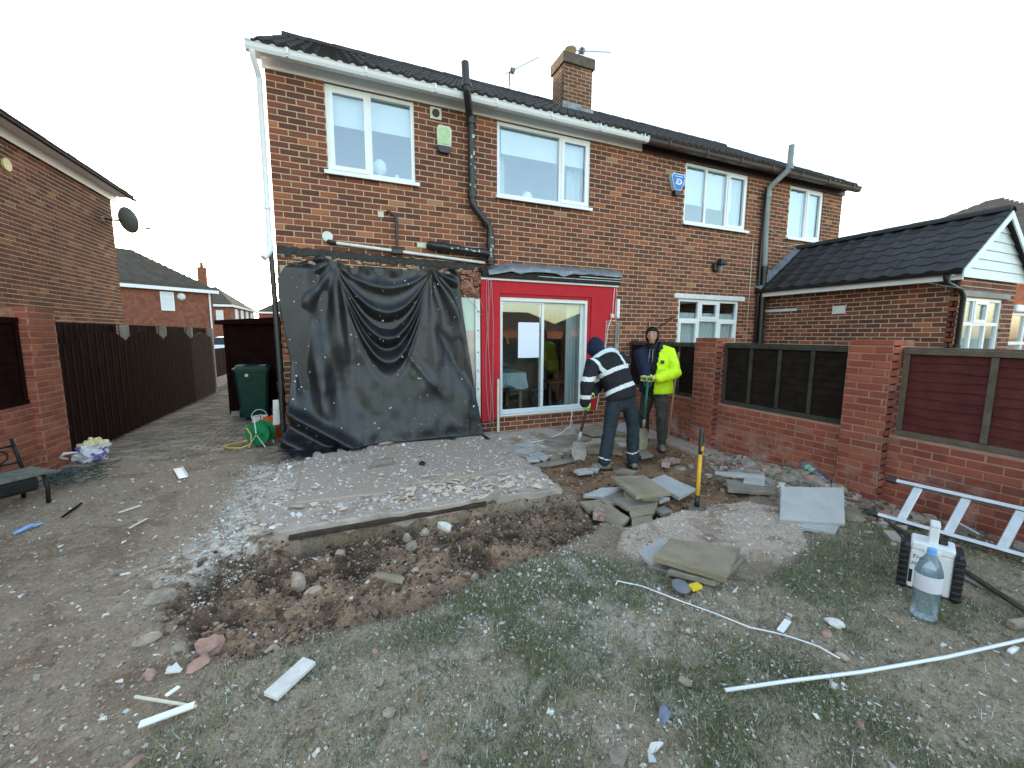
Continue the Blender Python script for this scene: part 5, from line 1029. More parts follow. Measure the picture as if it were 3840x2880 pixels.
    f = np_mesh('plaster_flecks', W, (Q6[None]+8*np.arange(N)[:, None, None]).reshape(-1, 4), m_bits, np.repeat(palette(N, [(.72, .72, .66), (.62, .54, .4)], [.7, .3]), 8, 0), parent=o); tag(f, kind='stuff')
sheet()

# ================================================================== paving slabs and rubble
m_flagb = mat('buff paving slab', (.36, .29, .19), .92, .28, 5, c2=(.42, .36, .26), bump=.006, bscale=70, fine=60); m_flagg = mat('pale grey paving slab', (.5, .5, .48), .9, .12, 6, bump=.005, bscale=80, fine=90); m_flagd = mat('grey brown slab', (.3, .26, .21), .92, .3, 6, bump=.008, bscale=50, fine=60)
def flag(label, P, th=.036, mt=None, name='paving_slab', cat='paving slab', group=None, rag=.012):
    """a slab from its top corners (x,y,z), edges slightly broken"""
    P = [Vector(p) for p in P]; a = (P[1]-P[0]).cross(P[2]-P[0]).normalized(); a = a if a.z > 0 else -a; pts = []
    c = sum(P, Vector())/len(P); area = sum(((P[i]-c).cross(P[(i+1) % len(P)]-c)).dot(a) for i in range(len(P)))
    if area < 0: P = P[::-1]
    for i in range(len(P)):
        p, q = P[i], P[(i+1) % len(P)]; n = max(2, int((q-p).length/.05))
        for j in range(n): r = p.lerp(q, j/n); o = (c-r).normalized()*abs(noise.noise(r*17+Vector((3, 1, 7))))*rag*(1 if j else .4); pts.append(r+o)
    b = MB(); n = len(pts); ch = .006
    rings = [[p-a*th+(c-p)*.0 for p in pts], [p-a*ch for p in pts], [p+(c-p).normalized()*ch for p in pts]]; L = c.copy(); L.z -= th
    b.loft([[tuple(p-L) for p in r] for r in rings]); me = b.mesh(name, mt or m_flagb)
    bm = bmesh.new(); bm.from_mesh(me); bmesh.ops.recalc_face_normals(bm, faces=bm.faces); bm.to_mesh(me); bm.free()
    o = link(name, me, None, L); return tag(o, label, cat, group)
def Zs(pts, z): return [(x, y, z) if not isinstance(z, (list, tuple)) else (x, y, z[i]) for i, (x, y) in enumerate(pts)]
flag('large buff slab lying on top of the slab heap', Zs([(2.66, -2.85), (3.0, -2.99), (2.92, -3.47), (2.55, -3.4)], [.15, .17, .16, .15]))
flag('pale grey square slab right of the heap, next to the sledgehammer', Zs([(3.08, -2.96), (3.37, -2.9), (3.4, -3.33), (3.07, -3.43)], [.09, .1, .08, .07]), mt=m_flagg)
flag('thin slab pushed under the left corner of the heap', Zs([(2.26, -2.93), (2.52, -2.89), (2.7, -3.0), (2.4, -3.07)], [.03, .06, .08, .05]), mt=m_flagg)
flag('broken slab wedged below the top slab of the heap', Zs([(2.64, -3.1), (2.78, -3.17), (2.88, -3.36), (2.68, -3.52), (2.42, -3.5)], [.08, .09, .05, .01, .0]))
flag('pale buff slab at the left front of the heap', Zs([(2.16, -3.27), (2.4, -3.13), (2.41, -3.49), (2.2, -3.6)], [.0, .02, .0, -.03]))
flag('small slab corner at the far left of the heap', Zs([(2.16, -3.02), (2.38, -3.07), (2.35, -3.17), (2.14, -3.24)], [.01, .02, .01, 0]))
flag('hourglass shaped slab piece at the front of the heap', Zs([(2.68, -3.27), (2.8, -3.36), (2.7, -3.46), (2.55, -3.67), (2.3, -3.65), (2.5, -3.42)], [.03, .02, .0, -.04, -.04, .0]))
flag('small slab wedge at the right of the heap', Zs([(2.88, -3.22), (3.02, -3.36), (2.86, -3.39)], .05), mt=m_flagg)
flag('small broken slab lying below the grey square slab', Zs([(2.74, -3.43), (2.9, -3.41), (2.88, -3.56), (2.74, -3.57)], .01), mt=m_flagd)
flag('brick sized slab chunk on the heap front', Zs([(2.72, -3.25), (2.88, -3.31), (2.85, -3.38), (2.7, -3.33)], .1), th=.05)
for i, (x, y, w) in enumerate(((2.5, -3.1, .3), (2.62, -3.3, .35), (2.95, -3.15, .3))): flag(['hidden base slab at the left under the heap', 'hidden base slab in the middle under the heap', 'hidden base slab at the right under the heap'][i], Zs([(x-w/2, y-.1), (x+w/2, y-.13), (x+w/2+.05, y+.12), (x-w/2, y+.14)], .03+.02*i), mt=m_flagd)
flag('big buff slab with a dark stain in the foreground stack', Zs([(1.96, -4.3), (2.27, -4.14), (2.68, -4.42), (2.22, -4.68)], [.15, .14, .12, .15]), th=.045)
flag('white faced slab under the foreground stack, corner showing left', Zs([(2.0, -4.09), (2.3, -4.0), (2.45, -4.3), (1.98, -4.26)], .07), mt=m_flagg)
flag('grey slab under the foreground stack, edge showing at the front', Zs([(2.0, -4.4), (2.4, -4.2), (2.62, -4.4), (2.2, -4.62)], .085), mt=m_flagd)
flag('bottom slab of the foreground stack on the grass', Zs([(1.95, -4.25), (2.4, -4.1), (2.75, -4.42), (2.25, -4.6)], .045), mt=m_flagd)
flag('large pale grey slab propped up facing the viewer right of centre', [(3.5, -4.16, .08), (3.96, -4.43, .08), (4.45, -4.14, .23), (3.91, -3.88, .23)], mt=m_flagg)
flag('slab lying flat below the propped pale slab', Zs([(3.6, -4.27), (3.75, -4.47), (4.2, -4.3), (4.05, -4.05)], .055), mt=m_flagg)
flag('buff broken slab to the right of the propped slab', Zs([(4.0, -4.35), (4.3, -4.42), (4.55, -4.22), (4.4, -4.1), (4.1, -4.2)], .05), mt=m_flagb)
flag('narrow slab piece bridging the small stack by the rubble', Zs([(3.92, -3.12), (4.1, -3.2), (4.36, -3.4), (4.3, -3.46), (4.0, -3.26)], .13), mt=m_flagg)
flag('thick slab at the bottom of the small stack by the rubble', Zs([(3.72, -3.46), (3.95, -3.24), (4.42, -3.5), (4.1, -3.72)], .07), mt=m_flagd)
flag('whitish slab end in the small stack by the rubble', Zs([(4.0, -3.42), (4.16, -3.3), (4.35, -3.42), (4.15, -3.56)], .11), mt=m_flagg)
flag('long flat slab near the patio door, left of the shovel', Zs([(2.82, -.8), (3.45, -.75), (3.6, -1.08), (3.15, -1.16)], .07), mt=m_flagd)
flag('second slab layer below the long flat slab near the door', Zs([(2.75, -.95), (3.2, -.9), (3.35, -1.25), (2.85, -1.3)], .035), mt=m_flagd)
flag('broad slab lifted behind the legs of the bending person', Zs([(3.64, -.5), (4.25, -.3), (4.3, -1.05), (3.66, -.97)], [.1, .08, .07, .09]), mt=m_flagb)
flag('pale slab still bedded by the house corner', Zs([(4.32, -.4), (4.9, -.3), (4.9, -1.0), (4.38, -.98)], .05), mt=m_flagg)
flag('broken slab left of the shovel blade', Zs([(2.3, -1.5), (2.5, -1.37), (2.62, -1.6), (2.42, -1.75)], .05), mt=m_flagg)
flag('angular slab piece next to the shovel blade', Zs([(2.55, -1.4), (2.72, -1.5), (2.68, -1.72), (2.5, -1.8)], [.07, .06, .04, .05]), mt=m_flagb)
flag('long dark slab edge lying left of the shovel', Zs([(2.12, -1.86), (2.5, -1.76), (2.86, -1.76), (2.84, -1.84), (2.45, -1.9)], .03), mt=m_flagd)
flag('white slab fragment in front of the left boot', Zs([(2.57, -2.22), (2.76, -2.2), (2.78, -2.35), (2.57, -2.34)], .035), th=.035, mt=m_flagg)
flag('smaller white slab fragment in front of the left boot', Zs([(2.79, -2.21), (2.94, -2.25), (2.82, -2.37)], .03), th=.03, mt=m_flagg)
flag('slab strip behind the boots of the bending person', Zs([(3.22, -1.45), (3.68, -1.72), (3.6, -1.85), (3.2, -1.6)], .03), mt=m_flagb)
flag('slab piece by the right boot of the bending person', Zs([(3.8, -1.87), (4.0, -1.85), (3.9, -2.13), (3.68, -2.15)], .05), mt=m_flagd)
flag('slab strip behind the shovel of the person in yellow', Zs([(3.9, -1.3), (4.2, -1.45), (4.15, -1.58), (3.85, -1.45)], .03), mt=m_flagg)
flag('half buried flat stone between boots and slab heap', Zs([(3.05, -2.38), (3.2, -2.34), (3.33, -2.5), (3.15, -2.6)], .02), mt=m_flagd)
for i, P in enumerate(([(2.2, -1.2), (2.42, -1.1), (2.5, -1.3), (2.3, -1.4)], [(2.35, -.9), (2.6, -.85), (2.62, -1.05), (2.4, -1.08)], [(2.2, -1.6), (2.38, -1.55), (2.34, -1.75), (2.18, -1.72)])): flag(['thin slab chip on the concrete by the door stake', 'slab chip below the red wall', 'slab chip at the slab corner near the sheet'][i], Zs(P, .05), th=.03, mt=m_flagg)
def rock(label, loc, size, mt, name='stone', cat='stone', seed=1, group=None, sq=1, rz=None):
    bm = bmesh.new(); bmesh.ops.create_icosphere(bm, subdivisions=2, radius=1)
    for v in bm.verts:
        n = noise.noise(v.co*1.3+Vector((seed*3.1, 0, 0)))*.45+noise.noise(v.co*3+Vector((seed, 5, 0)))*.15; v.co *= (1+n)
        for ax in range(3): v.co[ax] = math.copysign(abs(v.co[ax])**sq, v.co[ax])
    me = bpy.data.meshes.new(name); bm.to_mesh(me); bm.free(); me.materials.append(mt)
    o = link(name, me, None, (loc[0], loc[1], loc[2] if len(loc) > 2 else float(ground_h(np.array([loc[0]]), np.array([loc[1]]))[0])+size[2]*.5)); o.scale = size; o.rotation_euler = (0, 0, rz if rz is not None else seed*1.7)
    return tag(o, label, cat, group)
m_st = mat('pale stone', (.4, .32, .245), .9, .3, 12, bump=.01, bscale=60); m_stg = mat('grey stone', (.3, .26, .205), .9, .3, 12, bump=.01, bscale=60); m_stp = mat('pink brick rubble', (.42, .26, .2), .9, .25, 14, bump=.01, bscale=60); m_plw = mat('white plaster', (.7, .68, .64), .85, .12, 14, bump=.006, bscale=60)
for i, (l, x, y, s, m) in enumerate((('big pointed pale stone standing in the soil at centre left', -.36, -3.34, (.07, .06, .085), m_st), ('flat oblong pale stone beside the pointed stone', -.25, -3.5, (.085, .045, .03), m_st), ('small triangular stone below the slab edge', .45, -2.98, (.045, .04, .06), m_st), ('pale stone just right of the triangular one', .6, -3.0, (.05, .04, .045), m_st), ('white twisted plaster lump under the slab edge', .79, -2.93, (.09, .04, .06), m_plw), ('dark earth covered stone in mid trench', .46, -3.12, (.075, .055, .055), m_stg), ('long flat brown stone slab in the soil', .24, -3.64, (.14, .045, .025), m_flagb), ('rounded pale stone in the left of the trench', -.09, -3.0, (.05, .045, .045), m_st), ('small stone in the soil beside its twin', .64, -3.25, (.035, .03, .03), m_st), ('round small stone right of its twin', .72, -3.28, (.03, .028, .028), m_st), ('stone with dark hollow in the middle of the soil', .43, -3.52, (.04, .035, .03), m_st), ('round whitish stone at the right of the soil', .8, -3.82, (.035, .035, .035), m_stg),
        ('flat grey-green stone lying on the gravel at left', -1.14, -3.31, (.1, .08, .035), m_stg), ('large pink stone at the lawn corner', -.75, -3.87, (.095, .08, .04), m_stp), ('brown pebble stone with lit edge on the gravel', -1.06, -3.74, (.075, .04, .035), m_st), ('round grey stone left of the pink stone', -.88, -3.88, (.06, .045, .03), m_stg), ('flaky pink brick rubble piece by the lawn edge', -.75, -4.05, (.07, .045, .025), m_stp), ('pink chip left of the white triangular chip', -.95, -4.03, (.05, .03, .02), m_stp), ('long pink brick chip at the bottom left lawn edge', -.83, -4.54, (.045, .02, .02), m_stp), ('buff stone sunk in soil at the lawn edge', -.42, -4.04, (.06, .05, .03), m_st), ('pale leaf shaped stone on the lawn', .1, -4.54, (.035, .02, .015), m_st), ('blue-grey slate lump on the lawn', .12, -4.73, (.035, .025, .015), m_stg), ('pink pebble high on the lawn', .09, -4.34, (.022, .02, .016), m_stp), ('pale stone under the ladder side', 4.0, -4.75, (.03, .025, .015), m_st), ('brown flat stone right of the white pipe start', 2.33, -5.29, (.04, .03, .015), m_st), ('pink stone left of the white cup on the lawn', 2.43, -5.16, (.04, .028, .018), m_stp), ('buff stone lump in mid lawn', 1.46, -5.09, (.04, .025, .018), m_st), ('dusty stone at the bottom of the lawn', .94, -5.26, (.06, .04, .02), m_stg))):
    rock(l, (x, y), tuple(q*.82 for q in s), m, seed=i+1, sq=.82)
for i in range(60):   # rubble chunks by the wall
    x, y = rng.normal(4.66, .22), rng.normal(-3.32, .28)
    if x > 4.9: continue
    s = rng.uniform(.025, .075); rock('mixed grey rubble chunk heaped at the foot of the garden wall', (x, y), (s*rng.uniform(.8, 1.5), s, s*rng.uniform(.5, .9)), [m_st, m_stg, m_stg, m_conc, m_stp][i % 5], 'rubble_chunk', 'rubble', i+40, 'rubble chunks heaped by the garden wall', .85)
for i in range(24):
    x, y = rng.normal(4.62, .18), rng.normal(-4.45, .3); s = rng.uniform(.02, .05)
    if x < 4.9: rock('rubble chunk lying between ladder and garden wall', (x, y), (s*1.3, s, s*.6), [m_st, m_stg, m_stp][i % 3], 'rubble_chunk', 'rubble', i+140, 'rubble chunks by the ladder', .85)
# tile and plaster shards: a few shapes, many copies
def shard_mesh(name, n, th, mt, seed, curl=0):
    r_ = random.Random(seed); a = sorted(r_.uniform(0, 6.28) for _ in range(n)); P = [(math.cos(t)*r_.uniform(.6, 1), math.sin(t)*r_.uniform(.35, .8)) for t in a]
    b = MB(); b.add([(x, y, -th/2+curl*x*x) for x, y in P]+[(x, y, th/2+curl*x*x) for x, y in P], [tuple(range(n-1, -1, -1)), tuple(range(n, 2*n))]+[(i, (i+1) % n, n+(i+1) % n, n+i) for i in range(n)]); return b.mesh(name, mt)
m_shard = mat('beige tile', (.7, .58, .47), .6, .15, 9); m_sh2 = mat('tile back', (.52, .41, .32), .9, .2, 12)
T_sh = [shard_mesh('tile_shard', 4+k % 3, .1, [m_shard, m_shard, m_sh2][k % 3], k, [0, .12, .05][k % 3]) for k in range(9)]
W_sh = [shard_mesh('plaster_chip', 4+k % 3, .22, m_plw, 50+k) for k in range(6)]
def put(me, name, label, cat, group, x, y, z, s, tilt=.25):
    o = link(name, me, None, (x, y, z)); o.scale = (s, s, s); o.rotation_euler = (random.uniform(-tilt, tilt), random.uniform(-tilt, tilt), random.uniform(0, 6.28)); return tag(o, label, cat, group)
for i in range(230):
    if i < 140: x, y = random.gauss(.95, .6), random.gauss(-2.38, .17)
    else: x, y = random.uniform(-.6, 2.0), random.uniform(-2.6, -.6)
    x = min(max(x, -.7), 2.05); y = max(y, -2.68); s = random.uniform(.03, .1) if i < 140 else random.uniform(.02, .07)
    put(T_sh[i % 9], 'tile_shard', 'beige broken tile shard littering the concrete slab', 'tile shard', 'beige tile shards on the concrete slab', x, y, float(slab_h(x, y))+.008+random.uniform(0, .02), s)
for i in range(90): x, y = random.uniform(2.05, 2.95), random.uniform(-1.7, -.5); put(T_sh[i % 9], 'tile_shard', 'pale tile shard in the debris between slab and patio door', 'tile shard', 'tile shards below the patio door', x, y, .03+random.uniform(0, .02), random.uniform(.02, .06), .4)
for i in range(110):
    while True:
        x, y = random.uniform(-.9, 4.2), random.uniform(-5.9, -4.1)
        if poly_sd(np.array([x]), np.array([y]), LAWN)[0] < -.03 and in_view((x, y, 0)): break
    put(W_sh[i % 6], 'plaster_chip', 'small white plaster chip scattered on the worn lawn', 'plaster chip', 'white plaster chips on the lawn', x, y, float(ground_h(np.array([x]), np.array([y]))[0])+.008, random.uniform(.007, .017), .5)
for i in range(60):
    while True:
        x, y = random.uniform(-3.0, -.9), random.uniform(-4.4, .4)
        if in_view((x, y, 0)): break
    put(W_sh[i % 6], 'plaster_chip', 'white plaster chip lying on the gravelly ground at the left', 'plaster chip', 'white plaster chips on the gravel', x, y, float(ground_h(np.array([x]), np.array([y]))[0])+.008, random.uniform(.015, .035), .4)
def plank(name, label, cat, a, b_, w, h, mt, ch=.003):
    a, b_ = Vector(a), Vector(b_); d = b_-a; L = d.length; M_ = d.to_track_quat('X', 'Z').to_matrix().to_4x4(); M_.translation = (a+b_)/2; m = MB(); m.box(-L/2, L/2, -w/2, w/2, -h/2, h/2, ch=ch)
    o = m.build(name, mt, None); o.matrix_world = M_; return tag(o, label, cat)
plank('upright_tile', 'pale tile strip standing out of the shards on the slab front', 'tile strip', (.95, -2.2, .1), (1.0, -2.32, .22), .09, .01, m_shard)
rock('broken brown brick lump on the slab below the sheet', (.39, -1.36, .13), (.13, .07, .05), m_flagd, 'brick_lump', 'brick', 5, sq=.75, rz=.2); rock('small dark lump left of the brick lump on the slab', (.01, -1.11, .12), (.04, .035, .035), m_flagd, 'brick_lump', 'brick', 9)
rock('mossy dark lump on the right of the slab', (.85, -1.5, .11), (.08, .04, .02), m_rot, 'moss_lump', 'moss', 12); rock('pale pinkish brick shard lying on the foot of the sheet', (.52, -.46, .13), (.1, .035, .02), m_stp, 'brick_shard', 'brick shard', 15, rz=.2)
# loose bricks
m_lb = mat('dusty loose brick', (.33, .12, .08), .9, .35, 16, c2=(.5, .4, .35), bump=.006, bscale=60)
for i, (x, y, z, rz, l) in enumerate(((3.78, -2.48, .05, .9, 'dusty red brick at left of the pair on the dirt'), (3.95, -2.43, .05, .2, 'dusty red brick at right of the pair on the dirt'), (2.16, -3.35, .02, 1.0, 'pinkish brick end beside the slab heap'))):
    b = MB(); b.box(-.1075, .1075, -.05, .05, -.0325, .0325, ch=.006); o = b.build('loose_brick', m_lb, None); o.location = (x, y, z); o.rotation_euler = (.08, .1, rz); tag(o, l, 'brick')
rock('grey mortar lump in front of the two loose bricks', (3.93, -2.6), (.07, .04, .025), m_conc, 'mortar_lump', 'mortar', 31)
plank('curved tile', 'grooved white tile piece on the lawn at the lower left', 'tile', (-.37, -4.45, .05), (-.22, -4.29, .05), .085, .02, m_plw); bpy.data.objects['curved tile'].name = 'broken_tile'
plank('white_offcut', 'bright white plastic offcut at the lower left lawn edge', 'plastic offcut', (-.87, -4.37, .03), (-.68, -4.35, .035), .035, .01, m_white); plank('thin_stick', 'thin yellowish stick above the white offcut', 'stick', (-.95, -4.19, .03), (-.67, -4.36, .03), .012, .01, m_cream); plank('white_offcut', 'short white strip touching the thin stick', 'plastic offcut', (-.82, -4.24, .03), (-.78, -4.2, .03), .022, .006, m_white)
put(W_sh[1], 'plaster_triangle', 'white triangular plaster chip beside pink rubble', 'plaster chip', None, -.84, -4.07, .03, .045)
plank('door_latch', 'small white plate with two holes beside the white cable', 'plate', (2.2, -5.05, .045), (2.33, -5.01, .045), .035, .008, m_white); put(W_sh[2], 'plaster_shard', 'large white pointed shard at the bottom of the lawn', 'plaster shard', None, 1.09, -5.29, .04, .05); rock('white crumpled paper cup lying on the lawn', (2.56, -5.13), (.045, .035, .02), m_plw, 'paper_cup', 'cup', 77)
put(W_sh[3], 'plaster_shard', 'white flat shard right of the yellow tape', 'plaster shard', None, 2.3, -4.68, .05, .04); rock('bluish folded plastic scrap low on the lawn', (1.25, -5.18), (.05, .025, .015), mat('blue grey plastic', (.2, .23, .3), .4), 'plastic_scrap', 'plastic scrap', 78)
for i, (a, e, l) in enumerate((((-2.0, -1.65, .02), (-1.88, -1.53, .02), 'thin pale strip on the gravel, farther one'), ((-1.76, -2.08, .02), (-1.7, -1.9, .02), 'thin pale strip on the gravel, nearer one'), ((-2.42, -1.59, .02), (-2.44, -1.24, .02), 'dark twig like strip near the bench'), ((5.0, -4.72, .06), (4.86, -4.93, .05), 'white plastic strip inside the ladder'), ((4.0, -4.9, .05), (3.85, -5.3, .04), 'pale lath behind the tool case'))): plank('lath_strip', l, 'strip', a, e, .022, .008, [m_plw, m_cream, m_fbrown, m_white, m_conc][i])
b = MB(); b.box(-.045, .045, -.24, .24, 0, .004); b.box(.04, .045, -.24, .24, .0, .025); b.box(-.045, -.04, -.24, .24, 0, .012); o = b.build('metal_offcut', m_alu, None); o.location = (-1.86, -.53, .02); o.rotation_euler = (0, 0, .4); tag(o, 'grey metal channel offcut on the gravel in front of the drive', 'metal offcut')
o = MB(); o.tube([(-2.6, -1.85, .02), (-2.56, -1.76, .03), (-2.54, -1.68, .02)], [.012, .02, .01], 6); o.tube([(-2.56, -1.74, .02), (-2.5, -1.68, .02)], .012, 6); tag(o.build('blue_strap', mat('blue plastic', (.2, .4, .62), .4), None, smooth=True), 'pale blue plastic strip on the gravel near the bench', 'strip')
# white cable and pipe on the lawn
b = MB(); cp_ = [(1.6, -4.36), (1.63, -4.34), (1.75, -4.44), (1.87, -4.63), (1.99, -4.79), (2.08, -4.96), (2.17, -5.04), (2.22, -5.12), (2.27, -5.21), (2.29, -5.3)]
b.tube([(x, y, float(ground_h(np.array([x]), np.array([y]))[0])+.018) for x, y in cp_], .0042, 6); tag(b.build('white_cable', m_white, None, smooth=True), 'thin white cable curving across the lawn', 'cable')
b = MB(); pts = [(1.57, -5.22), (1.9, -5.3), (2.28, -5.40), (2.79, -5.51), (3.36, -5.61), (3.9, -5.7)]; b.tube([(x, y, .06) for x, y in pts], .0085, 8); b.box(3.18, 3.26, -5.62, -5.6, .03, .05); tag(b.build('plastic_conduit', m_white, None, smooth=True), 'long white plastic conduit pipe across the right foreground', 'pipe')
b = MB(); zz = lambda x, y: float(ground_h(np.array([x]), np.array([y]))[0])
for (x0, y0), (x1, y1) in zip([(4.56, -4.28), (4.25, -4.74), (3.95, -5.18)], [(4.25, -4.74), (3.95, -5.18), (3.6, -5.66)]): b.tube([(x0, y0, zz(x0, y0)+.03), (x1, y1, zz(x1, y1)+.03)], .018, 6)
tag(b.build('dark_edging_strip', mat('dirty dark edging', (.07, .06, .05), .8, .4, 20), None), 'dark edging strip running past the tool case to the right edge', 'edging')
plank('grey_pipe_end', 'grey pipe end poking in at the right edge', 'pipe', (3.45, -5.53, .06), (3.75, -5.6, .06), .04, .04, m_stg)
gd = thing('tape_measure', 'grey disc with yellow tape end beside the foreground slab stack', 'tape measure', (1.98, -4.55, .04))
b = MB(); b.lathe([(.02, 0), (.058, 0), (.06, .006), (.058, .012), (.02, .014)], 20, TR((1.97, -4.55, .06), rx=.25)); b.build('disc', mat('grey metal disc', (.2, .2, .22), .4, .15, metal=.5), gd); b = MB(); b.box(2.02, 2.1, -4.61, -4.56, .05, .075, ch=.006); b.build('yellow_tape', mat('yellow plastic', (.75, .55, .03), .45), gd)
# sledgehammer
SG = thing('sledgehammer', 'yellow handled sledgehammer standing upright on its head', 'sledgehammer', (3.04, -3.68, 0)); m_yel = mat('yellow fibreglass', (.72, .42, .03), .4, .1, 12)
h0, h1 = Vector((3.045, -3.675, .06)), Vector((3.175, -3.565, .80)); lp = lambda t: h0.lerp(h1, t)
b = MB(); M_ = (Vector((.85, -.45, 0))).to_track_quat('X', 'Z').to_matrix().to_4x4(); M_.translation = (3.04, -3.68, .05); b.tube([(-.085, 0, 0), (-.08, 0, 0), (-.04, 0, 0), (0, 0, 0), (.04, 0, 0), (.08, 0, 0), (.085, 0, 0)], [.03, .036, .034, .03, .034, .036, .03], 8, T=M_); b.build('head', mat('worn steel', (.12, .105, .09), .6, .4, 20, metal=.5), SG)
b = MB(); b.tube([lp(.02), lp(.16)], [.026, .02], 10); b.build('collar', m_black, SG, smooth=True); b = MB(); b.tube([lp(.155), lp(.68)], .0185, 10); b.build('handle', m_yel, SG, smooth=True); b = MB(); b.tube([lp(.67), lp(.72), lp(.95), lp(.99), lp(1)], [.0195, .0215, .0215, .026, .02], 10); b.build('grip', m_black, SG, smooth=True); b = MB(); b.box(-.012, .012, -.0225, -.0195, -.05, .03, Matrix.Translation(lp(.74))); b.build('grip_label', m_yel, SG)
# ladder on its side against the wall
LD = thing('aluminium_ladder', 'aluminium ladder lying on edge against the brick wall at right', 'ladder', (4.6, -4.9, 0)); m_ald = mat('dull aluminium', (.55, .57, .58), .35, .12, 12, metal=.75)
dl = Vector((.2, -.98, 0)).normalized(); A0, A1 = Vector((4.41, -4.42, .075)), Vector((4.60, -4.44, .37)); acr = (A1-A0).normalized(); nrm = dl.cross(acr).normalized()
def rail(P0, L):
    M_ = Matrix((dl, nrm, acr)).transposed().to_4x4(); M_.translation = P0; b = MB(); b.box(0, L, -.034, .034, -.004, .004, M_); b.box(0, L, -.034, -.029, .0041, .024, M_); b.box(0, L, .029, .034, .0041, .024, M_); return b.build('rail', m_ald, LD, fix=True)
rail(A0, 2.4); rail(A1+acr*.0, 2.4)
for i in range(8): p = A0+dl*(.17+i*.285); b = MB(); M_ = Matrix((dl, nrm, acr)).transposed().to_4x4(); M_.translation = p; b.box(-.03, .03, -.014, .014, .005, (A1-A0).length-.005, M_, ch=.005); b.build('rung', m_ald, LD)
for P0 in (A0, A1): M_ = Matrix((dl, nrm, acr)).transposed().to_4x4(); M_.translation = P0; b = MB(); b.box(-.05, .03, -.037, .037, -.008, .026, M_, ch=.008); b.build('end_foot', m_black, LD)
# tool case with bottle in front
TC = thing('tool_case', 'white tool case with black ribbed sides and white handle on the grass', 'tool case', (3.5, -5.15, .045), R(-68)); TC.scale = (1.1, 1.1, 1.1); m_wh = mat('case white', (.78, .79, .8), .4, .05, 6)
def tcb(nm, mt, par, *bx, ch=.006): b = MB(); [b.box(*q, ch=ch) for q in bx]; return b.build(nm, mt, par, local=True)
tcb('body', m_wh, TC, (-.09, .09, -.06, .07, .0, .235)); tcb('lid', m_wh, TC, (-.092, .092, -.064, .074, .236, .29), ch=.012)
for sx in (-1, 1):
    sd_ = tcb('side_tyre', m_black, TC, (sx*.091, sx*.13, -.075, .085, -.02, .27), ch=.016)
    for i in range(7): tcb('rib', m_black, sd_, (sx*.092, sx*.135, -.079, .088, .0+i*.036, .018+i*.036), ch=.004)
for y in (-.03, .03): tcb('handle_post', m_wh, TC, (-.02, .02, y-.01, y+.01, .29, .385), ch=.004)
tcb('handle_bar', m_wh, TC, (-.022, .022, -.042, .042, .386, .41), ch=.008); tcb('handle_hub', m_wh, TC, (-.035, .035, -.075, -.0645, .235, .262), ch=.005)
tcb('latch', m_black, TC, (.02, .06, -.02, .02, .291, .312), ch=.006)
for i, (tx_, s_, zz_) in enumerate((('Trade', .032, .185), ('25', .024, .145))):
    cu = bpy.data.curves.new('lettering', 'FONT'); cu.body = tx_; cu.size = s_; cu.extrude = .0008; cu.shear = .2; to = bpy.data.objects.new('lettering', cu); COL.objects.link(to); dg = bpy.context.evaluated_depsgraph_get(); me = bpy.data.meshes.new_from_object(to.evaluated_get(dg)); bpy.data.objects.remove(to); me.materials.clear(); me.materials.append(m_black); link('lettering', me, TC, (-.083, -.0612, zz_), (R(90), 0, 0))
tcb('dark_emblem', m_black, TC, (-.085, -.07, -.0615, -.0603, .03, .11), ch=0)
WB = thing('water_bottle', 'large clear water bottle with blue cap in front of the tool case', 'bottle', (3.11, -5.29, .04)); WB.scale = (1.22, 1.22, 1.22)
g = G('clear plastic'); tr_ = g.n('BsdfTransparent'); tr_.inputs[0].default_value = (.86, .93, .97, 1); gl_ = g.n('BsdfGlossy'); gl_.inputs['Roughness'].default_value = .08; lw_ = g.n('LayerWeight'); lw_.inputs[0].default_value = .35; df_ = g.n('BsdfDiffuse'); df_.inputs[0].default_value = (.5, .66, .76, 1)
m1_ = g.n('MixShader'); m1_.inputs[0].default_value = .16; g.t.links.new(tr_.outputs[0], m1_.inputs[1]); g.t.links.new(df_.outputs[0], m1_.inputs[2]); m2_ = g.n('MixShader'); g.put(m2_.inputs[0], g.math('MULTIPLY', lw_.outputs['Fresnel'], .8)); g.t.links.new(m1_.outputs[0], m2_.inputs[1]); g.t.links.new(gl_.outputs[0], m2_.inputs[2]); g.t.links.new(m2_.outputs[0], g.out.inputs[0]); m_pet = g.m
b = MB(); b.lathe([(.035, 0), (.047, .006), (.05, .02), (.047, .04), (.05, .06), (.047, .085), (.05, .105), (.047, .125), (.05, .14), (.05, .23), (.047, .25), (.035, .29), (.018, .32), (.014, .325), (.014, .335)], 24); b.build('body', m_pet, WB, smooth=True, local=True)
b = MB(); b.lathe([(.0505, .15), (.0508, .155), (.0508, .225), (.0505, .228)], 24); b.f = b.f[:-2]; b.m = b.m[:-2]; b.build('label_band', mat('white pink label', (.7, .74, .78), .5, .05, 30, c2=(.66, .58, .66)), WB, smooth=True, local=True)
b = MB(); b.lathe([(.0172, .325), (.0172, .35), (.015, .353)], 16); b.build('cap', mat('blue cap', (.15, .4, .75), .4), WB, local=True)
PB = thing('crushed_bottle', 'crushed clear drink bottle with blue label lying against the garden wall', 'bottle', (4.93, -3.55, .16)); M_ = Vector((-.28, -.9, -.22)).to_track_quat('Z', 'Y').to_matrix().to_4x4()
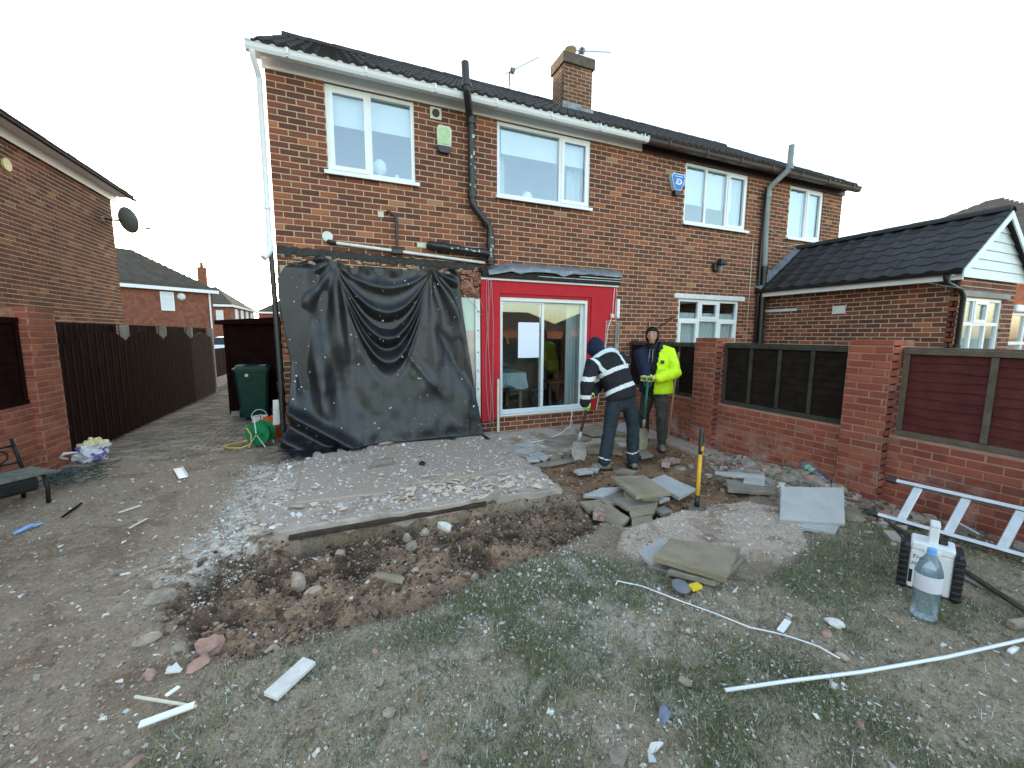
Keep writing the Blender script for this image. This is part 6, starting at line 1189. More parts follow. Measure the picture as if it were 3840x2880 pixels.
b = MB(); b.lathe([(.03, -.14), (.04, -.13), (.036, -.06), (.04, 0), (.034, .05), (.04, .08), (.03, .12), (.013, .16)], 14, M_); b.build('body', m_pet, PB, smooth=True, local=True); b = MB(); b.lathe([(.0415, -.05), (.0385, 0), (.0415, .06)], 14, M_); b.f = b.f[:-2]; b.m = b.m[:-2]; b.build('label_band', mat('blue green label', (.1, .45, .6), .4, .2, 30, c2=(.4, .55, .15)), PB, smooth=True, local=True); b = MB(); b.lathe([(.016, .16), (.016, .18)], 12, M_); b.build('cap', bpy.data.materials['blue cap'], PB, local=True)
# bench end at the left edge
BN = thing('garden_bench', 'weathered garden bench with black iron ends at the left edge', 'bench', (-2.95, -1.05, 0)); m_iron = mat('black iron', (.012, .014, .014), .5, .2); m_slat = mat('grey weathered slat', (.13, .135, .115), .85, .3, 14)
db = Vector((-.62, -.78, 0)).normalized(); pb = Vector((-db.y, db.x, 0)); E0 = Vector((-2.72, -1.05, 0))
def bpt(a, c, z): return E0+db*a-pb*c+Vector((0, 0, z))
for i in range(4):
    M_ = Matrix((db, -pb, Vector((0, 0, 1)))).transposed().to_4x4(); M_.translation = bpt(0, 0, 0); b = MB(); b.box(-.03, 1.25, .02+i*.095, .1+i*.095, .3, .325, M_, ch=.005); b.build('slat', m_slat, BN)
for a in (.03, 1.2):
    b = MB(); b.tube([bpt(a, .05, .0), bpt(a, .03, .15), bpt(a, .06, .28), bpt(a, .2, .29), bpt(a, .36, .28), bpt(a, .42, .14), bpt(a, .44, 0)], .018, 7); b.tube([bpt(a, .38, .29), bpt(a, .46, .5), bpt(a, .5, .62)], .016, 7); b.build('iron_end', m_iron, BN, smooth=True)
b = MB()
for k in range(5):
    c0 = .18+k*.21; b.tube([bpt(c0+.09*math.cos(t), .46+.0, .46+.07*math.sin(t)) for t in [2*math.pi*j/14 for j in range(15)]], .009, 5)
b.tube([bpt(.03, .47, .55), bpt(1.2, .47, .55)], .012, 6); b.tube([bpt(.03, .45, .38), bpt(1.2, .45, .38)], .012, 6); b.build('scroll_back', m_iron, BN, smooth=True)
M_ = Matrix((db, -pb, Vector((0, 0, 1)))).transposed().to_4x4(); M_.translation = E0; b = MB(); b.box(.06, 1.18, .07, .36, .15, .285, M_, ch=.03); b.build('underseat_shade', m_iron, BN)  # shade below the seat, put in as a black box
NT = MB()   # green netting bunched at the pier foot
for k in range(38):
    x, y = rng.normal(-3.05, .16), rng.normal(-.25, .3); pts = [(x+.1*math.sin(j*1.1+k)+.04*j*math.cos(k), y+.08*math.cos(j*.9+k*2), .03+.05*abs(math.sin(j+k))) for j in range(6)]; NT.tube(pts, .006, 4)
tag(NT.build('green_netting', mat('green grey net', (.07, .1, .09), .8, .3), None, smooth=True), 'bunched green garden netting at the foot of the left pier', 'netting')
# carrier bag
bm = bmesh.new(); bmesh.ops.create_icosphere(bm, subdivisions=4, radius=1)
for v in bm.verts:
    c = v.co.copy(); n = noise.noise(c*2+Vector((2, 7, 1)))*.5+noise.noise(c*5)*.22+abs(noise.noise(c*9))*.12; v.co = c*(.75+n); v.co.x *= .2; v.co.y *= .16; v.co.z = max(-.02, v.co.z*.2+.13+.05*c.x)
me = bpy.data.meshes.new('carrier_bag'); bm.to_mesh(me); bm.free(); g = G('printed carrier bag'); P = g.obj(); x, y, z = g.sep(P); n = g.noise(P, 7, 2); c1 = g.mix(g.ramp(n, [(.5, (0, 0, 0)), (.54, (1, 1, 1))]), (.74, .74, .78), (.2, .13, .36)); c2 = g.mix(g.ramp(z, [(.2, (0, 0, 0)), (.24, (.9, .9, .9))]), c1, (.72, .64, .32)); g.bump(g.noise(P, 30, 3), .02); me.materials.append(g.fin(c2, .4, 0, .4))
tag(link('carrier_bag', me, None, (-3.12, .58, .0), (0, 0, .3)), 'crumpled white, yellow and purple carrier bag by the fence foot', 'bag')
b = MB(); b.tube([(-3.3, .42, .08), (-3.36, .38, .12), (-3.3, .36, .17), (-3.2, .42, .16)], [.012, .02, .02, .01], 6); h_ = b.build('handle', m_plw, bpy.data.objects['carrier_bag'], local=True, smooth=True); h_.matrix_parent_inverse = Matrix.Rotation(-.3, 4, 'Z') @ Matrix.Translation((3.12, -.58, 0))
# hose reel, buckets, bin
HR = thing('hose_reel', 'green hose reel with yellow hose on the drive beside the sheet', 'hose reel', (-1.2, .62, 0)); m_grn = mat('green plastic', (.01, .2, .07), .4, .2, 9); M_ = TR((-1.2, .62, .2), rz=R(-18), rx=R(90))
b = MB(); b.lathe([(.02, -.1), (.05, -.12), (.17, -.1), (.175, -.085), (.1, -.07), (.09, .07), (.17, .09), (.175, .1), (.05, .11), (.02, .1)], 28, M_); b.build('drum', m_grn, HR, smooth=False); b = MB()
for s_ in (-1, 1): b.tube([M_ @ Vector((-.12, -.2, s_*.13)), M_ @ Vector((0, 0, s_*.13)), M_ @ Vector((.12, -.2, s_*.13))], .009, 6); b.tube([M_ @ Vector((0, 0, s_*.13)), M_ @ Vector((-.03, .25, s_*.1))], .009, 6)
b.tube([M_ @ Vector((-.03, .25, -.1)), M_ @ Vector((-.03, .25, .1))], .01, 6); b.build('stand', m_alu, HR); b = MB(); b.tube([M_ @ Vector((0, 0, .13)), M_ @ Vector((.08, .0, .15)), M_ @ Vector((.08, 0, .2))], .015, 6); b.build('crank', m_grn, HR)
b = MB(); b.tube([(-1.36, .52, .3), (-1.3, .48, .2), (-1.3, .44, .08), (-1.42, .42, .03), (-1.6, .5, .025), (-1.68, .62, .025), (-1.6, .75, .025), (-1.45, .82, .03), (-1.38, .84, .04)], .012, 7); b.tube([(-1.48, .81, .03), (-1.38, .84, .04)], .022, 8); b.build('hose', mat('yellow hose', (.6, .38, .08), .5), HR, smooth=True)
WBk = thing('white_bucket', 'white bucket with wire handle behind the hose reel', 'bucket', (-1.32, 1.3, 0)); b = MB(); b.lathe([(.09, 0), (.11, .3), (.12, .31), (.12, .33), (.105, .33), (.085, .02)], 22); b.build('body', m_plw, WBk, local=True, smooth=False); b = MB(); b.tube([(.115*math.cos(t), 0, .31+.13*math.sin(t)) for t in [math.pi*j/12 for j in range(13)]], .005, 5); b.build('handle', m_white, WBk, local=True, smooth=True)
OB = thing('orange_tub', 'orange plastic tub squashed beside the white bucket', 'tub', (-1.13, 1.18, 0)); n_ = 24; b = MB()
rg = lambda r, z, w: [(r*math.cos(t)*(1+w*math.sin(3*t+1)), r*.85*math.sin(t)*(1+w*math.cos(2*t)), z+w*.25*math.sin(2*t)) for t in [2*math.pi*j/n_ for j in range(n_)]]
b.loft([rg(.13, 0, .02), rg(.17, .2, .06), rg(.185, .33, .14), rg(.175, .33, .14), rg(.12, .03, .02)]); b.build('body', mat('orange plastic', (.72, .1, .02), .45, .08), OB, local=True)
BN2 = thing('wheelie_bin', 'dark green wheelie bin with pale painted sheen on its lid in front of the shed', 'wheelie bin', (-1.66, 2.95, 0), R(4)); m_bin = mat('bin green', (.006, .045, .03), .45, .15, 8)
b = MB(); rr = lambda hw, y0, y1, z: [(-hw+.04, y0, z), (hw-.04, y0, z), (hw, y0+.04, z), (hw, y1-.04, z), (hw-.04, y1, z), (-hw+.04, y1, z), (-hw, y1-.04, z), (-hw, y0+.04, z)]
b.loft([rr(.22, -.22, .25, .06), rr(.225, -.24, .26, .2), rr(.28, -.3, .32, .95), rr(.3, -.32, .34, .955), rr(.3, -.32, .34, .99)]); b.build('body', m_bin, BN2, local=True)
b = MB(); b.loft([rr(.31, -.34, .36, .992), rr(.31, -.34, .36, 1.02), rr(.25, -.28, .34, 1.06), rr(.2, -.2, .3, 1.07)]); ld = b.build('lid', m_bin, BN2, local=True); b = MB(); b.box(-.26, -.12, -.24, .2, 1.066, 1.074); b.box(.12, .24, -.22, .1, 1.064, 1.072); b.build('lid_sheen_panels', m_greypipe, ld, local=True)  # sheen on the lid laid on as pale grey panels
for sx in (-.2, .2): b = MB(); b.lathe([(.03, -.03), (.09, -.028), (.1, -.015), (.1, .015), (.09, .028), (.03, .03)], 18, TR((sx-.07 if sx < 0 else sx+.07, .25, .1), ry=R(90))); b.build('wheel', m_black, BN2, local=True)
b = MB(); b.box(-.28, .28, .36, .39, .93, .97, ch=.01); b.build('handle', m_bin, BN2, local=True); b = MB(); b.box(-.1, -.05, -.325, -.3, .87, .92, TR(rx=0)); b.build('sticker', m_plw, BN2, local=True)
plank('white_rag', 'white plastic rag hooked on the black downpipe', 'rag', (-.87, -.06, .78), (-.9, .02, .42), .09, .02, m_plw)
# ================================================================== people
def etube(mb, pts, rad, side=None, n=16, cap=True):
    """rounded limb: pts, rad = (a,b) half axes per point; a lies along `side`"""
    pts = [Vector(p) for p in pts]; rad = [(r, r) if not isinstance(r, (tuple, list)) else r for r in rad]
    if cap:   # hemispherical ends
        t0 = (pts[0]-pts[1]).normalized(); t1 = (pts[-1]-pts[-2]).normalized(); h0 = min(rad[0]); h1 = min(rad[-1])
        pre = [(pts[0]+t0*h0*math.sin(q), tuple(r*math.cos(q) for r in rad[0])) for q in (1.45, 1.05, .55)]; post = [(pts[-1]+t1*h1*math.sin(q), tuple(r*math.cos(q) for r in rad[-1])) for q in (.55, 1.05, 1.45)]
        pts = [p for p, _ in pre]+pts+[p for p, _ in post]; rad = [r for _, r in pre]+rad+[r for _, r in post]
    rings = []; k = len(pts); ref = Vector(side) if side else None
    for i, p in enumerate(pts):
        t = (pts[min(i+1, k-1)]-pts[max(i-1, 0)]).normalized()
        if ref is None: ref = t.orthogonal()
        a = (ref-t*ref.dot(t)); a = a.normalized() if a.length > 1e-5 else t.orthogonal().normalized()
        if not side: ref = a
        b_ = t.cross(a); rings.append([p+a*rad[i][0]*math.cos(q)+b_*rad[i][1]*math.sin(q) for q in [2*math.pi*j/n for j in range(n)]])
    mb.loft(rings)
def ball(mb, c, r, n=14):
    r = r if isinstance(r, (tuple, list)) else (r, r, r); c = Vector(c)
    mb.loft([[c+Vector((r[0]*math.cos(p)*math.cos(q), r[1]*math.cos(p)*math.sin(q), r[2]*math.sin(p))) for q in [2*math.pi*j/n for j in range(n)]] for p in [-1.5, -1.1, -.7, -.35, 0, .35, .7, 1.1, 1.5]])
def skin_up(mb, name, mats, parent, voxel=.014, sm=6, wr=0, wscale=14, seed=0):
    """fuse the overlapping limbs into one continuous surface"""
    L = wloc(parent); me = mb.mesh('tmp', mats); bm = bmesh.new(); bm.from_mesh(me); bmesh.ops.recalc_face_normals(bm, faces=bm.faces); bm.to_mesh(me); bm.free()
    o = bpy.data.objects.new('tmp', me); COL.objects.link(o); m = o.modifiers.new('r', 'REMESH'); m.mode = 'VOXEL'; m.voxel_size = voxel; m2 = o.modifiers.new('s', 'SMOOTH'); m2.iterations = sm; m2.factor = .5
    dg = bpy.context.evaluated_depsgraph_get(); out = bpy.data.meshes.new_from_object(o.evaluated_get(dg)); bpy.data.objects.remove(o)
    out.name = name; n = len(out.vertices); co_ = np.zeros(n*3, np.float32); out.vertices.foreach_get('co', co_); co_ = co_.reshape(-1, 3)
    if wr:
        nr = np.zeros(n*3, np.float32); out.vertices.foreach_get('normal', nr); nr = nr.reshape(-1, 3)
        d = np.array([noise.noise(Vector((p[0]*wscale, p[1]*wscale, p[2]*wscale*.7+seed)))+.6*abs(noise.noise(Vector((p[0]*wscale*2.1, p[1]*wscale*2.1, p[2]*wscale*3+seed)))) for p in co_]); co_ = co_+nr*(d*wr)[:, None]
    co_ = co_-np.array(L); out.vertices.foreach_set('co', co_.ravel().astype(np.float32)); out.materials.clear()
    for q in (mats if isinstance(mats, list) else [mats]): out.materials.append(q)
    out.polygons.foreach_set('use_smooth', [True]*len(out.polygons)); out.polygons.foreach_set('material_index', [0]*len(out.polygons)); out.update(); return link(name, out, parent)
def hem(o, c, ax, ok=lambda p: True):
    """cut a garment off flat at the plane through c"""
    L = wloc(o); c, ax = Vector(c), Vector(ax).normalized()
    for v in o.data.vertices:
        d = (v.co+L-c).dot(ax)
        if d < 0 and ok(v.co+L): v.co = v.co-ax*d*.97
    o.data.update()
def paint(o, fn):
    L = wloc(o); me = o.data; me.polygons.foreach_set('material_index', [fn(p.center+L, p.normal) for p in me.polygons]); me.update()
m_skin = mat('skin', (.5, .27, .2), .55, .08, 20); m_navy = mat('navy cloth', (.012, .018, .045), .85, .25, 30, bump=.003, bscale=120); m_blackc = mat('black cloth', (.012, .013, .016), .8, .25, 25, bump=.003, bscale=140); m_denim = mat('dark denim', (.018, .028, .04), .85, .3, 22, c2=(.035, .045, .055), bump=.003, bscale=160)
m_refl = mat('reflective tape', (.68, .7, .7), .45, .08, 20); m_hiv = mat('fluorescent yellow', (.58, .85, .012), .6, .12, 10, bump=.003, bscale=80); m_grey = mat('charcoal trousers', (.035, .034, .034), .85, .3, 18, c2=(.07, .068, .06), bump=.003, bscale=120); m_boot = mat('dusty boot', (.2, .18, .15), .85, .35, 20); m_pale = mat('pale blue lining', (.55, .66, .76), .7, .1, 15); m_glovey = mat('dirty yellow glove', (.5, .48, .16), .8, .25, 30); m_gloveg = mat('green glove', (.35, .7, .12), .7, .15, 30); m_eye = mat('eye white', (.7, .68, .66), .3, .03); m_iris = mat('iris', (.04, .03, .025), .3, .03); m_hair = mat('dark hair', (.02, .014, .012), .7, .3, 60); m_lip = mat('lip', (.4, .16, .13), .6, .05)
def hand(root, mt, c, grip, out, flip=1, name='glove', wrist=None):
    """fist closed round a shaft: c on the shaft, grip along it, out from shaft to knuckles"""
    c, g_, o = Vector(c), Vector(grip).normalized(), Vector(out); o = (o-g_*o.dot(g_)).normalized(); s = g_.cross(o)*flip; b = MB()
    etube(b, [c+o*.028-g_*.03+s*.012, c+o*.03+s*.012, c+o*.028+g_*.032+s*.012], [(.028, .018)]*3, s, 10)
    if wrist: etube(b, [c+o*.03+s*.02, Vector(wrist)], [(.028, .022), (.03, .027)], s, 10)
    for i in range(4):
        k = c+g_*(-.033+i*.022); L = (.95, 1.05, 1.0, .8)[i]; q = [k+o*.03-s*.01, k+o*.012-s*.032*L, k-o*.016-s*.026*L, k-o*.026+s*.002]; etube(b, q, [.0105, .0105, .0098, .009], None, 8)
    k = c+g_*.04; etube(b, [k+o*.03+s*.02, k+o*.004+s*.03, k-o*.022+s*.016], [.013, .0115, .01], None, 8)
    return skin_up(b, name, mt, root, .0055, 2)
def boot(root, a, d, mt=None):
    a, d = Vector(a), Vector((*d, 0)).normalized(); b = MB(); s = Vector((-d.y, d.x, 0))
    etube(b, [a+Vector((0, 0, .16)), a+Vector((0, 0, .08))], [(.05, .055), (.046, .05)], s, 12); etube(b, [a-d*.05+Vector((0, 0, .045)), a+d*.06+Vector((0, 0, .05)), a+d*.14+Vector((0, 0, .036))], [(.04, .042), (.046, .046), (.044, .033)], s, 12)
    o = skin_up(b, 'boot', mt or m_boot, root, .01, 3); q = MB(); q.prism([tuple((a-d*.1+s*.035).xy), tuple((a-d*.1-s*.035).xy), tuple((a+d*.08-s*.052).xy), tuple((a+d*.17-s*.035).xy), tuple((a+d*.185).xy), tuple((a+d*.17+s*.035).xy), tuple((a+d*.08+s*.052).xy)], a.z-.012, a.z+.016); q.build('sole', m_black, o, fix=True); return o
def shovel(label, top, socket, tip, face, shaft, blade, name='shovel', grip='T', wd=.76):
    t = thing(name, label, 'shovel', tip); top, socket, tip, face = Vector(top), Vector(socket), Vector(tip), Vector(face); ax = (top-socket).normalized(); sd_ = ax.cross(face).normalized()
    b = MB(); b.tube([top, socket], .017, 10); b.build('shaft', shaft, t, smooth=True); b = MB(); q = top+ax*.0
    if grip == 'D': b.tube([q-ax*.1, q-ax*.06+sd_*.035, q+sd_*.05, q+ax*.03+sd_*.05], .011, 8); b.tube([q-ax*.1, q-ax*.06-sd_*.035, q-sd_*.05, q+ax*.03-sd_*.05], .011, 8); b.tube([q+ax*.03+sd_*.06, q+ax*.03-sd_*.06], .014, 8)
    else: b.tube([q+sd_*.05, q-sd_*.05], .015, 8)
    b.build('grip', shaft, t, smooth=True); b = MB(); b.tube([socket+ax*.14, socket], [.019, .024], 10); b.build('socket', blade, t, smooth=True)
    dn = (tip-socket); L = dn.length; dn.normalize(); s2 = dn.cross(face).normalized(); nf = s2.cross(dn); b = MB(); rows = []
    for j in range(9):
        u = j/8; w = wd*(.095+.03*math.sin(min(1, u*2)*1.57)-(.0 if u < .7 else (u-.7)*.16)); rows.append([socket+dn*L*u+s2*w*v+nf*(.035*(v*v)-.01*math.sin(u*3)) for v in [-1, -.66, -.33, 0, .33, .66, 1]])
    b.loft(rows, closed=False); b.loft([[p-nf*.004 for p in r[::-1]] for r in rows], closed=False); b.build('blade', blade, t, smooth=True); return t
gz = lambda x, y: float(ground_h(np.array([x]), np.array([y]))[0])
# ---- person bending over in the dark jacket
D1 = thing('person', 'person in black hi-vis striped jacket bending over a shovel, back to viewer', 'person', (3.2, -2.2, 0))
hipL, hipR, kL, kR = (3.22, -2.12, .88), (3.45, -2.12, .88), (3.13, -2.17, .5), (3.5, -2.17, .49); aL = (3.0, -2.24, gz(3.0, -2.24)+.06); aR = (3.44, -2.26, gz(3.44, -2.26)+.06)
shL, shR, nk = (3.0, -1.93, 1.3), (3.55, -1.88, 1.36), (3.22, -1.84, 1.42); eL1, hL1 = (2.82, -2.08, 1.06), (2.79, -2.1, .79); eR1, hR1 = (3.4, -1.62, 1.08), (2.98, -1.98, .93); hd = Vector((3.17, -1.74, 1.525))
b = MB(); etube(b, [(3.335, -2.12, .86), (3.32, -2.06, 1.0), (3.29, -1.97, 1.2), (3.26, -1.9, 1.33)], [(.15, .1), (.14, .1), (.17, .1), (.15, .09)], (1, 0, 0)); etube(b, [nk, hd], [.05, .055]); ball(b, hd, (.085, .1, .11))
for h_, k_, a_ in ((hipL, kL, aL), (hipR, kR, aR)): etube(b, [h_, k_, a_], [.075, .055, .04])
for s_, e_, w_ in ((shL, eL1, hL1), (shR, eR1, hR1)): etube(b, [Vector((3.27, -1.9, 1.34)), s_, e_, w_], [.06, .05, .038, .026])
skin_up(b, 'body', m_skin, D1, .016)
b = MB()
for h_, k_, a_ in ((hipL, kL, aL), (hipR, kR, aR)): etube(b, [Vector(h_)+Vector((0, 0, -.02)), Vector(h_).lerp(Vector(k_), .5), k_, Vector(k_).lerp(Vector(a_), .55), Vector(a_)+Vector((0, 0, .06))], [(.1, .1), (.096, .096), (.083, .083), (.08, .082), (.076, .08)], (1, 0, 0), cap=True)
etube(b, [(3.335, -2.13, .8), (3.335, -2.12, .88)], [(.18, .105), (.17, .1)], (1, 0, 0)); tr1 = skin_up(b, 'trousers', [m_denim, m_refl], D1, .014, 4, .009, 16)
paint(tr1, lambda p, n: 1 if (.135 < p.z+.25*(p.x-3.0) < .147 and p.x < 3.2) or (.175 < p.z+.25*(p.x-3.44)*-1 < .187 and p.x > 3.3) else 0)
ax1 = Vector((-.24, .42, .87)).normalized(); hip0 = Vector((3.34, -2.11, .94))
b = MB(); etube(b, [(3.325, -2.13, .87), (3.33, -2.09, .98), (3.31, -2.02, 1.13), (3.29, -1.96, 1.25), (3.28, -1.91, 1.34), (3.26, -1.87, 1.4)], [(.225, .165), (.215, .162), (.218, .158), (.245, .15), (.25, .13), (.17, .1)], (1, 0, .05)); etube(b, [Vector(shL)+Vector((.12, 0, .02)), shL, Vector(shL).lerp(Vector(eL1), .5), eL1, Vector(eL1).lerp(Vector(hL1), .5), Vector(hL1)+Vector((0, 0, .05))], [.1, .1, .09, .082, .074, .062]); etube(b, [Vector(shR)-Vector((.12, 0, 0)), shR, Vector(shR).lerp(Vector(eR1), .5), eR1, hR1], [.1, .1, .088, .08, .062]); etube(b, [(3.25, -1.86, 1.38), (3.2, -1.82, 1.43)], [(.12, .09), (.1, .08)], (1, 0, 0))
jk = skin_up(b, 'jacket', [m_blackc, m_refl], D1, .012, 5, .012, 13, 4)
def jpaint(p, n):
    q = (p-hip0).dot(ax1); lat = (p-hip0).dot(Vector((.96, 0, .28)))
    arm = p.x < 2.97 and (p-Vector(eL1)).length < .34 and lat < -.2
    if arm:
        return 1 if abs(p.z-1.14) < .026 or abs(p.z-.92) < .026 else 0
    if abs(q-.055) < .027 or abs(q-.3) < .027: return 1
    if q > .3 and n.y < -.05 and (abs(lat+.14+.35*(q-.3)) < .024 or abs(lat-.17-.05*(q-.3)) < .024): return 1
    return 0
paint(jk, jpaint); hem(jk, hip0-ax1*.075, (-.12, .25, .96), lambda p: p.x > 3.0)
b = MB(); etube(b, [hd+Vector((.0, -.0, .035)), hd+Vector((0, .01, -.02)), hd+Vector((.03, -.04, -.07))], [(.108, .118), (.122, .132), (.1, .11)], (1, 0, 0)); skin_up(b, 'hood', m_navy, D1, .012, 4, .008, 18)
b = MB(); arc = [(3.03+.36*t/10, -1.93-.05*math.sin(math.pi*t/10), 1.385+.055*math.sin(math.pi*t/10)+.06*t/10) for t in range(11)]; etube(b, arc, [(.036+.022*math.sin(math.pi*t/10), .028) for t in range(11)], (0, 0, 1), 10); skin_up(b, 'hood_lining', m_pale, D1, .009, 2)
b = MB(); arc = [(x, y-.012, z-.055) for x, y, z in arc]; etube(b, arc, [(.04+.03*math.sin(math.pi*t/10), .03) for t in range(11)], (0, 0, 1), 10); skin_up(b, 'folded_hood', m_blackc, D1, .011, 3)
boot(D1, (aL[0], aL[1]-.01, aL[2]-.05), (-.75, .3)) ; boot(D1, (aR[0], aR[1]-.01, aR[2]-.05), (.25, .85))
tp1, sk1, tip1 = Vector((2.89, -2.06, .93)), Vector((2.79, -1.97, .31)), Vector((2.84, -1.93, .05)); axs = tp1-sk1
hand(D1, m_gloveg, sk1+axs*.76, axs, (-.5, -.6, .2), wrist=hL1); hand(D1, m_gloveg, tp1-axs.normalized()*.02, (1, .2, .1), (.3, .1, .6), wrist=hR1)
m_shaft = mat('dark wood shaft', (.06, .03, .028), .6, .3, 12); m_steelb = mat('clay caked steel', (.42, .4, .37), .6, .25, 14, metal=.2)
shovel('shovel with dark shaft and pale blade held by the bending person', tp1, sk1, tip1, (-.55, -.8, .2), m_shaft, m_steelb)
# ---- person in the yellow coat
D2 = thing('person', 'person in fluorescent yellow coat and dark hood standing with a shovel, facing viewer', 'person', (4.3, -1.65, 0))
fd = Vector((-.8, -.6, 0)).normalized(); sdv = Vector((-fd.y, fd.x, 0))   # facing; sdv = towards image right / his left
pel = Vector((4.32, -1.64, .9)); chs = Vector((4.26, -1.67, 1.36)); nk = Vector((4.2, -1.69, 1.52)); hd = Vector((4.165, -1.71, 1.675))
aA = (4.37, -1.78, gz(4.37, -1.78)+.06); aB = (4.4, -1.36, gz(4.4, -1.36)+.06); hA, hB = pel+Vector((.04, -.07, -.02)), pel+Vector((-.02, .09, -.02)); kA, kB = Vector((4.3, -1.83, .49)), Vector((4.25, -1.5, .5))
shA, shB = chs+Vector((.19, -.06, .08)), chs+Vector((-.17, .12, .08)); shA = Vector((4.44, -1.74, 1.43)); shB = Vector((4.07, -1.58, 1.42)); eA, wA = Vector((4.4, -1.93, 1.16)), Vector((4.0, -2.02, 1.09)); eB, wB = Vector((4.02, -1.75, 1.14)), Vector((3.9, -1.95, 1.1))
b = MB(); etube(b, [pel, pel.lerp(chs, .5), chs, chs+Vector((-.02, 0, .07))], [(.14, .095), (.13, .09), (.17, .1), (.13, .08)], (1, -.3, 0)); etube(b, [nk-Vector((0, 0, .05)), nk+Vector((0, 0, .06))], [.05, .05])
ball(b, hd+Vector((0, 0, .02)), (.075, .08, .098)); etube(b, [hd+fd*.012+Vector((0, 0, -.02)), hd+fd*.03+Vector((0, 0, -.075))], [(.062, .06), (.045, .042)], sdv); etube(b, [hd+fd*.075+Vector((0, 0, .025)), hd+fd*.098+Vector((0, 0, -.018))], [.011, .015], None, 8)
etube(b, [hd+fd*.066-sdv*.045+Vector((0, 0, .035)), hd+fd*.072+sdv*.045+Vector((0, 0, .035))], [.013, .013], None, 8); etube(b, [hd+fd*.066-sdv*.018+Vector((0, 0, -.052)), hd+fd*.066+sdv*.018+Vector((0, 0, -.052))], [.012, .012], None, 8)
for h_, k_, a_ in ((hA, kA, aA), (hB, kB, aB)): etube(b, [h_, k_, a_], [.075, .055, .04])
for s_, e_, w_ in ((shA, eA, wA), (shB, eB, wB)): etube(b, [chs, s_, e_, w_], [.06, .05, .038, .026])
bd2 = skin_up(b, 'body', [m_skin, m_lip, m_hair], D2, .0105, 3)
def fpaint(p, n):
    q = p-hd
    if q.length > .2: return 0
    if abs(q.z+.052) < .008 and q.dot(fd) > .06 and abs(q.dot(sdv)) < .026: return 1
    if q.dot(fd) > .05 and .046 < q.z < .056 and .015 < abs(q.dot(sdv)) < .05: return 2
    if q.z < -.04 and q.dot(fd) > 0 and noise.noise(p*90) > .12: return 2
    return 0
paint(bd2, fpaint)
for s_ in (-1, 1): e = MB(); ball(e, hd+fd*.07+sdv*s_*.03+Vector((0, 0, .022)), .0115, 10); ey = e.build('eye', m_eye, D2, smooth=True); e = MB(); ball(e, hd+fd*.079+sdv*s_*.03+Vector((0, 0, .022)), .006, 8); e.build('iris', m_iris, ey, smooth=True); e = MB(); ball(e, hd+fd*.0-sdv*0+sdv*s_*.079+Vector((0, 0, .005)), (.014, .014, .03), 8); e.build('ear', m_skin, D2, smooth=True)
b = MB(); n_ = 20; rings = []
for t in range(13):   # hood shell: open ring at the face, closing at the back
    u = t/12; r = .098*(1.02 if u < .3 else math.sqrt(max(.02, 1-((u-.3)/.72)**2))); c = hd+fd*(.055-.19*u)+Vector((0, 0, .012-.02*u)); rings.append([c+sdv*r*math.cos(q)*.95+Vector((0, 0, r*math.sin(q)*1.28)) for q in [2*math.pi*j/n_ for j in range(n_)]])
b.loft(rings, cap=False); b.loft([[hd+(p-hd)*.93 for p in r[::-1]] for r in rings[:9]], cap=False); b.loft([rings[0], [hd+(p-hd)*.93 for p in rings[0]]], cap=False); b.build('hood', m_blackc, D2, smooth=True)
b = MB(); etube(b, [hd+fd*.052+Vector((0, 0, .085))-sdv*.05, hd+fd*.066+Vector((0, 0, .1)), hd+fd*.052+Vector((0, 0, .085))+sdv*.05], [.017, .02, .017], None, 8); skin_up(b, 'hair', m_hair, D2, .008, 1)
b = MB(); etube(b, [nk+Vector((.0, 0, -.07)), nk+Vector((0, 0, .03))], [(.085, .08), (.075, .075)], sdv); etube(b, [pel+Vector((0, 0, .08)), pel.lerp(chs, .5), chs], [(.165, .12), (.165, .125), (.18, .12)], (1, -.3, 0)); skin_up(b, 'hoodie', m_blackc, D2, .014, 4, .006, 18)
b = MB()
for h_, k_, a_ in ((hA, kA, aA), (hB, kB, aB)): h_, k_, a_ = Vector(h_), Vector(k_), Vector(a_); etube(b, [h_+Vector((0, 0, -.02)), h_.lerp(k_, .5), k_, k_.lerp(a_, .5), a_+Vector((0, 0, .05))], [(.105, .105), (.095, .095), (.08, .082), (.07, .072), (.062, .064)])
etube(b, [pel-Vector((0, 0, .04)), pel+Vector((0, 0, .08))], [(.15, .11), (.15, .11)], (1, -.3, 0)); skin_up(b, 'trousers', m_grey, D2, .014, 4, .01, 17, 9)
b = MB(); cf = .0; etube(b, [pel+Vector((.02, 0, -.04)), pel+Vector((.015, 0, .05)), pel.lerp(chs, .45)+Vector((.02, 0, 0)), pel.lerp(chs, .8)+Vector((.02, 0, 0)), chs+Vector((.01, 0, .06)), chs+Vector((-.02, 0, .12))], [(.25, .215), (.245, .21), (.235, .195), (.245, .185), (.21, .15), (.11, .1)], (1, -.35, 0))
etube(b, [shA-Vector((.1, 0, -.02)), shA, shA.lerp(eA, .5), eA, eA.lerp(wA, .5), wA.lerp(eA, .08)], [.1, .108, .104, .1, .09, .075]); etube(b, [shB+Vector((.1, 0, .02)), shB, shB.lerp(eB, .5), eB, wB], [.09, .095, .088, .08, .062])
cf_ = [m_hiv, m_navy, m_blackc]; ct = skin_up(b, 'coat', cf_, D2, .013, 4, .013, 12, 2)
axc = (chs-pel).normalized(); rgt = Vector((.74, -.67, 0)).normalized()     # image right at his place
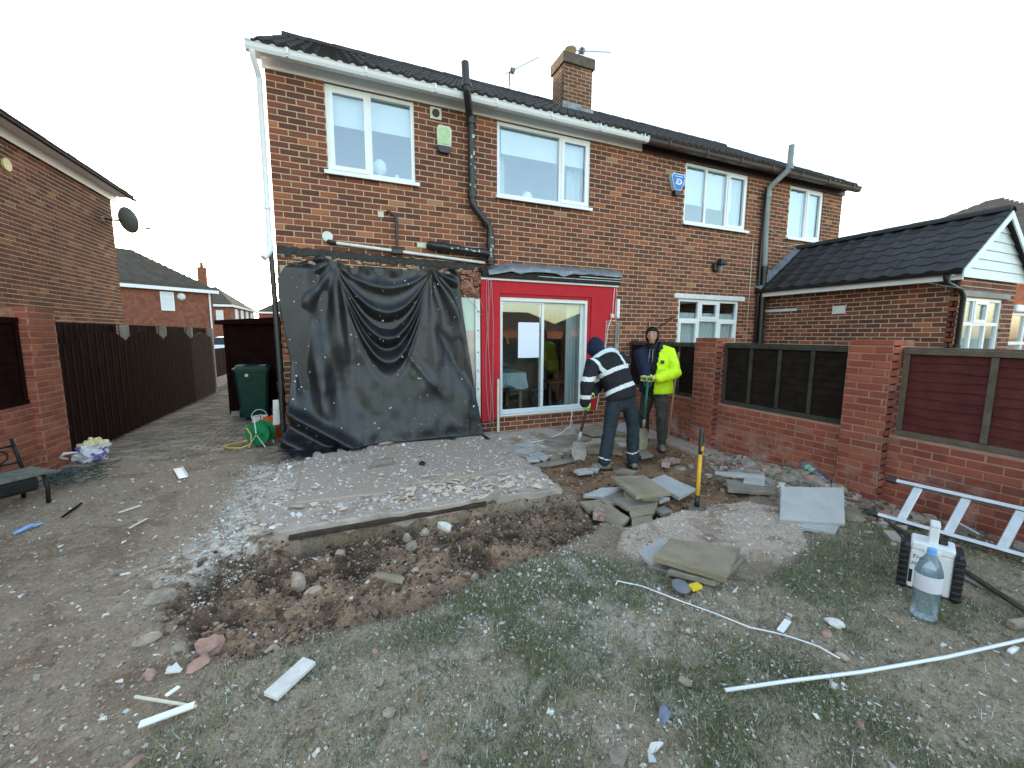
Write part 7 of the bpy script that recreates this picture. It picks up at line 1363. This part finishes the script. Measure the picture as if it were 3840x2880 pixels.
def cpaint(p, n):
    q = p-pel; h = q.z; lat = q.dot(rgt)+.08*h; near_arm = min((p-shA.lerp(eA, t)).length for t in (0, .3, .6, 1)) < .13 or min((p-eA.lerp(wA, t)).length for t in (.2, .5, .8, 1)) < .11
    if near_arm: return 0
    edge = .03+.09*max(0, h)/.5-.06
    if lat > edge: return 0
    if lat > edge-.075 and n.dot(fd) > -.2: return 2
    return 1 if n.dot(Vector((-.67, -.74, 0))) > -.3 else 0
paint(ct, cpaint); hem(ct, (4.3, -1.65, .835), (0, 0, 1))
# recess the open front a little
L_ = wloc(ct)
for po in ct.data.polygons:
    if po.material_index == 2:
        for vi in po.vertices: v = ct.data.vertices[vi]; v.co = v.co-po.normal*.006
b = MB(); etube(b, [nk+sdv*.12+Vector((0, .0, -.02)), nk+sdv*.1-fd*.03+Vector((0, 0, .03)), nk-fd*.1+Vector((0, 0, .04)), nk-sdv*.1-fd*.02+Vector((0, 0, .01)), nk-sdv*.12+fd*.05+Vector((0, 0, -.05))], [(.045, .02)]*5, (0, 0, 1), 10); etube(b, [nk+sdv*.1+Vector((0, 0, .02)), nk+sdv*.1+fd*.06+Vector((0, 0, -.05))], [(.04, .018), (.03, .016)], (0, 0, 1), 10); skin_up(b, 'collar', m_navy, D2, .01, 2, .004)
p_ = chs+rgt*.105+Vector((-.67, -.74, 0))*.195+Vector((0, 0, -.05)); b = MB(); b.box(-.026, .026, -.004, .008, -.026, .026, Matrix.Translation(p_) @ Matrix.Rotation(math.atan2(-.67, .74), 4, 'Z')); b.build('chest_badge', m_brown, D2)
b = MB(); 
for s_ in (-.018, .022): b.tube([nk+fd*.1+sdv*s_+Vector((0, 0, -.03)), nk+fd*.135+sdv*(s_*1.2)+Vector((0, 0, -.12)), nk+fd*.15+sdv*s_*1.4+Vector((0, 0, -.22))], .0045, 5)
b.build('drawstrings', m_greypipe, D2, smooth=True)
boot(D2, (aA[0], aA[1], aA[2]-.05), (-.55, -.8)); boot(D2, (aB[0], aB[1], aB[2]-.05), (-.9, -.3))
m_green = mat('green shaft', (.03, .14, .1), .45, .15, 12); m_blade2 = mat('earth caked blade', (.33, .29, .21), .8, .3, 14)
tp2, sk2, tip2 = Vector((3.86, -2.0, 1.06)), Vector((3.93, -1.87, .37)), Vector((3.96, -1.82, .03)); axs = tp2-sk2
shovel('green shafted shovel with earthy blade held by the person in yellow', tp2, sk2, tip2, (-.6, -.75, .2), m_green, m_blade2, grip='D', wd=.62)
q_ = tp2+axs.normalized()*.03; hand(D2, m_glovey, q_+Vector((.02, -.02, 0)), (.74, -.67, 0), (.2, .1, .8), wrist=wA); hand(D2, m_glovey, q_+Vector((-.04, .04, .0)), (.74, -.67, 0), (.2, .3, .7), wrist=wB)
# spare handle leaning on the fence
b = MB(); a_, e_ = Vector((4.78, -1.47, .0)), Vector((5.06, -1.33, 1.42)); SH2 = thing('wooden_handle', 'pale wooden tool handle leaning on the fence behind the yellow coat', 'tool handle', a_); b.tube([a_, e_], .016, 8); b.build('shaft', mat('pale ash wood', (.34, .25, .16), .7, .2, 12), SH2, smooth=True); b = MB(); b.tube([a_.lerp(e_, .72), a_.lerp(e_, .84)], .0172, 8); b.build('white_tape', m_plw, SH2, smooth=True)
# white flex from the door sill to the debris
b = MB(); b.tube([(3.8, -.12, .46), (3.72, -.25, .3), (3.55, -.5, .14), (3.2, -.75, .09), (2.9, -.85, .05), (2.6, -.9, .045)], .007, 6); tag(b.build('white_flex', m_white, None, smooth=True), 'white flex drooping from the patio door sill onto the debris', 'cable')
